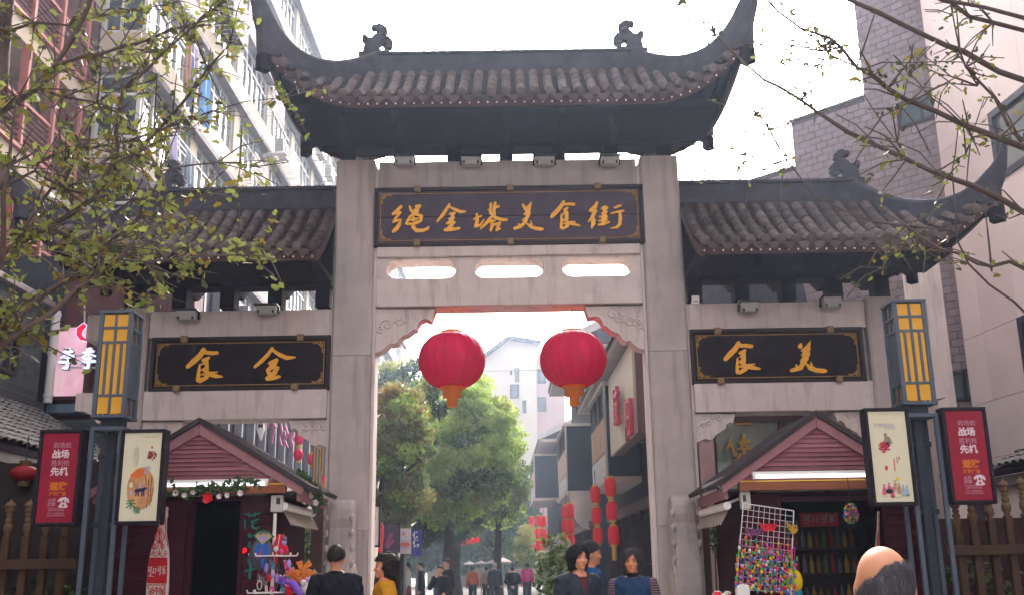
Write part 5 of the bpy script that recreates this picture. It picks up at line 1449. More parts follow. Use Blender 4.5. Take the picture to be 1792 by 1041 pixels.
for px, py in ((308,862),(323,866),(338,861),(384,868),(398,866),(421,862),(518,850),(535,859),(545,868),(530,842),(553,879)):
    wf = MB(); flower(P(px, py, KY0-.13 if px < 500 else 12.2), rg.uniform(.030,.042), wf); wf.build('white_flower', M('white_petal', (.62,.56,.54), .7, .1), gt)
for px, py, r in ((364,871,.05),):
    rf = MB(); rf.ball(P(px,py,KY0-.13), r, 10, (1,.8,.8)); flower(P(px,py,KY0-.15), r*1.3, rf); rf.build('red_flower', M('red_petal', (.6,.02,.03), .6, .1), gt)
# electric boxes and rolled awnings
eb = thing('meter_box', 'white electric meter box at the right corner of the left kiosk', 'meter box', tuple(P(487,880,KY0+.1)))
a, b = P(475,866,KY0+.08), P(494,895,KY0+.08); mb = MB(); mb.box(a.x, b.x, KY0+.05, KY0+.15, b.z, a.z); mb.build('casing', whitebox, eb, bevel=.01)
mb = MB(); mb.box((a.x+b.x)/2, b.x-.02, KY0+.044, KY0+.049, a.z-.10, a.z-.03); mb.build('meter_window', M('meter_dark', (.05,.07,.07), .2), eb)
eb = thing('meter_box', 'white electric meter box behind the top of the wire grid', 'meter box', tuple(P(1303,870,KY0+.1)))
a, b = P(1295,858,KY0+.08), P(1314,890,KY0+.08); mb = MB(); mb.box(a.x, b.x, KY0+.05, KY0+.15, b.z, a.z); mb.build('casing', whitebox, eb, bevel=.01)
mb = MB(); mb.box(a.x+.02, (a.x+b.x)/2, KY0+.044, KY0+.049, a.z-.12, a.z-.05); mb.build('meter_window', M('meter_dark', (.05,.07,.07), .2), eb)
awn_m = M('faded_awning_cloth', (.36,.31,.28), .85, .12, 4)
def awning(x, z, s, label):
    t = thing('rolled_awning', label, 'awning', (x, 12.5, z-.2), 'rolled awnings on the kiosk sides')
    mb = MB(); mb.tube([(x, KY0+.1, z), (x+s*.0, 13.4, z)], .045, 12); mb.build('roller', white_m, t)
    mb = MB(); n = 22
    top = lambda u: V((x-s*.035, KY0+.15+u*1.7, z-.02))
    vs = []; fs = []
    mb.grid(lambda u, v: top(u)+V((s*.10*v, 0, -.17*v-(.022*abs(math.sin(u*n*math.pi/2)) if v > .95 else 0))), 44, 4)
    mb.build('valance', awn_m, t)
    mb = MB()
    for y in (KY0+.25, 13.2): mb.bar((x, y, z+.02), (x-s*.22, y, z+.10), .03, .03)
    mb.build('bracket', whitebox, t)
awning(P(498,885,11.75).x, P(498,885,11.75).z, 1, 'rolled pale awning on the street side of the left kiosk')
awning(P(1272,884,11.75).x, P(1272,884,11.75).z, -1, 'rolled pale awning on the street side of the right kiosk')
# slatted floodlight panel on the right kiosk eave
fp = thing('flood_panel', 'slim ribbed lamp lying on the left eave of the right kiosk', 'lamp', tuple(P(1250,842,11.9)))
a, b = P(1271,836,11.75), P(1235,852,12.4); mb = MB(); mb.bar(a, b, .10, .035); mb.build('casing', lampgrey, fp, bevel=.005)
mb = MB()
for q in (.2,.4,.6,.8): c = a.lerp(b, q); mb.box(c.x-.06, c.x+.02, c.y-.01, c.y+.01, c.z-.06, c.z-.02)
mb.build('cooling_fins', greymetal, fp, kind='stuff')
# painted green characters and red spot beside the left kiosk door
yw = KY0+.16
paintg = M('green_paint', (.012,.13,.10), .6, .2, 5)
HUA = [[(140,300,14),(205,318,20),(285,296,14)],[(185,290,12),(190,330,16)],[(240,290,12),(236,330,16)],[(105,372,16),(150,368,16)],[(150,362,20),(150,440,12)],[(205,372,16),(270,352,16)],[(222,365,16),(215,420,20),(250,440,18),(275,415,10)],[(235,390,8),(262,380,8)]]
mb = MB(); fn = lambda x, y: P(400+x/5.18, 840+y/5.18, yw-.022); glyph(mb, HUA, fn, (0,-.004,0), 5.0); mb.build('green_character', paintg, kl)
mb = MB(); glyph(mb, [[(190,495,34),(196,505,34)]], fn, (0,-.004,0), 5.0); mb.build('green_dot', paintg, kl)
mb = MB(); glyph(mb, [[(190,560,20),(186,600,26)],[(185,720,30),(200,780,24),(190,880,30)],[(150,820,18),(240,800,18)]], fn, (0,-.004,0), 5.0); mb.build('green_stroke', paintg, kl)
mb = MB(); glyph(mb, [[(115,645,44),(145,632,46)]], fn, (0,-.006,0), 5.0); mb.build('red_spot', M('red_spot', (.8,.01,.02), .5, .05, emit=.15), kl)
# ------------------------------------------------------------------ flat bottle boards
cream = M('cream_board', (.68,.60,.55), .55, .06, 5)
cokered = M('deep_red_print', (.50,.012,.025), .5, .08, 6)
def bottle(fnxy, Y, label, name='bottle_board', half=None):
    t = thing(name, label, 'sign board', tuple(V(fnxy(645,900))+V((0,.03,0))), 'bottle shaped boards on the kiosks')
    # outline in zoom pixels of the left board (zoom 5.75 from 170,860)
    Lp = [(640,152),(636,200),(634,262),(625,330),(600,400),(575,480),(548,560),(530,640),(512,720),(503,800),(498,900),(492,1000),(490,1040),(520,1250)]
    Rp = [(708,150),(712,165),(706,180),(708,240),(698,260),(694,330),(693,400),(700,470),(712,540),(720,620),(722,700),(720,800),(718,900),(714,1000),(708,1040),(680,1250)]
    out = Lp + Rp[::-1]
    D = V((0,-.03,0))
    mb = MB(); mb.prism([V(fnxy(x, y)) for x, y in out], (0,.03,0)); mb.build('board', cream, t)
    f2 = lambda x, y: V(fnxy(x, y))-V((0,.001,0))
    mb = MB(); mb.prism([f2(x, y) for x, y in [(530,660),(512,720),(503,800),(500,920),(700,922),(706,800),(708,720),(706,660)]], (0,-.003,0)); mb.build('red_band', cokered, t)
    def st(name, strokes, m_, off=.004, res=2.2):
        mb = MB(); glyph(mb, strokes, lambda x, y: V(fnxy(x, y))-V((0,off,0)), (0,-.003,0), res); mb.build(name, m_, t)
    C_ = lambda cx, cy, r, a0, a1, w, n=10: [(cx+r*math.cos(math.radians(a0+(a1-a0)*i/n)), cy+r*math.sin(math.radians(a0+(a1-a0)*i/n)), w) for i in range(n+1)]
    st('papercut_pattern', [[(642,160,7),(700,160,7)],[(690,170,7),(686,250,7)],[(645,180,7),(668,200,7),(650,222,7),(638,205,7)],C_(668,195,14,0,300,6),C_(655,285,24,-90,220,8),C_(650,300,10,0,300,6),[(690,260,8),(688,330,8),(690,400,7),(700,470,7),(712,545,7)],C_(645,350,16,90,330,7),[(608,392,7),(580,480,7),(556,560,7)]], cokered)
    # lantern of the paper cut
    lan = [C_(630,450,50,0,360,9,20), [(630,398,8),(630,500,8)], [(630,400,7),(606,450,7),(630,500,7)], [(630,400,7),(654,450,7),(630,500,7)], [(605,385,12),(655,385,12)], [(625,370,9),(637,370,9)], [(606,512,12),(656,512,12)], [(616,520,7),(612,570,7)],[(644,520,7),(646,570,7)]]
    st('papercut_lantern', lan, cokered)
    st('papercut_pattern', [C_(575,545,22,0,360,7),[(548,570,7),(600,570,7)],[(575,520,6),(575,600,6)],[(556,600,7),(580,620,7),(596,600,7)],C_(660,545,18,0,360,6),[(660,520,6),(660,590,6)],C_(590,620,26,-20,180,8),C_(665,620,28,0,200,8),C_(690,610,14,0,300,6),[(540,640,8),(560,600,7)],[(627,580,7),(627,640,7)]], cokered)
    KO = [[(515,760,6),(556,752,6)],[(524,775,6),(534,775,6),(532,800,6),(518,800,6),(524,775,6)],[(548,755,7),(540,838,6),(528,830,5)]]
    st('white_lettering', KO+[[(570,770,7),(594,770,7),(585,815,7),(560,815,7),(570,770,7)],[(516,848,5),(540,846,6),(570,850,5)]]+[[(x+94, y-4, w) for x, y, w in s] for s in KO]+[[(662,760,6),(696,745,5)],[(668,760,6),(660,790,6),(690,786,6)],[(676,770,7),(672,830,6)],[(664,805,5),(652,822,5)],[(684,802,5),(690,820,5)]], cream, .005)
    st('papercut_pattern', [C_(535,955,24,0,280,8),C_(660,955,24,180,-100,8),[(505,935,7),(690,935,7)],C_(600,1030,60,180,360,9,16),C_(600,1030,36,180,360,8),[(600,960,8),(600,1060,7)],C_(560,1030,40,190,300,8),C_(642,1030,40,350,240,8),[(686,940,6),(682,1040,6)],C_(540,1010,18,0,300,6),C_(662,1010,18,0,300,6),C_(600,1100,50,0,180,8),[(540,1150,8),(660,1150,8)]], cokered)
BY = KY0+.02
bottle(lambda x, y: P(170+x/5.75, 860+y/5.75, BY-.02), BY, 'cream bottle shaped board with red paper-cut pattern on the left kiosk')
def rb(x, y):   # narrow edge-on copy on the right kiosk
    p = P(1535+(x-700)*.05*1.0, 893+(y-150)/5.75*.98, BY-.02)
    return (p.x, p.y, p.z)
def rb2(x, y):
    # board turned away: width foreshortened about its own edge
    q = P(1530, 893+(y-150)/5.75*.98, 11.3); return V((q.x+(x-490)/5.75/1800*11.3*.42, 11.3+(x-490)/5.75/1800*11.3*.5, q.z))
bottle(rb2, BY, 'cream and red bottle shaped board seen at an angle behind the bald man')
# ------------------------------------------------------------------ goods on the left kiosk
def pal(name, h, **k): return M('goods_'+name, tuple(x*.72 for x in srgb(h)), .55, .15, 8, **k)
cols = {k: pal(k, h) for k, h in dict(red='#E8203A', pink='#F060A0', orange='#F08A3C', yellow='#F2D21E', green='#58B848', teal='#2C93A8', blue='#2F6FC8', purple='#8A5AD0', lilac='#B9A0E8', white='#E8E4E0', black='#15131A', grey='#6E6878', dkgreen='#0F7040', gold='#C79A38').items()}
st_ = thing('toy_rack', 'white wire display rack hung with bags, masks and trinkets before the left kiosk', 'display rack', (P(480,980,11.0).x, 11.0, 0))
xr_ = P(478,980,11.0).x
mb = MB(); mb.tube([(xr_,11.0,.05),(xr_,11.0,P(0,905,11).z)], .018, 8); mb.build('pole', white_m, st_)
mb = MB()
for z in (P(480,972,11.0).z, P(480,1036,11.0).z):
    for k in range(8):
        a = k*math.pi/4+.2; d = V((math.cos(a), math.sin(a), 0)); c = V((xr_,11.0,z)); mb.bar(c, c+d*.24, .012, .012); mb.bar(c+d*.24, c+d*.25+V((0,0,.03)), .012, .012)
    mb.tube([(xr_+.16*math.cos(a), 11+.16*math.sin(a), z) for a in np.linspace(0, 6.283, 20)], .007, 5, caps=False)
mb.build('hook_arms', white_m, st_)
mb = MB(); mb.tube([(xr_+.22*math.cos(a), 11+.22*math.sin(a), .03) for a in np.linspace(0, 6.283, 16)], .015, 6, caps=False); mb.build('base_ring', white_m, st_)
def flat(name, pts, Y, m_, par=None, d=.02, label=None, cat=None, group=None):
    mb = MB(); mb.prism([P(x, y, Y) for x, y in pts], (0,d,0)); return mb.build(name, m_, par, label=label, cat=cat, group=group)
# diamond fan with a green edge
fan = thing('fan_kite', 'diamond shaped green edged fan with pale lace pattern on the toy rack', 'fan', tuple(P(460,940,10.9)))
flat('green_edge', [(442,936),(451,929),(462,926),(471,929),(480,938),(459,956)], 10.90, cols['dkgreen'], fan)
flat('pale_face', [(446,937),(453,931),(462,929),(469,931),(476,938),(459,952)], 10.896, pal('sand','#C9B48E'), fan, .003)
flat('dark_arc', [(452,932),(462,929),(470,932),(467,934),(461,932),(455,935)], 10.893, cols['grey'], fan, .003)
mb = MB(); glyph(mb, [[(460*4,942*4,38)],[(454*4,940*4,14)],[(466*4,940*4,14)]], lambda x, y: P(x/4,y/4,10.893), (0,-.003,0), 3); mb.build('lilac_medallion', cols['lilac'], fan)
bag = thing('round_bag', 'round grey backpack with a blue dial face hanging under the fan', 'bag', tuple(P(460,970,10.98)))
c = P(460,962,10.97); mb = MB(); mb.ball(c-V((.01,0,.04)), 1, 18, (.135,.07,.16)); mb.build('pouch', pal('bag','#5C5568'), bag)
mb = MB(); mb.lathe([(.105,0),(.105,.012),(.09,.014)], c+V((.005,-.055,.0)), 24, ax=(0,-1,0)); mb.build('grey_ring', cols['grey'], bag)
mb = MB(); mb.lathe([(.075,0),(.07,.004)], c+V((.005,-.069,.0)), 24, ax=(0,-1,0)); mb.build('blue_dial', cols['blue'], bag)
mb = MB(); mb.prism([c+V((a,-.074,b)) for a, b in ((-.03,-.07),(-.012,-.07),(.02,.03),(.012,.03))], (0,-.004,0)); mb.build('red_flash', cols['red'], bag)
rb_ = thing('red_bags', 'red and white printed packets hanging on the toy rack', 'packets', tuple(P(492,965,10.95)))
flat('red_packet', [(486,934),(497,934),(496,952),(491,972),(480,972),(477,955)], 10.94, cols['red'], rb_)
flat('white_string', [(489,935),(490.5,935),(484,972),(482.5,972)], 10.937, cols['white'], rb_, .003)
for i, (x, y, k) in enumerate(((483,960,'white'),(497,948,'lilac'),(499,958,'red'),(493,964,'pink'),(501,964,'red'),(498,943,'grey'))):
    mb = MB(); mb.ball(P(x,y,10.92), .028, 8, (1,.7,1.1)); mb.build('trinket', cols[k], rb_)
rr = random.Random(21)
tr = thing('hanging_trinkets', 'jumble of small coloured pendants hanging from the toy rack arms', 'trinkets', tuple(P(480,1005,11)))
for i in range(46):
    x, y = rr.uniform(452, 506), rr.uniform(976, 1034); k = rr.choice(['black','grey','teal','orange','red','white','lilac','blue','pink','black','grey'])
    c = P(x, y, rr.uniform(10.85,11.1)); mb = MB(); q = rr.random()
    if q < .4: mb.ball(c, rr.uniform(.012,.03), 8, (1,.7,rr.uniform(1,2.2)))
    elif q < .7: mb.tube([c+V((rr.uniform(.02,.03)*math.cos(a),0,.045*math.sin(a))) for a in np.linspace(0,6.283,12)], .005, 5, caps=False)
    else: mb.obox(c, (.012,0,.004), (0,.008,0), (-.006,0,.04))
    mb.tube([c+V((0,0,.03)), c+V((0,0,.10))], .002, 4); mb.build('trinket', cols[k], tr)
# toys heaped on a table: flowers, windmill, animals
tb = thing('toy_table', 'low table heaped with bright soft toys between the left kiosk and the pillar', 'table', (P(525,1030,10.9).x, 10.9, 0))
tx = P(525,1030,10.9).x
mb = MB(); mb.box(tx-.28, tx+.30, 10.65, 11.2, 1.0, 1.04); mb.build('table_top', redwood, tb)
for sx in (-.25,.27):
    for sy in (10.68, 11.17):
        mb = MB(); mb.box(tx+sx-.02, tx+sx+.02, sy-.02, sy+.02, .004, .999); mb.build('leg', redwood, tb)
def toy(px, py, Y, k, shape, s, label, cat='soft toy'):
    c = P(px, py, Y); t = thing('soft_toy', label, cat, tuple(c-V((0,0,s))), 'soft toys heaped before the left kiosk')
    if shape == 'ball':
        mb = MB(); mb.ball(c, s, 12, (1,.8,1)); mb.build('body', cols[k], t); mb = MB(); mb.ball(c+V((-.3*s,-.5*s,.9*s)), s*.6, 10); mb.build('head', cols[k], t)
        for q in (-1, 1):
            mb = MB(); mb.ball(c+V((-.3*s+q*s*.4,-.4*s,1.45*s)), s*.22, 8); mb.build('ear', cols['white'] if k != 'white' else cols['pink'], t)
            mb = MB(); mb.ball(c+V((-.3*s+q*s*.22,-1.02*s,1.0*s)), s*.09, 6); mb.build('eye', cols['black'], t)
    elif shape == 'spike':
        mb = MB(); mb.ball(c, s*.5, 10); mb.build('body', cols[k], t)
        for i in range(26):
            d = V((rr.uniform(-1,1), rr.uniform(-1,.2), rr.uniform(-.4,1))).normalized()
            mb = MB(); mb.tube([c+d*s*.4, c+d*s*.8+V((0,0,.01)), c+d*s*1.25+V((rr.uniform(-.02,.02),0,.02))], [s*.13,s*.10,s*.03], 5); mb.build('petal', cols[k], t)
    elif shape == 'tail':
        pts = [c+V((s*(-1.6+.32*i), -.02*i, s*(1.0-.10*i*i*.35))) for i in range(9)]
        mb = MB(); mb.tube(pts, [s*.3,s*.42,s*.5,s*.54,s*.55,s*.52,s*.46,s*.38,s*.25], 10); mb.build('body', cols[k], t)
        for i, q in enumerate((.2,.5)):
            mb = MB(); mb.ball(pts[1]+V((s*(q-.3),-s*.42,s*.15)), s*.1, 6); mb.build('eye', cols['white'], t)
    elif shape == 'pinwheel':
        for i in range(5):
            a = i*1.257+.4; d = V((math.cos(a),0,math.sin(a))); e = V((-math.sin(a),0,math.cos(a)))
            mb = MB(); mb.prism([c, c+d*s+e*s*.1, c+d*s*.9+e*s*.75, c+e*s*.45+d*s*.2], (0,.012,0)); mb.build('sail', cols[k], t)
        mb = MB(); mb.tube([c+V((0,.01,0)), c+V((.03,.03,-s*2.2))], .006, 5); mb.build('stick', cols['white'], t)
toy(531,997,10.95,'orange','pinwheel',.10,'orange paper pinwheel standing highest behind the soft toys','pinwheel')
toy(542,1010,10.97,'gold','pinwheel',.085,'golden yellow paper pinwheel nearest the man in the suit','pinwheel')
toy(504,993,11.05,'black','ball',.05,'small black soft toy beside the rack arm')
toy(513,1003,11.0,'pink','ball',.04,'bright pink soft toy above the orange spiky ones')
toy(512,1012,10.9,'orange','spike',.075,'orange spiky soft toy, left of the two')
toy(525,1014,10.86,'orange','spike',.075,'orange spiky soft toy, right of the two')
toy(497,1018,10.85,'purple','ball',.045,'small violet soft toy left of the orange spiky ones')
toy(523,1031,10.8,'purple','tail',.075,'long lilac caterpillar soft toy lying lowest in the heap')
toy(535,1029,10.78,'white','ball',.06,'white soft toy with dark eyes beside the lilac caterpillar')
toy(541,1020,10.86,'lilac','ball',.04,'pale lilac soft toy next to the suited man')
toy(506,1035,10.75,'red','ball',.045,'red soft toy at the foot of the rack')
toy(500,1032,10.9,'teal','tail',.03,'small teal toy hanging at the rack foot')
# planter greenery seen between kiosk and pillar
def bush(name, c, r, n, ls, mats, label, cat='shrub', stem=True, trunk_h=None, sd=0, flat_=1.0, group=None):
    q = random.Random(sd); t = thing(name, label, cat, (c[0], c[1], 0 if stem else c[2]-r[2]), group); c = V(c)
    for mi_, m_ in enumerate(mats):
        mb = MB()
        for i in range(n//len(mats)):
            while True:
                d = V((q.uniform(-1,1), q.uniform(-1,1), q.uniform(-1,1)))
                if .25 < d.length < 1: break
            o = c + V((d.x*r[0], d.y*r[1], d.z*r[2]))
            k = V((q.gauss(0,1), q.gauss(0,1), q.gauss(0,1))).normalized(); e = k.orthogonal().normalized(); s = ls*q.uniform(.6,1.3)
            mb._add([o-k*s, o+e*s*.45, o+k*s, o-e*s*.45], [(0,1,2,3)])
        mb.build('foliage' if mi_ == 0 else 'light_foliage', m_, t, kind='stuff')
    if stem:
        mb = MB()
        for i in range(5):
            mb.tube([(c.x+q.uniform(-.05,.05), c.y, .004), (c.x+q.uniform(-.1,.1), c.y, c.z*.5), (c.x+q.uniform(-.5,.5)*r[0], c.y+q.uniform(-.5,.5)*r[1], c.z+q.uniform(-.3,.6)*r[2])], [.02,.015,.006], 5)
        mb.build('stems', M('bush_stem', (.05,.04,.025), .8), t, kind='stuff')
    return t
leaf_d = M('deep_green_leaf', (.030,.062,.022), .55, .3, 3, trans=.2, rand=.1)
leaf_y = M('fresh_green_leaf', (.085,.13,.03), .55, .3, 3, trans=.3, rand=.1)
bush('potted_shrub', (P(534,960,14.9).x, 14.9, 1.75), (.22,.25,.42), 420, .05, [leaf_d, leaf_y], 'dark green shrub glimpsed between the left kiosk and the centre pillar', sd=3)
bush('potted_shrub', (P(1256,935,14.9).x, 14.9, 1.9), (.14,.2,.38), 360, .045, [leaf_d, M('grey_green_leaf', (.12,.15,.10), .6, .2, 4, trans=.2)], 'grey green shrub glimpsed between the right pillar and the right kiosk', sd=4)
bs = thing('brown_board', 'brown timber panel between the left kiosk and the centre pillar', 'panel', (P(556,960,14.7).x, 14.7, 0))
a, b = P(546,880,14.7), P(570,1041,14.7); mb = MB(); mb.box(a.x, b.x-.02, 14.7, 14.76, .004, 2.3); mb.build('panel_board', M('brown_panel', (.07,.038,.034), .7, .2, 4), bs)
bs = thing('brown_board', 'dark brown timber panel between the right pillar and the right kiosk', 'panel', (P(1240,960,14.7).x, 14.7, 0))
a, b = P(1224,880,14.7), P(1248,1041,14.7); mb = MB(); mb.box(a.x, b.x, 14.7, 14.76, .004, 2.25); mb.build('panel_board', M('brown_panel', (.07,.038,.034), .7, .2, 4), bs)
# ------------------------------------------------------------------ goods at the right kiosk: wire grid with beads
GYY = 10.4
gr = thing('wire_grid', 'white wire grid panel leaning before the right kiosk', 'wire grid', tuple(P(1338,1041,GYY)))
TL, TR, BL, BR_ = P(1301,880,GYY+.1), P(1389,893,GYY+.1), P(1288,1030,GYY-.1), P(1384,1036,GYY-.1)
def gp2(u, v): return TL.lerp(TR, u).lerp(BL.lerp(BR_, u), v)
gw = M('white_wire', (.66,.64,.63), .5, .05)
mb = MB()
for a, b in (((0,0),(1,0)),((1,0),(1,1)),((0,1),(1,1)),((0,0),(0,1))): mb.tube([gp2(*a), gp2(*b)], .0055, 6)
mb.build('frame', gw, gr)
for i in range(1, 9): mb = MB(); mb.tube([gp2(i/9.5,0), gp2(i/9.5,1)], .0024, 5); mb.build('wire', gw, gr)
for i in range(1, 14): mb = MB(); mb.tube([gp2(0,i/14), gp2(1,i/14)], .0024, 5); mb.build('wire', gw, gr)
mb = MB(); mb.tube([BL, V((BL.x, BL.y-.05, .004))], .01, 6); mb.tube([BR_, V((BR_.x, BR_.y-.05, .004))], .01, 6); mb.build('feet', gw, gr)
rr = random.Random(33)
bd = thing('bead_curtain', 'mass of strung coloured beads covering the lower half of the wire grid', 'beads', tuple(gp2(.5,1)+V((0,-.05,0))))
BM = {}
for k in ('red','pink','orange','yellow','green','teal','blue','lilac','purple','white'):
    mb = MB(); mb.ball((0,0,0), .0132, 8); BM[k] = mb.mesh('bead', cols[k])
bl_ = ['red','pink','pink','orange','orange','yellow','green','green','green','teal','teal','blue','lilac','purple','white']
nb = 0; strings = MB()
for s in range(17):
    u = -.03+1.06*s/16
    v0 = .48+.09*math.sin(s*2.1)+rr.uniform(-.03,.05)
    strings.tube([gp2(u, v0-.12)+V((0,-.03,0)), gp2(u, 1.0)+V((0,-.04,0))], .003, 4)
    v = v0
    while v < 1.02 and nb < 295:
        c = gp2(u+rr.uniform(-.03,.03), v)+V((0,-.035-rr.uniform(0,.06),0)); sc = rr.uniform(.72,1.3)
        inst('bead', BM[rr.choice(bl_)], bd, Matrix.Translation(c) @ Matrix.Diagonal((sc, sc, sc*1.15, 1))); nb += 1
        v += rr.uniform(.022,.04)
strings.build('cords', cols['pink'], bd, kind='stuff')
def mask(u, v, k, pts, label):
    c = gp2(u, v)+V((0,-.03,0)); t = thing('party_mask', label, 'mask', tuple(c), 'masks clipped to the wire grid')
    mb = MB(); mb.prism([c+V((a,-.03*math.cos(a*14),b)) for a, b in pts], (0,.012,0)); mb.build('mask_face', cols[k] if k in cols else pal(k,k), t)
    for q in (-1, 1):
        mb = MB(); mb.lathe([(.007,0),(.005,.003)], c+V((q*.033,-.034,.0)), 10, ax=(0,-1,0)); mb.build('eye_hole', cols['black'], t)
mp = [(-.09,.05),(-.04,.02),(0,.03),(.04,.02),(.09,.035),(.07,-.02),(.03,-.055),(0,-.03),(-.03,-.055),(-.07,-.02)]
mask(.50,.24,'red',mp,'bright red feathered mask in the middle of the wire grid')
mask(.22,.32,'#7A4A78',mp,'dull purple mask at the left of the wire grid')
mask(.50,.545,'#8A8090',[(a*1.0,b*.9) for a,b in mp],'silver grey mask just above the beads')
mask(.95,.22,'gold',[(-.05,.06),(.0,.02),(.05,.03),(.06,-.02),(.03,-.06),(-.01,-.05),(-.045,.0)],'gold crescent mask at the right edge of the wire grid')
# ball cluster hanging in the right doorway
cl = thing('ball_cluster', 'hanging cluster of coloured plastic balls in the right kiosk doorway', 'balls', tuple(P(1488,900,KY0-.05)))
c0 = P(1489,898,KY0-.02)
for i in range(96):
    d = V((rr.gauss(0,1), rr.gauss(0,1), rr.gauss(0,1))).normalized(); sc = rr.uniform(.75,1.2)
    inst('ball', BM[rr.choice(bl_)], cl, Matrix.Translation(c0+V((d.x*.078, d.y*.06, d.z*.105))) @ Matrix.Diagonal((sc,sc,sc,1)))
mb = MB(); mb.ball(c0, 1, 12, (.055,.04,.08)); mb.build('core', cols['grey'], cl)
mb = MB(); mb.tube([c0, c0+V((0,0,.5))], .004, 4); mb.build('hanging_cord', wire_m, cl)
# yellow shirted doll, table, basin and white chair back
dl = thing('doll', 'yellow round backed doll standing beside the bead curtain', 'doll', tuple(P(1390,1035,10.5)))
c = P(1390,1016,10.5); mb = MB(); mb.ball(c, 1, 14, (.085,.06,.115)); mb.build('body', cols['yellow'], dl)
mb = MB(); mb.ball(c+V((.005,0,-.115)), 1, 12, (.07,.05,.05)); mb.build('trousers', cols['teal'], dl)
mb = MB(); mb.box(c.x-.05,c.x+.06,10.46,10.54,1.04,c.z-.15); mb.build('stand', cols['black'], dl)
gt_ = thing('goods_table', 'table with pink and white goods at the foot of the right pillar', 'table', (P(1258,1036,10.6).x, 10.7, 0))
x0, x1 = P(1232,1036,10.6).x, P(1400,1036,10.6).x
mb = MB(); mb.box(x0, x1, 10.42, 11.1, 1.02, 1.06); mb.build('table_top', M('table_cloth_grey', (.3,.24,.25), .8), gt_)
for x in (x0+.05, x1-.05):
    for y in (10.46, 11.05): mb = MB(); mb.box(x-.02,x+.02,y-.02,y+.02,.004,1.019); mb.build('leg', greymetal, gt_)
bsn = thing('basin', 'white and pink basin of red goods on the right goods table', 'basin', tuple(P(1258,1038,10.6)))
c = P(1262,1038,10.65); c.z = 1.062; mb = MB(); mb.lathe([(.09,0),(.14,.07),(.15,.075),(.135,.06),(.08,.02)], c, 20, caps=True); mb.build('bowl', pal('bowl','#E7B8C4'), bsn)
for i in range(14):
    mb = MB(); mb.ball(c+V((rr.uniform(-.1,.1), rr.uniform(-.08,.08), .08+rr.uniform(0,.03))), .03, 8, (1.3,1,.7)); mb.build('fruit', cols[rr.choice(['red','orange','red','white'])], bsn)
ch_ = thing('chair', 'white plastic chair seen from behind before the wire grid', 'chair', (P(1302,1036,9.9).x, 9.9, 0))
a, b = P(1289,1022,9.9), P(1313,1041,9.9)
mb = MB(); pts = []
x0, x1, zt = a.x, b.x, a.z
pts = [(x0,9.9,.8),(x0,9.9,zt-.03),(x0+.01,9.9,zt-.01),(x0+.03,9.9,zt),(x1-.03,9.9,zt),(x1-.01,9.9,zt-.01),(x1,9.9,zt-.03),(x1,9.9,.8)]
mb.prism(pts, (0,.03,0)); mb.build('backrest', white_m, ch_, bevel=.008)
mb = MB(); mb.box(x0-.12, x1+.12, 9.93, 10.32, .43, .46); mb.build('seat', white_m, ch_, bevel=.01)
for x in (x0-.09, x1+.09):
    for y in (9.96, 10.29): mb = MB(); mb.box(x-.015,x+.015,y-.015,y+.015,.004,.429); mb.build('leg', white_m, ch_)
for x in (x0+.02, x1-.02): mb = MB(); mb.box(x-.015,x+.015,9.93,9.96,.461,.80); mb.build('back_post', white_m, ch_)
# stock shelf and red sign inside the right kiosk
shf = thing('stock_shelf', 'dim stock shelf of bottles inside the right kiosk doorway', 'shelf', (3.45, 13.1, 0))
mb = MB(); mb.box(2.75, 4.2, 13.05, 13.09, .3, 1.95); mb.build('back_board', M('dim_shelf', (.04,.03,.035), .8), shf)
for z in (.6, .95, 1.3, 1.6):
    mb = MB(); mb.box(2.75, 4.2, 12.8, 13.049, z, z+.025); mb.build('shelf_board', M('dim_shelf', (.04,.03,.035), .8), shf)
    for i in range(16):
        x = 2.82+.085*i; mb = MB(); h = rr.uniform(.15,.24); mb.lathe([(.028,0),(.028,h*.6),(.012,h*.8),(.012,h)], (x, 12.9, z+.026), 8); mb.build('bottle', M('dim_bottle_'+str(i % 5), srgb(['#6A4A28','#4A5A3A','#7A3038','#5A5460','#8A7030'][i % 5]), .3, .1), shf)
rs = thing('brand_sign', 'dim red sign with slanted lettering inside the right kiosk', 'sign', tuple(P(1433,912,12.7)))
a, b = P(1400,897,12.7), P(1468,920,12.7); mb = MB(); mb.box(a.x, b.x, 12.7, 12.75, b.z, a.z); mb.build('panel', M('deep_red_panel', (.35,.02,.03), .5), rs)
KO = [[(515,760,6),(556,752,6)],[(524,775,6),(534,775,6),(532,800,6),(518,800,6),(524,775,6)],[(548,755,7),(540,838,6),(528,830,5)]]
LE = [[(570,770,7),(594,770,7),(585,815,7),(560,815,7),(570,770,7)]]+KO+[[(x+94,y-4,w) for x,y,w in s] for s in KO]+[[(662,760,6),(696,745,5)],[(668,760,6),(660,790,6),(690,786,6)],[(676,770,7),(672,830,6)],[(664,805,5),(652,822,5)],[(684,802,5),(690,820,5)]]
mb = MB(); glyph(mb, LE, lambda x, y: P(1405+(x-510)*.31, 901+(y-750)*.16, 12.695), (0,-.004,0), 2.2); mb.build('white_lettering', M('dim_white_letter', (.5,.35,.36), .6), rs)
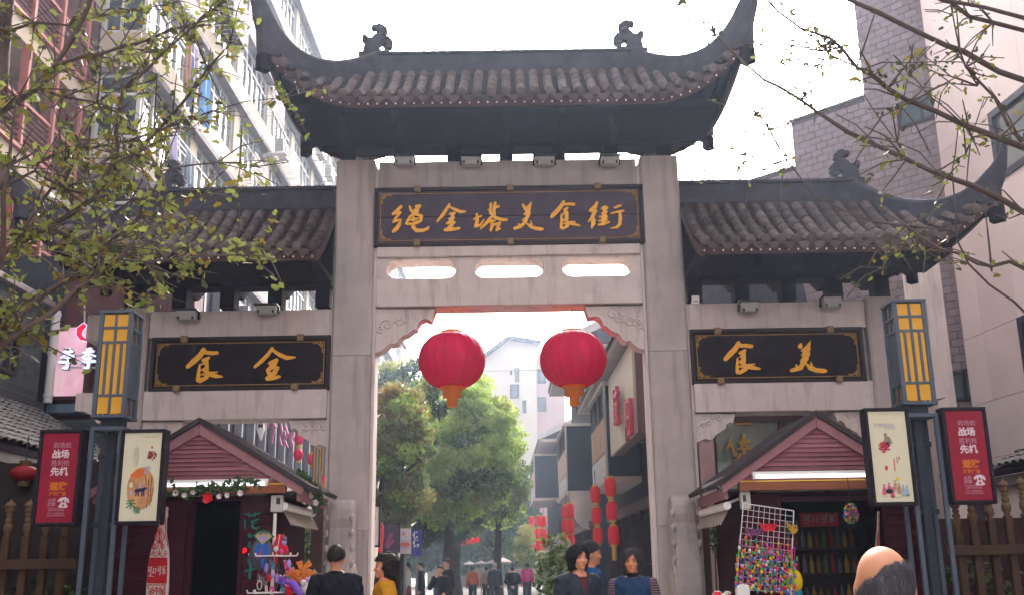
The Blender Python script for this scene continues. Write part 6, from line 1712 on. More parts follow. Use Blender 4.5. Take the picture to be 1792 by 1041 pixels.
# ------------------------------------------------------------------ shop behind the right bay with yellow characters on its glass
rshop = thing('glass_shop', 'shop window with yellow characters behind the right bay of the gate', 'shop', (4.6, 17.5, 0))
mb = MB(); mb.box(2.95, 7.0, 18.6, 19.0, .004, 5.2); mb.build('rear_wall', M('dim_shop_interior', (.07,.085,.08), .8, .5, 1.2), rshop)
mb = MB(); mb.quad((2.95,17.5,.004),(6.95,17.5,.004),(6.95,17.5,4.9),(2.95,17.5,4.9)); mb.build('pane', M('greenish_shop_glass', (.055,.085,.075), .08, .5, .9, spec=.7), rshop)
mbk = M('dark_maroon_mullion', (.05,.025,.03), .6)
for px in (1247, 1370, 1440):
    x = P(px, 780, 17.5).x; mb = MB(); mb.box(x-.05, x+.05, 17.42, 17.499, .004, 4.9); mb.build('mullion', mbk, rshop)
z = P(1300,733,17.5).z; mb = MB(); mb.box(2.95, 6.95, 17.40, 17.418, z-.06, z+.06); mb.build('transom', mbk, rshop)
mb = MB(); x = P(1237,780,17.4).x; mb.box(x-.14, x+.10, 17.3, 17.398, .004, 4.9); mb.build('pale_post', M('mauve_post', (.30,.22,.24), .7), rshop)
yy_ = M('yellow_window_letter', (.26,.16,.03), .6, .15)
fn = lambda x, y: P(1200+x/5.204, 700+y/5.204, 17.38)
mb = MB(); glyph(mb, [[(410,350,20),(400,400,30),(370,440,20)],[(415,400,30),(430,440,24),(450,500,26)],[(445,540,14),(500,570,14)]], fn, (0,-.01,0), 5); mb.build('yellow_character', yy_, rshop)
mb = MB(); glyph(mb, [[(530,310,24),(530,350,36),(500,390,30)],[(490,380,24),(570,370,30)],[(510,420,30),(560,420,34)],[(480,440,20),(610,440,20)],[(530,360,30),(535,470,30)],[(500,490,26),(440,570,14)],[(530,480,26),(560,510,20)]], fn, (0,-.01,0), 5, [[(528,425,12),(548,425,12)]]); mb.build('yellow_character', yy_, rshop)
mb = MB(); glyph(mb, [[(440,125,20),(600,120,18)],[(470,215,18),(590,210,16)]], fn, (0,-.01,0), 5); mb.build('yellow_mark', yy_, rshop)
# ================================================================== LAMP POSTS WITH POSTER BOXES
blue = M('slate_blue_steel', (.085,.11,.145), .5, .1, 5)
blue_d = M('dark_blue_steel', (.03,.037,.052), .5, .15, 5)
amber = M('amber_lamp_panel', (.55,.28,.03), .5, .08, emit=.03)
PY_ = 10.5
def lamp_post(cx, z0, z1, label):
    t = thing('street_lamp', label, 'street lamp', (cx, PY_+.15, 0), 'box lamps on four legged posts')
    w = .15; y0, y1 = PY_, PY_+.30
    mb = MB()
    for sx in (-1, 1):
        for yy in (y0, y1):
            mb = MB(); mb.box(cx+sx*w-.022, cx+sx*w+.022, yy-.022, yy+.022, z0, z1); mb.build('corner_bar', blue, t, bevel=.003)
    for zz, h in ((z0-.03,.029), (z1+.001,.03)):
        mb = MB(); mb.box(cx-w-.03, cx+w+.03, y0-.03, y1+.03, zz, zz+h); mb.build('cap_plate', blue, t, bevel=.004)
    H = z1-z0
    # zones from the top: two rows of square panes, long strips, one row of panes
    zs = [z1, z1-.155*H/1.07, z1-.31*H/1.07, z0+.20*H/1.07, z0]
    for k, yy in ((0, y0), (1, y1)):
        mb = MB()
        for z in zs[1:4]: mb.box(cx-w+.023, cx+w-.023, yy-.016, yy+.016, z-.012, z+.012)
        for a, b in ((zs[1], zs[0]), (zs[2], zs[1]), (zs[4], zs[3])): mb.box(cx-.012, cx+.012, yy-.015, yy+.015, a+.013, b-.013)
        for i in range(3): x = cx-w+.075*(i+1); mb.box(x-.013, x+.013, yy-.015, yy+.015, zs[3]+.013, zs[2]-.013)
        mb.build('glazing_bars', blue, t)
    for sx in (-1, 1):
        mb = MB(); x = cx+sx*w
        for z in zs[1:4]: mb.box(x-.016, x+.016, y0+.023, y1-.023, z-.012, z+.012)
        for a, b in ((zs[1], zs[0]), (zs[2], zs[1]), (zs[4], zs[3])): mb.box(x-.015, x+.015, PY_+.138, PY_+.162, a+.013, b-.013)
        mb.build('glazing_bars', blue, t)
        mb = MB(); mb.box(x-.008, x+.008, y0+.023, y1-.023, zs[3]+.013, zs[2]-.013); mb.build('side_panel', M('grey_blue_panel', (.075,.10,.125), .45, .1, 3), t)
    # amber panels in front and behind
    def pane(xa, xb, za, zb, yy):
        mb = MB(); mb.box(xa, xb, yy-.004, yy+.004, za, zb); mb.build('amber_panel', amber, t)
    for yy in (y0, y1):
        for a, b in ((zs[1], zs[0]), (zs[2], zs[1]), (zs[4], zs[3])):
            pane(cx-w+.024, cx-.014, a+.014, b-.014, yy); pane(cx+.014, cx+w-.024, a+.014, b-.014, yy)
        for i in range(4):
            xa = cx-w+.075*i+(.024 if i == 0 else .014); xb = cx-w+.075*(i+1)-(.024 if i == 3 else .014); pane(xa, xb, zs[3]+.014, zs[2]-.014, yy)
    # neck and four slim legs with ties
    mb = MB(); mb.box(cx-.10, cx+.10, PY_+.05, PY_+.25, z0-.12, z0-.031); mb.build('neck', blue_d, t)
    mb = MB(); mb.box(cx-.17, cx+.17, PY_-.02, PY_+.32, z0-.16, z0-.121); mb.build('head_plate', blue, t, bevel=.004)
    for sx in (-1, 1):
        for yy in (PY_, PY_+.30): mb = MB(); mb.box(cx+sx*.148-.02, cx+sx*.148+.02, yy-.02, yy+.02, .004, z0-.161); mb.build('leg', blue, t)
    mb = MB(); mb.box(cx-.045, cx+.045, PY_+.105, PY_+.195, .004, z0-.161); mb.build('core_post', blue_d, t, bevel=.01)
    for z in (z0-.42, z0-1.1, .6):
        mb = MB(); mb.box(cx-.127, cx+.127, PY_+.13, PY_+.17, z-.025, z+.025); mb.build('tie_plate', blue_d, t)
    mb = MB(); mb.box(cx-.3, cx+.3, PY_-.15, PY_+.45, .004, .12); mb.build('footing', stone, t, bevel=.02)
    return t
lamp_post(-4.155, 3.02, 4.09, 'blue grey box lamp with amber panels on the left post, tree branches behind')
lamp_post(4.165, 3.03, 4.08, 'blue grey box lamp with amber panels on the right post before the tiled tower')
frame_dk = M('black_poster_frame', (.014,.010,.018), .6, .2, 5, spec=.2)
def poster(x0, x1, z0, z1, face, label, cat='poster box'):
    t = thing('poster_box', label, cat, ((x0+x1)/2, PY_-.05, z0), 'poster boxes on the lamp posts')
    y = PY_-.10; w = .035
    mb = MB(); mb.box(x0, x1, y, y+.16, z0, z0+w); mb.box(x0, x1, y, y+.16, z1-w, z1); mb.box(x0, x0+w, y, y+.16, z0+w+.001, z1-w-.001); mb.box(x1-w, x1, y, y+.16, z0+w+.001, z1-w-.001); mb.build('frame', frame_dk, t, bevel=.006)
    mb = MB(); mb.box(x0+w+.001, x1-w-.001, y+.02, y+.14, z0+w+.001, z1-w-.001); mb.build('poster_face', face, t)
    return t, y+.0185
def arms(cx, xa, xb, z0, z1, par):
    mb = MB()
    for z in (z1-.25, z0+.28): mb.box(min(xa,xb), max(xa,xb), PY_+.02, PY_+.05, z-.02, z+.02)
    mb.build('arm', blue_d, par)
red_f = M('crimson_poster', (.24,.006,.028), .5, .10, 2.5, emit=.02, spec=.25)
cream_f = M('cream_poster', (.55,.51,.37), .5, .04, 2, emit=.03, spec=.25)
pw_ = M('print_white', (.70,.56,.60), .5, .04); pp_ = M('print_pale_pink', (.50,.26,.32), .5, .04); po_ = M('print_orange', (.62,.17,.02), .5, .05)
def red_poster(x0, x1, z0, z1, label):
    t, y = poster(x0, x1, z0, z1, red_f, label)
    W, H = x1-x0-.07, z1-z0-.07; xl, zt = x0+.035, z1-.035
    def tx(name, s, u, v, size, m_, bold=.0, sx=1.0):
        mb = MB(); c = V((xl+W*u, y, zt-H*v)); text_mesh(mb, s, size, lambda a, b: V((c.x+a*sx, c.y, c.z+b)), (0,-.0025,0), bold); mb.build(name, m_, t)
    tx('text_line', '商场如', .54, .145, .062, pp_, .0, .98)
    tx('text_line', '战场', .52, .245, .088, pw_, .003)
    tx('text_line', '胜利抢', .53, .345, .062, pp_, .0, .98)
    tx('text_line', '先机', .52, .44, .088, pw_, .003)
    tx('text_line', '道旗', .53, .605, .088, po_, .004)
    tx('text_line', '灯箱广告', .53, .685, .043, po_, .0012)
    tx('text_line', '火热', .40, .755, .040, pp_, .0008); tx('text_line', '招商', .40, .80, .040, pp_, .0008)
    tx('text_line', '18970918006', .53, .862, .032, pp_, .0, .92); tx('text_line', '0791-86800333', .53, .90, .030, pp_, .0, .88)
    # telephone sign
    fnp = lambda a, b: V((xl+W*a/100, y, zt-H*b/200))
    mb = MB(); glyph(mb, [[(58,152,5),(64,148,6),(74,147,7),(82,150,6),(84,154,5)],[(66,156,4),(66,152,4)],[(76,156,4),(76,152,4)]], fnp, (0,-.0025,0), .9)
    glyph(mb, [[(62,164,6),(80,164,6)],[(66,159,6),(76,159,6)],[(65,162,6),(77,162,6)]], fnp, (0,-.0025,0), .9, [[(69,161,2.5),(73,161,2.5)],[(69,163.5,2),(73,163.5,2)]]); mb.build('telephone_sign', pw_, t)
    mb = MB()
    for v in (.835, .92):
        c = fnp(28, v*200); d = fnp(78, v*200); mb.prism([c, d, d-V((0,0,.004)), c-V((0,0,.004))], (0,-.002,0))
    mb.build('rule_line', pp_, t, kind='stuff')
    return t
rp = red_poster(-4.80, -4.36, 1.905, 2.865, 'crimson poster box with white slogan on the left lamp post')
arms(0, -4.37, -4.30, 1.905, 2.865, rp)
rp = red_poster(4.34, 4.79, 1.99, 2.955, 'crimson poster box with white slogan on the right lamp post'); arms(0, 4.30, 4.35, 1.99, 2.955, rp)
# cream posters
def mk(t, name, strokes, fnp, m_, res=.9, holes=()):
    mb = MB(); glyph(mb, strokes, fnp, (0,-.0025,0), res, holes); mb.build(name, m_, t)
ink_r = M('print_dark_red', (.22,.02,.03), .5); ink_g = M('print_green', (.03,.22,.12), .5); ink_k = M('print_black', (.03,.025,.04), .5); ink_v = M('print_lilac', (.42,.36,.52), .5); ink_s = M('print_stone', (.52,.50,.36), .5); ink_p = M('print_pink', (.55,.10,.18), .5); ink_b = M('print_pale_blue', (.30,.42,.52), .5)
x0, x1, z0, z1 = -3.975, -3.525, 1.91, 2.855
t, y = poster(x0, x1, z0, z1, cream_f, 'cream poster box with an oval farm picture on the left lamp post'); arms(0, x0-.05, x0+.02, z0, z1, t)
W, H = x1-x0-.07, z1-z0-.07; fnp = lambda a, b: V((x0+.035+W*a/100, y, z1-.035-H*b/240))
oval = M('farm_picture', (.55,.27,.12), .55, .35, 9, stain=(.62,.45,.22), stain_amt=.9, stain_scale=(5,5,5))
mb = MB(); n = 40; mb.prism([fnp(52+36*math.cos(2*math.pi*i/n), 153+58*math.sin(2*math.pi*i/n)) for i in range(n)], (0,-.002,0)); mb.build('oval_picture', oval, t)
fp2 = lambda a, b: fnp(a, b)-V((0,.0025,0))
mk(t, 'painted_ox', [[(42,158,9),(60,156,9)],[(42,160,4),(41,172,3)],[(47,160,4),(47,173,3)],[(56,160,4),(57,173,3)],[(61,158,4),(62,172,3)],[(62,153,7),(67,152,5)],[(40,156,3),(36,162,2)]], fp2, M('print_navy', (.03,.03,.10), .5))
mk(t, 'painted_rider', [[(50,150,6),(51,144,6)],[(51,139,5)],[(28,168,6),(28,162,6)],[(28,157,4)],[(66,172,3),(72,175,3)]], fp2, ink_v)
mk(t, 'painted_trees', [[(72,130,2),(74,170,2),(72,205,2)],[(80,120,2),(79,160,2),(80,200,2)],[(62,118,2),(66,140,1.5)],[(84,150,1.5),(83,190,1.5)]], fp2, M('print_bark', (.20,.09,.04), .5))
mk(t, 'painted_hill', [[(30,118,14),(44,112,22),(56,106,16)]], fp2, M('print_hot_orange', (.70,.16,.03), .5))
mk(t, 'painted_moon', [[(26,140,9),(27,146,9)]], fp2, cream_f)
mb = MB(); c = fnp(76, 66); text_mesh(mb, '勤', .10, lambda a, b: V((c.x+a+b*.12, c.y, c.z+b)), (0,-.0025,0), .002); mb.build('brush_character', ink_r, t)
mb = MB(); c = fnp(66, 103)-V((0,.003,0)); text_mesh(mb, '言', .085, lambda a, b: V((c.x+a, c.y, c.z+b)), (0,-.0025,0), .001); mb.build('brush_character', ink_v, t)
mb = MB(); c = fnp(30, 197)-V((0,.003,0)); text_mesh(mb, '禾', .10, lambda a, b: V((c.x+a, c.y, c.z+b)), (0,-.0025,0), .002); mb.build('brush_character', ink_g, t)
mb = MB(); c = fnp(46, 212)-V((0,.003,0)); text_mesh(mb, '福', .075, lambda a, b: V((c.x+a, c.y, c.z+b)), (0,-.0025,0), .001); mb.build('brush_character', ink_g, t)
mk(t, 'seal_mark', [[(74,40,5),(75,42,5)]], fnp, ink_p, .7)
mk(t, 'pale_column', [[(34,48,16),(34,80,16)]], fnp, ink_s)
mk(t, 'header_print', [[(18,13,4)],[(48,11,2.5),(68,11,2.5)],[(74,11,2.5),(90,11,2.5)]], fnp, ink_s, .7)
x0, x1, z0, z1 = 3.555, 4.005, 1.985, 2.96
t, y = poster(x0, x1, z0, z1, cream_f, 'cream poster box with a red character and family picture on the right lamp post'); arms(0, x1-.02, x1+.05, z0, z1, t)
W, H = x1-x0-.07, z1-z0-.07
mb = MB(); c = fnp(36, 98); text_mesh(mb, '孝', .118, lambda a, b: V((c.x+a+b*.08, c.y, c.z+b)), (0,-.0025,0), .005); mb.build('brush_character', M('print_crimson', (.45,.03,.07), .5), t)
mk(t, 'stone_print', [[(42,62,8),(44,74,9)],[(50,72,8),(54,84,9)],[(40,76,6),(48,88,7)]], fnp, M('print_umber', (.30,.22,.17), .5))
mb = MB(); c = fnp(42, 38); text_mesh(mb, '百善孝为先', .042, lambda a, b: V((c.x+a, c.y, c.z+b)), (0,-.0025,0)); mb.build('small_text', ink_v, t)
mb = MB(); c = fnp(56, 46); text_mesh(mb, '传家风', .038, lambda a, b: V((c.x+a, c.y, c.z+b)), (0,-.0025,0)); mb.build('small_text', ink_v, t)
mk(t, 'seal_mark', [[(36,148,7),(36,154,7)]], fnp, M('print_seal_red', (.6,.04,.04), .5), .7)
mk(t, 'small_column', [[(58,128,2.5),(58,158,2.5)],[(66,124,2.5),(66,138,2.5)],[(72,122,3),(72,130,3)]], fnp, ink_p, .7)
for k, (u, v, c_) in enumerate(((25,196,'p'),(38,192,'p'),(54,186,'s'),(64,194,'s'),(74,198,'b'),(84,200,'b'),(46,204,'p'))):
    m_ = {'p': ink_p, 's': M('print_ochre', (.42,.26,.16), .5), 'b': ink_b}[c_]
    mk(t, 'painted_figure', [[(u,v,6)],[(u,v+8,8),(u-1,v+20,11)]], fnp, m_)
mk(t, 'painted_pot', [[(34,212,12),(40,212,12)]], fp2, ink_k)
mk(t, 'painted_sun', [[(62,180,9)]], fnp, M('print_sun', (.75,.60,.05), .5))
mk(t, 'painted_ground', [[(18,224,3),(60,228,3),(90,222,3)]], fnp, ink_s)
mk(t, 'header_print', [[(14,10,4)],[(38,8,2.5),(60,8,2.5)],[(66,9,2.5),(88,9,2.5)]], fnp, ink_s, .7)
# ================================================================== FENCES with turned finials
fwood = M('brown_fence_wood', (.075,.040,.025), .65, .2, 5, rand=.15, wave=(6,'X',.12,3))
ftan = M('tan_fence_finial', (.13,.075,.042), .6, .15, 6)
FINP = [(.030,0),(.034,.015),(.028,.03),(.046,.05),(.050,.09),(.044,.12),(.028,.135),(.040,.15),(.040,.175),(.026,.19),(.036,.205),(.036,.225),(.026,.235),(.044,.25),(.048,.275),(.034,.29),(.058,.305),(.056,.325),(.030,.35),(.010,.365),(.012,.375),(.003,.385)]
def fence(xs, z_tops, x0, x1, y, label):
    t = thing('fence', label, 'fence', ((x0+x1)/2, y, 0), 'wooden fences with turned finials')
    for z, h in ((1.50, .10), (.45, .10)):
        mb = MB(); mb.box(x0, x1, y-.045, y+.03, z, z+h); mb.build('rail', fwood, t, bevel=.006)
    for i, (x, zt) in enumerate(zip(xs, z_tops)):
        mb = MB(); mb.box(x-.04, x+.04, y+.031, y+.105, .03, zt); p = mb.build('picket', fwood, t, bevel=.012)
        mb = MB(); mb.lathe([(r, z) for r, z in FINP], (x, y+.068, zt), 12); mb.build('finial', ftan, p)
fx = [P(px, 960, 11.1).x for px in (-92,-55,-20,13,47,80,112)]
fence(fx, [1.84]*7, fx[0]-.1, P(136,960,11.0).x, 11.0, 'brown wooden fence with turned finials at the left edge')
fx = [P(px, 960, 11.1).x for px in (1678,1706,1737,1768,1800,1832,1865)]
fence(fx, [1.74,1.80,1.86,1.9,1.92,1.93,1.94], P(1655,960,11.0).x, fx[-1]+.1, 11.0, 'brown wooden fence with turned finials at the right edge')
bush('fence_plants', (-5.1, 12.0, .95), (.9,.3,.5), 500, .05, [leaf_d, leaf_y], 'dark plants behind the left wooden fence', 'plant', sd=8)
bush('fence_plants', (5.15, 12.0, .95), (.8,.3,.5), 500, .05, [leaf_d, leaf_y], 'dark plants behind the right wooden fence', 'plant', sd=9)
bw = thing('board_wall', 'dark board wall in shade behind the left fence', 'wall', (-5.7, 12.6, 0))
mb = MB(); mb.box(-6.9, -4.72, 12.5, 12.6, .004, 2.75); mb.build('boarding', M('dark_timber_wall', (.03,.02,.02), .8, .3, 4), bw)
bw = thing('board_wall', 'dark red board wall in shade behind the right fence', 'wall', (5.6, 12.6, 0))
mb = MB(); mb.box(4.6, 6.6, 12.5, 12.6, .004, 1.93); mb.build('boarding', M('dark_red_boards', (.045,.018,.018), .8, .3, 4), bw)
# ================================================================== STREET TREES
bark = M('grey_brown_bark', (.085,.06,.056), .9, .3, 6, bump=.6, bscale=25)
bark_d = M('dark_bark', (.04,.034,.032), .9, .3, 4, bump=.5, bscale=20)
lf_g = M('camphor_leaf', (.31,.42,.09), .6, .35, .8, trans=.5)
lf_g2 = M('camphor_leaf_deep', (.12,.19,.05), .6, .35, .8, trans=.45)
lf_o = M('olive_leaf', (.21,.20,.06), .6, .35, .9, trans=.45)
lf_b = M('russet_leaf', (.22,.15,.05), .65, .35, .9, trans=.45)
lf_y = M('yellow_green_leaf', (.27,.30,.08), .6, .3, .9, trans=.35)
lf_bl = M('dusky_leaf', (.07,.11,.06), .7, .3, .5, trans=.2)
def street_tree(label, base, crown, nclump, leaf, mats, sd, trunk_r=.16, per=260, forks=None, cl=.5, group='trees along the street behind the gate', name='street_tree'):
    q = random.Random(sd); t = thing(name, label, 'tree', (base[0], base[1], 0), group)
    cc, cr = V(crown[0]), V(crown[1])
    clumps = []
    for i in range(nclump):
        while True:
            d = V((q.uniform(-1,1), q.uniform(-1,1), q.uniform(-1,1)))
            if d.length < 1: break
        if d.length > 0: d = d*(d.length**-.35)
        clumps.append(V((cc.x+d.x*cr.x*.86, cc.y+d.y*cr.y*.86, cc.z+d.z*cr.z*.86)))
    bins = [[] for _ in mats]
    for c in clumps: bins[q.choices(range(len(mats)), [m_[1] for m_ in mats])[0]].append(c)
    rng = np.random.default_rng(sd)
    for (m_, w), cs in zip(mats, bins):
        if not cs: continue
        N_ = per*len(cs); cen = np.repeat(np.array([tuple(c) for c in cs]), per, 0)
        sc = np.repeat(rng.uniform(.6,1.25,len(cs)), per)[:,None]
        g = rng.normal(0,1,(N_,3)); g /= np.linalg.norm(g,axis=1)[:,None]+1e-9; g *= (rng.uniform(0,1,(N_,1))**.45)
        o = cen + g*sc*cl*np.array([1.1,1.1,.75])
        k = rng.normal(0,1,(N_,3)); k /= np.linalg.norm(k,axis=1)[:,None]; u = np.cross(k, rng.normal(0,1,(N_,3))); u /= np.linalg.norm(u,axis=1)[:,None]
        s = leaf*rng.uniform(.6,1.35,(N_,1))
        vs = np.stack([o-k*s, o+u*s*.5-k*s*.1, o+k*s, o-u*s*.5-k*s*.1], 1).reshape(-1,3)
        org = V((base[0], base[1], 0)); vs -= np.array(org)
        me = bpy.data.meshes.new('crown'); me.vertices.add(len(vs)); me.vertices.foreach_set('co', vs.ravel())
        me.loops.add(N_*4); me.loops.foreach_set('vertex_index', np.arange(N_*4)); me.polygons.add(N_)
        me.polygons.foreach_set('loop_start', np.arange(0,N_*4,4)); me.polygons.foreach_set('loop_total', np.full(N_,4)); me.update(); me.materials.append(m_)
        ob = bpy.data.objects.new('crown', me); COL.objects.link(ob); ob.parent = t; ob['kind'] = 'stuff'; WL[ob.name] = org
    # trunk and limbs
    mb = MB(); b = V((base[0], base[1], 0)); fk = V((cc.x*.3+b.x*.7, b.y, max(1.6, cc.z-cr.z*.9)))
    mb.tube([b, b+V((.03,0,.4)), b.lerp(fk,.5)+V((-.06,0,0)), fk], [trunk_r*1.35, trunk_r*1.05, trunk_r*.9, trunk_r*.75], 10); mb.build('trunk', bark_d, t)
    for i in range(forks or 7):
        c = q.choice(clumps); mid = fk.lerp(c, .5)+V((q.uniform(-.2,.2), 0, q.uniform(.0,.35)))
        mb = MB(); mb.tube([fk-V((0,0,.1)), fk.lerp(mid,.5), mid, c], [trunk_r*.55, trunk_r*.42, trunk_r*.3, .02], 7); mb.build('limb', bark_d, t)
    return t
def crownpx(cx, cy, rx_, ry_, Y, ryd=None):
    c = P(cx, cy, Y); return (tuple(c), (rx_/1800*Y, ryd or rx_/1800*Y*.9, ry_/1800*Y))
street_tree('bright green leafy tree in the middle under the left big lantern', (P(785,960,33).x, 33), crownpx(794,778,126,150,33), 140, .085, [(lf_g,5),(lf_g2,2),(lf_y,1)], 1, .2, 300, 9, .5)
street_tree('olive and russet tree close behind the left centre pillar', (P(664,960,26).x, 26), crownpx(690,800,70,152,26), 76, .07, [(lf_o,5),(lf_b,1),(lf_g,4),(lf_g2,2)], 2, .13, 260, 7, .38)
street_tree('pale airy tree top against the sky beside the left centre pillar', (P(690,960,48).x, 48), crownpx(705,680,70,62,48), 30, .10, [(lf_bl,2),(lf_g2,2),(lf_y,1)], 3, .18, 120, 6, .55)
street_tree('yellow green tree standing right of the bright one, before the far pale block', (P(872,960,43).x, 43), crownpx(875,800,52,125,43), 46, .10, [(lf_g,2),(lf_y,2),(lf_g2,2)], 4, .18, 200, 6, .6)
street_tree('dusky tree low in the middle distance over the market umbrellas', (P(800,960,46).x, 46), crownpx(800,895,75,60,46), 44, .11, [(lf_bl,4),(lf_g2,2)], 5, .22, 220, 6, .6)
street_tree('far dusky tree right of the street centre', (P(872,960,66).x, 66), crownpx(862,915,60,58,66), 30, .15, [(lf_bl,4),(lf_g2,1)], 6, .25, 200, 6, .9)
street_tree('dark low tree behind the row of posters', (P(705,960,34).x, 34), crownpx(725,900,90,60,36), 60, .085, [(lf_bl,3),(lf_g2,2)], 7, .14, 220, 5, .45)
street_tree('slim yellow green young tree at the foot of the farthest lantern string', (P(922,960,52).x, 52), crownpx(922,962,17,46,52), 14, .09, [(lf_y,2),(lf_g2,1)], 8, .07, 160, 4, .38)
# far wood closing the street
rng = np.random.default_rng(9); N_ = 16000
o = np.stack([rng.uniform(-9,4,N_), rng.uniform(84,90,N_), rng.uniform(.1,1,N_)**.7*7.5], 1); o[:,2] *= .8+.25*np.sin(o[:,0]*1.7)
k = rng.normal(0,1,(N_,3)); k /= np.linalg.norm(k,axis=1)[:,None]; u = np.cross(k, rng.normal(0,1,(N_,3))); u /= np.linalg.norm(u,axis=1)[:,None]
vs = np.stack([o-k*.3, o+u*.18, o+k*.3, o-u*.18], 1).reshape(-1,3)
me = bpy.data.meshes.new('far_wood'); me.from_pydata(vs.tolist(), [], np.arange(N_*4).reshape(-1,4).tolist()); me.materials.append(lf_bl)
ob = bpy.data.objects.new('far_wood', me); COL.objects.link(ob); _setup(ob, 'dusky mass of far trees closing the end of the street', 'trees', None, 'stuff')
bush('potted_palm', (P(972,1005,15.5).x, 15.5, 1.35), (.30,.3,.62), 520, .075, [leaf_d, leaf_y, M('pale_leaf', (.22,.25,.16), .6, .2, 5, trans=.2)], 'bushy potted plant with a few pale leaves left of the bobbed woman', 'plant', sd=12)
# ================================================================== GINKGO TREES in the foreground
gk_l = M('ginkgo_leaf', (.15,.175,.04), .5, .3, 9, trans=.42, rand=.35)
gk_y = M('ginkgo_leaf_yellowing', (.18,.135,.022), .5, .25, 9, trans=.42, rand=.25)
gk_d = M('ginkgo_leaf_dull', (.05,.058,.026), .6, .3, 9, trans=.3, rand=.3)
def fan_mesh(m_):
    mb = MB(); vs = [(0,0,0)]; n = 7
    for i in range(n):
        a = math.radians(-62+124*i/(n-1)); r = 1.0-(.22 if i == 3 else 0)-(.05 if i in (0,6) else 0)
        vs.append((r*math.sin(a), .10*abs(math.sin(a*1.3)), r*math.cos(a)))
    mb._add(vs, [(0, i, i+1) for i in range(1, n)], True); mb._add([(0,0,-.55),(-.025,0,-.55),(-.02,0,.02),(.02,0,.02)], [(0,1,2,3)])
    return mb.mesh('leaf', m_)
LM = [fan_mesh(gk_l), fan_mesh(gk_y), fan_mesh(gk_d)]
def ginkgo(label, root, paths, depthf, wts, leaf_s, nleaf, sd, twig_n, exclude=None):
    """paths: (list of (px,py), r0, r1, leafiness); depthf(px,py,i) gives Y"""
    q = random.Random(sd); t = thing('ginkgo_tree', label, 'tree', (root[0], root[1], 0), 'ginkgo trees framing the view')
    pts_l = []
    tr = V((root[0], root[1], 0))
    mb = MB(); mb.tube([tr, tr+V((.02,0,1)), tr+V((-.03,.02,3)), tr+V((.0,0,5.2)), tr+V((.05,0,7.2))], [.17,.14,.12,.09,.05], 12); mb.build('trunk', bark, t)
    for pi, (px, r0, r1, lf, joined) in enumerate(paths):
        pts = [P(x, y, depthf(x, y, pi)) for x, y in px]
        if joined:
            a = pts[0]; zt = min(7.0, max(1.2, a.z-.5*abs(a.x-tr.x)*.8)); pts = [tr+V((0,0,zt)), (tr+V((0,0,zt))).lerp(a,.55)+V((0,0,-.05))]+pts
        # smooth subdivision
        dense = [pts[0]]
        for a, b in zip(pts, pts[1:]):
            n = max(1, int((b-a).length/.16))
            for i in range(1, n+1):
                w = .012 if i < n else 0
                dense.append(a.lerp(b, i/n)+V((q.uniform(-w,w), q.uniform(-w,w), q.uniform(-w,w))))
        k = len(dense); rs = [r0+(r1-r0)*(i/(k-1))**.8 for i in range(k)]
        rs = [r*(1+.10*q.uniform(-1,1)) for r in rs]
        mb = MB(); mb.tube(dense, rs, 8); mb.build('branch', bark, t)
        st = 3 if joined else 0
        for i in range(st, k):
            if q.random() < lf: pts_l.append((dense[i], (dense[min(i+1,k-1)]-dense[max(0,i-1)]).normalized(), rs[i]))
    twm = MB(); spots = []
    for i in range(twig_n):
        c, d, r = q.choice(pts_l); e = (d*q.uniform(-.2,.9)+V((q.uniform(-1,1), q.uniform(-.7,.7), q.uniform(-.9,.9)))).normalized(); L_ = q.uniform(.08,.38)
        m_ = c+e*L_*.5+V((0,0,q.uniform(-.02,.04))); en = c+e*L_+V((0,0,q.uniform(-.06,.05)))
        twm.tube([c, m_, en], [min(r,.0065),.0042,.0028], 4)
        for _ in range(q.randint(3,7)): spots.append((c.lerp(m_, q.random()) if q.random() < .4 else m_.lerp(en, q.random())))
    for c, d, r in pts_l:
        for _ in range(q.randint(0,3)): spots.append(c+V((q.uniform(-.05,.05), q.uniform(-.05,.05), q.uniform(-.05,.05)))*(1+r*8))
    twm.build('twigs', bark, t, kind='stuff')
    if exclude: spots = [s for s in spots if not exclude(s)]
    q.shuffle(spots); spots = spots[:nleaf]
    rest = [MB(), MB(), MB()]
    spots.sort(key=lambda s: s.y)
    for i, s in enumerate(spots):
        mi_ = q.choices((0,1,2), wts)[0]; sc = leaf_s*q.uniform(.55,1.2)
        rot = Euler((q.gauss(0,.7)+math.pi*(.5+q.uniform(-.45,.45)) if q.random() < .35 else q.gauss(math.pi*.92,.7), q.gauss(0,.6), q.uniform(0,6.283)), 'XYZ').to_matrix().to_4x4()
        mt = Matrix.Translation(s+V((q.uniform(-.03,.03), q.uniform(-.04,.04), q.uniform(-.05,.02)))) @ rot @ Matrix.Scale(sc, 4)
        if i < 298: inst('leaf', LM[mi_], t, mt)
        else:
            me = LM[mi_]; rest[mi_]._add([mt @ v.co for v in me.vertices], [tuple(p.vertices) for p in me.polygons], True)
    for mb, m_ in zip(rest, (gk_l, gk_y, gk_d)):
        if mb.v: mb.build('foliage', m_, t, kind='stuff')
    return t
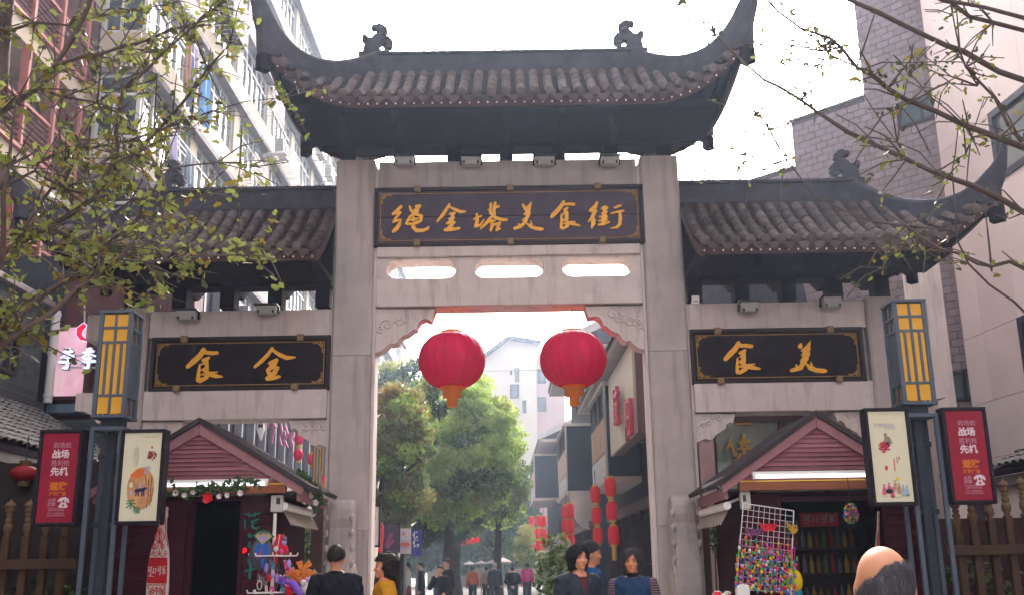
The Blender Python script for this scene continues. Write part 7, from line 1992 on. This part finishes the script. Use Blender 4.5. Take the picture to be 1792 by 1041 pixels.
LP = [
 ([(0,198),(27,181),(67,155),(97,114),(128,67),(155,13),(168,-40)], .030, .014, .7, 1),
 ([(3,160),(5,110),(8,50),(16,-20)], .050, .042, .1, 1),
 ([(2,470),(6,345),(20,240),(28,180)], .016, .006, .5, 0),
 ([(0,446),(38,423),(84,398),(127,373),(165,346),(200,305),(235,269),(269,235),(302,202),(336,161),(363,121),(403,77)], .030, .007, .85, 1),
 ([(0,580),(23,561),(77,515),(111,492),(146,461),(184,428),(230,395),(246,377),(250,354),(232,330),(215,311)], .034, .008, .9, 1),
 ([(0,603),(38,580),(92,546),(134,507),(173,481),(207,454),(235,425)], .030, .012, .6, 1),
 ([(55,290),(108,265),(161,259),(218,249),(279,229),(336,208),(370,195),(430,178),(500,171)], .014, .003, .95, 0),
 ([(97,114),(150,98),(175,96),(208,84),(255,72),(302,50),(340,47),(370,17),(397,3)], .014, .004, .8, 0),
 ([(165,346),(205,270),(215,155),(255,124),(289,91),(323,60),(346,40),(387,10)], .016, .005, .85, 0),
 ([(140,470),(181,492),(215,511),(238,523),(284,519)], .009, .003, .3, 0),
 ([(184,428),(250,458),(300,454),(346,450),(415,446),(461,438)], .010, .003, .9, 0),
 ([(0,330),(60,300),(110,330),(170,345),(230,350),(290,352),(340,345),(395,352)], .012, .003, .9, 0),
 ([(30,420),(90,330),(140,250),(165,200),(195,150),(225,100)], .012, .004, .9, 0),
 ([(67,155),(110,170),(170,180),(210,200),(235,230)], .010, .003, .9, 0),
 ([(0,60),(60,40),(120,45),(170,30),(230,20),(280,10)], .012, .004, .85, 0),
 ([(84,398),(130,420),(180,425),(225,440)], .009, .003, .95, 0),
 ([(235,269),(280,300),(330,290),(380,285),(420,295)], .008, .003, .9, 0),
 ([(246,377),(290,395),(335,380),(385,395),(430,405)], .008, .003, .85, 0)]
def dl_(x, y, i): return 5.6+.5*math.sin(i*2.3)+.0015*x+.15*math.sin(y*.01+i)
ginkgo('ginkgo branches with yellow green leaves at the left edge', (-4.1, 5.6), LP, dl_, (.70,.16,.14), .037, 3000, 51, 620)
RP = [
 ([(1792,141),(1748,126),(1687,91),(1653,79),(1586,47),(1536,22),(1485,0),(1450,-15)], .024, .012, .25, 1),
 ([(1792,54),(1738,40),(1697,30),(1668,8),(1650,-20)], .020, .012, .25, 1),
 ([(1792,32),(1721,13),(1647,0),(1600,-20)], .016, .010, .2, 1),
 ([(1792,259),(1748,242),(1687,219),(1637,195),(1586,175),(1553,155),(1529,134),(1499,118),(1472,84),(1452,67),(1401,50),(1361,20),(1341,0),(1330,-15)], .026, .005, .55, 1),
 ([(1792,372),(1754,350),(1704,326),(1637,303),(1586,279),(1536,256),(1485,232),(1432,198),(1401,175),(1361,151),(1338,141),(1304,112),(1252,62),(1220,26),(1200,3),(1190,-12)], .026, .004, .35, 1),
 ([(1788,249),(1764,219),(1741,171),(1721,151),(1690,118),(1680,91),(1667,27)], .012, .004, .5, 0),
 ([(1792,470),(1767,458),(1735,466),(1711,462),(1675,443),(1646,437),(1614,417),(1586,395),(1529,389),(1473,367),(1428,345),(1376,280),(1345,225),(1330,200),(1298,140)], .017, .003, .35, 1),
 ([(1792,545),(1775,528),(1731,498),(1695,462),(1675,421),(1671,353),(1666,300)], .014, .004, .35, 1),
 ([(1711,151),(1660,146),(1620,160)], .006, .002, .7, 0),
 ([(1499,118),(1450,95),(1420,60),(1400,20)], .006, .002, .9, 0),
 ([(1472,84),(1440,90),(1400,95),(1370,70)], .006, .002, .9, 0),
 ([(1452,67),(1455,110),(1430,130),(1400,140)], .006, .002, .9, 0),
 ([(1376,280),(1340,290),(1310,295),(1290,280)], .005, .002, .6, 0),
 ([(1586,395),(1560,420),(1550,450),(1545,468)], .006, .002, .95, 0),
 ([(1586,395),(1620,440),(1650,455),(1690,458)], .005, .002, .6, 0),
 ([(1637,303),(1690,270),(1700,240),(1690,215)], .006, .002, .8, 0),
 ([(1586,279),(1570,250),(1590,130),(1600,110)], .005, .002, .7, 0),
 ([(1401,175),(1420,150),(1410,120)], .005, .002, .8, 0)]
def dr_(x, y, i): return 5.2+.45*math.sin(i*1.9)+.0012*(1792-x)+.1*math.sin(y*.012+i)
def exr(s):
    r = s-V((0,0,CAMH)); x = 896+FPX*r.dot(_rt)/r.dot(_fw); return x < 1190
ginkgo('nearly bare ginkgo branches with a few small leaves at the right edge', (3.75, 5.2), RP, dr_, (.38,.14,.48), .026, 760, 77, 270, exr)
# ================================================================== POSTERS, BANNERS, TENTS far down the street
def far_panel(name, label, cat, pts, Y, m_, frame=None, group=None, post=True):
    ps = [P(x, y, Y) for x, y in pts]; xs = [p.x for p in ps]; zs = [p.z for p in ps]
    t = thing(name, label, cat, ((min(xs)+max(xs))/2, Y, 0), group)
    mb = MB(); mb.prism(ps, (0,.05,0)); mb.build('panel', m_, t)
    if frame:
        mb = MB(); x0, x1, z0, z1 = min(xs), max(xs), min(zs), max(zs); w = .035
        for a in ((x0-w,x1+w,z1+.001,z1+w),(x0-w,x1+w,z0-w,z0-.001),(x0-w,x0-.001,z0,z1),(x1+.001,x1+w,z0,z1)): mb.box(a[0],a[1],Y-.01,Y+.06,a[2],a[3])
        mb.build('frame', frame, t)
    if post:
        mb = MB(); xm_ = (min(xs)+max(xs))/2; mb.tube([(xm_, Y+.08, .004), (xm_, Y+.08, max(zs))], .03, 8); mb.build('post', greymetal, t)
    return t
pk = M('poster_mauve_white', (.55,.48,.47), .6, .08, 3)
gr_ = 'street posters beyond the gate'
t = far_panel('street_poster', 'white ink-painting poster just right of the left centre pillar', 'poster', [(640,886),(663,886),(661,953),(640,953)], 18, pk, frame_dk, gr_)
mb = MB(); glyph(mb, [[(1300,320,10),(1290,350,8)],[(1320,310,10),(1330,350,10)],[(1300,390,12),(1320,380,10)],[(1280,420,14),(1300,430,14)]], lambda x, y: P(400+x/5.18, 840+y/5.18, 17.99), (0,-.004,0), 4); mb.build('ink_script', ink_k, t)
mb = MB(); glyph(mb, [[(1305,385,8),(1300,412,6)]], lambda x, y: P(400+x/5.18, 840+y/5.18, 17.985), (0,-.004,0), 3); mb.build('red_mark', ink_p, t)
mb = MB(); glyph(mb, [[(1275,530,34),(1320,525,28)],[(1270,500,20),(1290,495,16)]], lambda x, y: P(400+x/5.18, 840+y/5.18, 17.99), (0,-.004,0), 4); mb.build('ink_hill', ink_v, t)
far_panel('street_flag', 'narrow red flag hanging beside the white ink-painting poster', 'flag', [(666,914),(671,917),(671,940),(666,966),(661,966),(664,945)], 19, M('red_banner_cloth', (.6,.02,.04), .7, .08), None)
t = far_panel('street_poster', 'dark maroon poster with a purple streak in the row of posters', 'poster', [(671,921),(697,917),(697,962),(671,964)], 24, M('dark_maroon_poster', (.05,.02,.05), .5), frame_dk, gr_)
mb = MB(); glyph(mb, [[(675,956,4),(684,935,7)],[(678,958,4),(688,945,5)]], lambda x, y: P(x, y, 23.99), (0,-.004,0), .8); mb.build('purple_streak', M('purple_print', (.25,.05,.12), .5), t)
t = far_panel('street_poster', 'pale poster with a red food picture in the row of posters', 'poster', [(699,924),(719,924),(719,968),(699,968)], 24.5, pk, None, gr_)
mb = MB(); glyph(mb, [[(705,953,9),(713,953,9)],[(706,933,5)]], lambda x, y: P(x, y, 24.49), (0,-.004,0), .8); mb.build('red_picture', M('print_coral', (.6,.12,.10), .5), t)
mb = MB(); glyph(mb, [[(702,956,4),(709,960,4),(716,956,4)],[(703,946,3),(716,945,3)]], lambda x, y: P(x, y, 24.485), (0,-.004,0), .8); mb.build('grey_picture', ink_v, t)
t = far_panel('street_banner', 'blue banner with two white characters in the row of posters', 'banner', [(720,926),(738,926),(738,972),(720,972)], 25, M('blue_banner', (.045,.04,.22), .6), None, gr_)
mb = MB()
for ch_, yy in (('佐', 937), ('佑', 951)):
    c = P(729, yy, 24.99); text_mesh(mb, ch_, .19, lambda a, b: V((c.x+a, c.y, c.z+b)), (0,-.005,0), .004)
mb.build('white_characters', white_m, t)
t = thing('lantern_row', 'tilted row of five small red lanterns far down the street', 'lanterns', tuple(P(819,948,55)))
for i in range(5):
    c = P(803+8*i, 950-1.6*i, 55); mb = MB(); mb.ball(c, 1, 12, (.13,.13,.15)); o = mb.build('lantern', lan_hot, t)
mb = MB(); mb.tube([P(798,947,55), P(840,939,55)], .015, 5); mb.build('cord', wire_m, t)
for px, py, w, Y, h, lb in ((821,985,20,58,6,'leftmost of the grey market umbrellas at the end of the street'),(842,984,22,60,6,'second grey market umbrella from the left at the end of the street'),(862,983,26,62,7,'third grey market umbrella, beside the pale pink one'),(880,980,30,56,8,'pale pink market umbrella, largest at the end of the street')):
    a = P(px, py, Y); R_ = w/2/1800*Y; H_ = h/1800*Y
    t = thing('market_umbrella', lb, 'umbrella', (a.x, a.y, 0), 'market umbrellas at the end of the street')
    mb = MB(); mb.lathe([(R_,0),(R_*.97,.06),(R_*.5,H_*.6),(.03,H_),(.01,H_+.05)], a-V((0,0,H_*.4)), 8, smooth=False); mb.build('canopy', M('pink_canopy', (.55,.33,.30), .8) if w == 30 else M('grey_canopy', (.22,.19,.19), .8), t)
    mb = MB(); mb.tube([(a.x,a.y,.004),(a.x,a.y,a.z)], .035, 6); mb.build('pole', greymetal, t)
mb = MB(); c = P(646,1021,15); mb.lathe([(.02,-.10),(.045,.09),(.05,.10)], c, 10); mb.tube([c, V((c.x,c.y,.004))], .012, 6); mb.build('orange_marker', M('orange_plastic', (.75,.12,.02), .5), label='small orange tapered marker on a rod at the left centre pillar', cat='marker')
mb = MB(); a, b = P(690,571,16), P(1080,556,16)
mb.tube([a.lerp(b, i/12)-V((0,0,.10*math.sin(math.pi*i/12))) for i in range(13)], .006, 4); mb.build('overhead_wire', wire_m, label='thin black wire strung across the arch above the lanterns', cat='wire')
# ================================================================== PEOPLE
def surfnet(D, org, h):
    ins = D < 0; nx, ny, nz = D.shape
    corners = [(i,j,k) for i in (0,1) for j in (0,1) for k in (0,1)]
    sl = lambda A, c: A[c[0]:nx-1+c[0], c[1]:ny-1+c[1], c[2]:nz-1+c[2]]
    cnt = sum(sl(ins, c).astype(np.int8) for c in corners); act = (cnt > 0) & (cnt < 8)
    idx = -np.ones(act.shape, int); ids = np.argwhere(act); idx[act] = np.arange(len(ids))
    acc = np.zeros((len(ids),3)); n = np.zeros(len(ids))
    for a in corners:
        for ax in range(3):
            if a[ax]: continue
            b = list(a); b[ax] = 1
            da = D[ids[:,0]+a[0], ids[:,1]+a[1], ids[:,2]+a[2]]; db = D[ids[:,0]+b[0], ids[:,1]+b[1], ids[:,2]+b[2]]
            m_ = (da < 0) != (db < 0); t = np.where(m_, da/(da-db+1e-12), 0)
            p = np.array(a, float)[None].repeat(len(ids),0); p[:,ax] += t; acc[m_] += p[m_]; n[m_] += 1
    vs = (ids+acc/np.maximum(n,1)[:,None])*h+np.array(org)
    fs = []
    for ax in range(3):
        a0 = [slice(1,-1)]*3; a0[ax] = slice(0,-1); a1 = [slice(1,-1)]*3; a1[ax] = slice(1,None)
        A = ins[tuple(a0)]; B = ins[tuple(a1)]; e = np.argwhere(A != B)
        if not len(e): continue
        s = A[e[:,0],e[:,1],e[:,2]]
        off = np.ones(3,int); off[ax] = 0; e = e+off
        u, v = [(1,2),(2,0),(0,1)][ax]
        def cell(du, dv): c = e.copy(); c[:,u] -= du; c[:,v] -= dv; return idx[c[:,0],c[:,1],c[:,2]]
        q = np.stack([cell(1,1), cell(0,1), cell(0,0), cell(1,0)], 1)
        q = np.where(s[:,None], q, q[:,::-1]); fs.append(q[(q >= 0).all(1)])
    return vs, np.concatenate(fs) if fs else np.zeros((0,4), int)
class SDF:
    def __init__(s, lo, hi, h):
        s.h = h; s.lo = np.array(lo); ax = [np.arange(lo[i], hi[i]+h, h) for i in range(3)]
        s.X, s.Y, s.Z = np.meshgrid(*ax, indexing='ij')
    def cap(s, a, b, ra, rb, sy=1.0):
        dx, dy, dz = b[0]-a[0], (b[1]-a[1])*sy, b[2]-a[2]; L2 = dx*dx+dy*dy+dz*dz+1e-9
        px, py, pz = s.X-a[0], (s.Y-a[1])*sy, s.Z-a[2]
        t = np.clip((px*dx+py*dy+pz*dz)/L2, 0, 1)
        return np.sqrt((px-t*dx)**2+(py-t*dy)**2+(pz-t*dz)**2)-(ra+(rb-ra)*t)
    def ell(s, c, r):
        k = np.sqrt(((s.X-c[0])/r[0])**2+((s.Y-c[1])/r[1])**2+((s.Z-c[2])/r[2])**2)
        return (k-1)*min(r)
def smin(a, b, k):
    h = np.clip(.5+.5*(b-a)/k, 0, 1); return b+(a-b)*h-k*h*(1-h)
def dim(h, f=.62): return tuple(x*f for x in srgb(h))
def strands(o, m_, n, L_, r, sd=1):
    q = random.Random(sd); me = o.data; loc = WL[o.name]; mb = MB(); vs = me.vertices
    for _ in range(n):
        v = vs[q.randrange(len(vs))]; nn = v.normal; p = V(v.co)+loc
        d = V((q.gauss(0,.25), q.gauss(0,.25), -1)); d = d-nn*d.dot(nn)
        if d.length < .15: d = V((q.gauss(0,1), q.gauss(0,1), 0)); d = d-nn*d.dot(nn)
        d = d.normalized()*L_*q.uniform(.6,1.3); u = nn*r*2.2
        mb.tube([p-d*.5+u*.4, p+u, p+d*.5+u*.5+nn*q.uniform(-.001,.003)], [r*.6, r, r*.3], 3)
    mb.build('hair_strands', m_, o.parent, kind='stuff')
def person(label, pos, height, yaw, hair, top, bottom, pose='down', vox=.012, skin='#C99A80', face=False, inner=None, hairc='#15110F', top_kind='jacket', build=1.0, sleeves=None, extra=None, head_yaw=0):
    sc = height/1.72; t = thing('person', label, 'person', pos, 'people walking and standing under the gate')
    rot = Matrix.Rotation(yaw, 3, 'Z')
    skm = M('skin_'+skin, srgb(skin), .55, .06, 12, spec=.35)
    S = SDF((-.46,-.36,-.02), (.46,.36,1.78), vox)
    w = build
    sh = [(-.175*w,0.015,1.385), (.175*w,.015,1.385)]
    if pose == 'behind': el = [(-.25*w,.07,1.13),(.25*w,.07,1.13)]; wr = [(-.06,.19,.98),(.06,.19,.96)]
    elif pose == 'mouth': el = [(-.24*w,-.10,1.17),(.24*w,.0,1.10)]; wr = [(-.05,-.19,1.42),(.20,-.16,1.02)]
    elif pose == 'front': el = [(-.24*w,.02,1.10),(.24*w,.02,1.10)]; wr = [(-.10,-.20,1.03),(.10,-.20,1.02)]
    else: el = [(-.235*w,.03,1.10),(.235*w,.03,1.10)]; wr = [(-.245*w,-.03,.86),(.245*w,-.03,.86)]
    torso = smin(S.cap((0,0,.95),(0,0,1.12),.150*w,.138*w,1.35), S.cap((0,0,1.12),(0,.0,1.33),.138*w,.150*w,1.4), .05)
    torso = smin(torso, S.cap((-.12*w,.01,1.385),(.12*w,.01,1.385),.068,.068,1.1), .06)
    neck = S.cap((0,.015,1.38),(0,-.005,1.53),.058,.052)
    head = smin(S.ell((0,.0,1.635),(.076,.095,.095)), S.ell((0,-.028,1.575),(.058,.070,.075)), .03)
    if face or vox < .011:
        head = smin(head, S.cap((0,-.093,1.615),(0,-.112,1.583),.010,.015), .014)
        for q in (-1,1):
            head = smin(head, S.ell((q*.077,.008,1.60),(.012,.022,.033)), .010)
            head = np.maximum(head, -S.ell((q*.032,-.103,1.617),(.020,.012,.010)))
            head = smin(head, S.ell((q*.038,-.078,1.585),(.024,.02,.02)), .02)
        head = smin(head, S.cap((-.02,-.092,1.548),(.02,-.092,1.548),.009,.009), .012)
        head = smin(head, S.ell((0,-.085,1.522),(.022,.016,.016)), .02)
    else:
        for q in (-1,1): head = smin(head, S.ell((q*.077,.008,1.60),(.014,.024,.033)), .012)
        head = smin(head, S.cap((0,-.09,1.615),(0,-.108,1.585),.013,.016), .015)
    if head_yaw: pass
    arms = []
    for q in (0,1):
        a = smin(S.cap(sh[q], el[q], .058, .044), S.cap(el[q], wr[q], .043, .029), .02); arms.append(a)
    armsU = np.minimum(arms[0], arms[1])
    hands = None; dirs = []
    for q in (0,1):
        e_, w_ = V(el[q]), V(wr[q]); d = (w_-e_).normalized(); dirs.append(d); pm = w_+d*.055
        hd = S.cap(tuple(w_), tuple(pm), .030, .036, 1.0); hands = hd if hands is None else np.minimum(hands, hd)
    legs = None; feet = None
    st = .0 if pose != 'walk' else .12
    step = .15 if pose in ('behind','walk') else .0
    for q in (-1,1):
        kn = (q*.095*w, -.01-q*step*.5, .49); an = (q*.10*w, .02-q*step, .085)
        l = smin(S.cap((q*.088*w,0,.93), kn, .092*w, .060), S.cap(kn, an, .060, .040), .03)
        f = S.cap((an[0],an[1]+.02,.045), (an[0]+q*.015,an[1]-.14,.03), .042, .033)
        legs = l if legs is None else np.minimum(legs, l); feet = f if feet is None else np.minimum(feet, f)
    body = smin(smin(torso, neck, .04), head, .025); body = smin(body, armsU, .035); body = smin(body, hands, .02); body = smin(body, smin(legs, feet, .03), .04)
    def emit(name, D, m_, par, fingers=False, smooth=True):
        D = D.copy(); D[0]=D[-1]=1; D[:,0]=1; D[:,-1]=1; D[:,:,0]=1; D[:,:,-1]=1
        vs, fs = surfnet(D, S.lo, vox)
        if not len(fs): return None
        mb = MB(); mb._add([tuple(v) for v in vs], fs.tolist(), smooth)
        if fingers:
            for q in (0,1):
                d = dirs[q]; w_ = V(wr[q])+d*.07; sd_ = d.cross(V((0,1,0)) if abs(d.y) < .8 else V((0,0,1))).normalized(); bn = d.cross(sd_)
                for i, L_ in enumerate((.062,.074,.068,.052)):
                    o = w_+sd_*(.026-.0175*i); mb.tube([o-d*.02, o+d*L_*.45, o+d*L_*.8+bn*.012, o+d*L_+bn*.03], [.0095,.009,.008,.006], 6)
                o = V(wr[q])+d*.03; mb.tube([o, o+sd_*.035+d*.025, o+sd_*.042+d*.055], [.012,.010,.007], 6)
        mb.v = [tuple(V(pos)+(rot @ (V(v)*sc))) for v in mb.v]
        return mb.build(name, m_, par)
    b = emit('body', body, skm, t, True)
    X, Y, Z = S.X, S.Y, S.Z
    noise_ = .006*np.sin(X*38+Z*21)*np.sin(Z*33+Y*17)+.004*np.sin(X*70)*np.sin(Z*55+2)
    # trousers, shoes
    hips = S.cap((0,0,.93),(0,0,1.04),.152*w,.142*w,1.3)
    tr = smin(legs-.020, hips-.006, .04)+noise_
    emit('trousers', np.maximum(tr, np.maximum(Z-1.04, .07-Z)), M('cloth_'+bottom, dim(bottom), .85, .1, 12, bump=.1, bscale=90), t)
    emit('shoes', np.maximum(feet-.012, Z-.10), M('shoe_leather', (.025,.02,.02), .5), t)
    # upper garment
    hem = .84 if top_kind in ('jacket','coat') else .93
    tor2 = np.maximum(smin(torso-.026, S.cap((0,0,.86),(0,0,1.05),.162*w,.158*w,1.3), .05), np.maximum(hem-Z, Z-1.47))
    wrist = lambda: np.minimum(*[np.maximum(a-.020, np.sqrt((X-wr[i][0])**2+(Y-wr[i][1])**2+(Z-wr[i][2])**2)*-1+.030) for i, a in enumerate(arms)])
    topm = M('cloth_'+top, dim(top), .85, .10, 10, bump=.15, bscale=80)
    if top_kind == 'vest':
        emit('vest', np.maximum(tor2+noise_, S.cap((0,.0,1.40),(0,-.02,1.60),.070,.085)*-1), topm, t)
        emit('sleeves', np.maximum(wrist()+noise_, S.cap((-.10,0,1.3),(.10,0,1.3),.10,.10)*-1), sleeves or topm, t)
        emit('collar', np.maximum(neck-.014, np.maximum(1.37-Z, Z-1.508)), M('cloth_'+(inner or top), dim(inner or top), .85), t)
    else:
        g = smin(tor2, wrist(), .03)+noise_+.004*np.sin(Z*52+X*14)*np.sin(X*30+Y*20)
        cut = S.cap((0,-.03,1.42),(0,-.04,1.62),.066,.09)
        if inner: # open neck wedge in front
            wd = np.maximum(np.abs(X)-np.clip((Z-1.25)*.26,0,.06), Y+.04); g = np.maximum(g, -wd)
        emit('jacket' if top_kind != 'shirt' else 'shirt', np.maximum(g, -cut), topm, t)
        if inner: emit('inner_shirt', np.maximum(torso-.012, np.maximum(1.05-Z, Z-1.44)), M('cloth_'+inner, dim(inner), .85, .1, 10), t)
        if top_kind in ('jacket','coat','shirt'):
            col_ = np.maximum(np.abs(S.cap((0,.012,1.41),(0,.0,1.50),.080,.070))-.010, np.maximum(1.405-Z-.2*Y, Z-1.475-.25*Y))
            emit('collar', np.maximum(col_, -(Y+.05)) if inner else col_, topm, t)
    # hair
    hm = M('hair_'+hairc, srgb(hairc), .6, .25, 30, bump=.3, bscale=120, spec=.3)
    base = smin(S.ell((0,.005,1.637),(.080,.100,.100)), S.ell((0,.01,1.60),(.076,.09,.09)), .03)
    fr = .006*np.sin(X*90+Y*60)*np.sin(Z*80)
    faceb = np.maximum((np.sqrt((X/.060)**2+((Z-1.578)/(.098+.02*np.sin(X*60)))**2)-1)*.06, Y+.035)
    if hair == 'short':
        emit('hair', np.maximum(base-.008+fr*.6, 1.598+.62*(-Y)+.25*np.abs(X)-Z), hm, t)
    elif hair == 'crop':
        emit('hair', np.maximum(base-.004+fr*.2, 1.618+.40*(-Y)-Z+.010*np.sin(X*160)*np.sin(Y*140)), hm, t)
    elif hair == 'bob':
        hb = smin(S.ell((0,.012,1.645),(.105,.118,.105)), S.cap((0,.02,1.60),(0,.03,1.53),.098,.090), .04)+fr
        emit('hair', np.maximum(np.maximum(hb, 1.505-Z), -faceb), hm, t)
    elif hair == 'curly':
        hb = smin(S.ell((0,.02,1.645),(.118,.12,.104)), S.cap((0,.035,1.60),(0,.045,1.54),.112,.10), .04)+.010*np.sin(X*75+1)*np.sin(Y*70)*np.sin(Z*72)
        emit('hair', np.maximum(np.maximum(hb, 1.525-Z), -faceb), hm, t)
    elif hair == 'long':
        hb = smin(base-.016, S.cap((0,.075,1.66),(0,.115,1.22),.072,.045), .05)+fr
        emit('hair', np.maximum(hb, -np.maximum(np.maximum(np.abs(X)-.09, Y+.012), Z-1.67)), hm, t)
    elif hair == 'ponytail':
        hb = smin(np.maximum(base-.010, 1.598+.62*(-Y)-Z), S.cap((0,.10,1.64),(0,.125,1.42),.034,.018), .02); emit('hair', hb, hm, t)
    elif hair == 'bald':
        hb = np.maximum(np.maximum(base-.001, 1.56+.45*(-Y)-Z), (Z-(1.638-.62*X+.22*Y)+.008*np.sin(X*90+Y*60)*np.sin(Y*80))*.6)
        hb = np.maximum(hb, Z-1.733); ho = emit('hair', hb, hm, t); strands(ho, hm, 3000, .026, .0008)
    if vox < .0105 and hair != 'bald':
        ho = [c for c in t.children if c.name.startswith('hair')]
        if ho: strands(ho[0], hm, 700, .06 if hair != 'crop' else .014, .0016)
    if face:
        tf = lambda v: V(pos)+(rot @ (V(v)*sc))
        for q in (-1,1):
            mb = MB(); mb.ball((q*.032,-.0935,1.618), 1, 8, (.014,.006,.0055)); mb.v = [tuple(tf(v)) for v in mb.v]; mb.build('eye', M('dark_eye', (.03,.018,.014), .2), t)
            mb = MB(); mb.tube([(q*.014,-.101,1.634),(q*.032,-.102,1.640),(q*.050,-.092,1.635)], [.0028,.0035,.002], 5); mb.v = [tuple(tf(v)) for v in mb.v]; mb.build('eyebrow', hm, t)
        mb = MB(); mb.tube([(-.024,-.093,1.547),(-.008,-.1025,1.549),(.008,-.1025,1.549),(.024,-.093,1.547)], [.002,.0045,.0045,.002], 6); mb.v = [tuple(tf(v)) for v in mb.v]; mb.build('mouth', M('lips', (.30,.09,.08), .5), t)
    if extra: extra(t, lambda v: V(pos)+(rot @ (V(v)*sc)))
    return t
def at(px, Y): p = P(px, 1000, Y); return (p.x, Y, .004)
R = math.radians
person('man in a dark suit with cropped hair seen from behind before the left pillar', at(588,9.9), 1.655, R(178), 'crop', '#22232E', '#1C1C22', vox=.009, hairc='#241C1A', skin='#C98F78', build=1.06)
person('woman in a yellow jacket with long dark hair in profile', at(674,10.2), 1.56, R(-80), 'long', '#E9A21C', '#2A2A33', vox=.010, skin='#D98E68', face=True, hairc='#1C1512')
person('woman with black bobbed hair in a slate jacket looking to the right', at(1013,9.9), 1.615, R(24), 'bob', '#3F4854', '#2A2A30', vox=.008, skin='#D2906F', face=True, inner='#7A3A48', hairc='#0E0C12')
person('man in a blue jacket behind the bobbed woman, turned to the right', at(1033,10.5), 1.665, R(100), 'short', '#2E5A92', '#25252B', vox=.010, skin='#C98A68', hairc='#34353A', face=True)
strip = M('striped_knit', (.25,.12,.14), .9, .1, 10)
nt = strip.node_tree; wv = nt.nodes.new('ShaderNodeTexWave'); wv.bands_direction = 'Z'; wv.inputs['Scale'].default_value = 14; wv.inputs['Distortion'].default_value = .6
tcn = nt.nodes.new('ShaderNodeTexCoord'); rmp = nt.nodes.new('ShaderNodeValToRGB'); rmp.color_ramp.interpolation = 'CONSTANT'
rmp.color_ramp.elements[0].color = (.12,.015,.035,1); rmp.color_ramp.elements[1].position = .4; rmp.color_ramp.elements[1].color = (.03,.03,.05,1)
el_ = rmp.color_ramp.elements.new(.65); el_.color = (.17,.16,.19,1)
nt.links.new(tcn.outputs['Object'], wv.inputs['Vector']); nt.links.new(wv.outputs['Fac'], rmp.inputs[0]); nt.links.new(rmp.outputs[0], [n for n in nt.nodes if n.type == 'BSDF_PRINCIPLED'][0].inputs['Base Color'])
person('woman with wavy dark hair in a blue vest over striped sleeves facing the camera', at(1107,9.8), 1.575, R(-14), 'curly', '#2A4A72', '#22222A', vox=.008, skin='#C68058', face=True, inner='#1B1822', hairc='#2A2226', top_kind='vest', sleeves=strip)
person('bald elderly man with a grey fringe of hair seen from behind close to the camera', at(1545,2.72), 1.475, R(160), 'bald', '#35363F', '#25252B', vox=.0075, skin='#CF9272', hairc='#55555C')
person('man in a white shirt walking left beyond the gate', at(713,34), 1.62, R(-95), 'short', '#D8D4CE', '#8A2A32', vox=.018, pose='walk', top_kind='shirt')
person('man in a dark navy sweater walking left beyond the gate', at(737,32), 1.62, R(-90), 'short', '#20222E', '#3A4452', vox=.018, pose='walk', top_kind='shirt')
person('man in a dark jacket with his hand to his mouth', at(770,24.5), 1.50, R(-20), 'short', '#1E2230', '#252A36', vox=.014, pose='mouth')
person('taller man in a black jacket just behind the one with hand to mouth', at(782,26), 1.66, R(-60), 'short', '#191A22', '#22242C', vox=.016)
person('person in an orange vest walking away down the street', at(827,42), 1.50, R(180), 'short', '#E0692E', '#3A4654', vox=.02, pose='walk', top_kind='vest')
person('person in a beige vest walking away beside a grey haired man', at(851,42), 1.48, R(180), 'short', '#B59A7C', '#3A4250', vox=.02, pose='walk', top_kind='vest')
person('grey haired man in a blue grey jacket walking away', at(866,41), 1.60, R(180), 'short', '#454E5E', '#3A4250', vox=.02, hairc='#8A8680', build=1.12)
person('person in a black jacket with hands clasped behind the back', at(897,36), 1.47, R(180), 'short', '#1A1E2A', '#1F2430', vox=.016, pose='behind', build=1.15)
person('person in a white shirt half hidden by the black jacket', at(899,44), 1.60, R(180), 'short', '#C9B6B0', '#30363F', vox=.02, top_kind='shirt')
def hb(t, tf):
    mb = MB(); mb.box(-.36,-.24,-.02,.10,.72,.92); mb.v = [tuple(tf(v)) for v in mb.v]; mb.build('handbag', M('black_bag', (.02,.02,.025), .5), t, bevel=.02)
person('woman in a bright pink top with a dark ponytail walking away', at(922,42), 1.60, R(180), 'ponytail', '#E83A86', '#2A2E3A', vox=.02, pose='walk', top_kind='shirt', extra=hb)
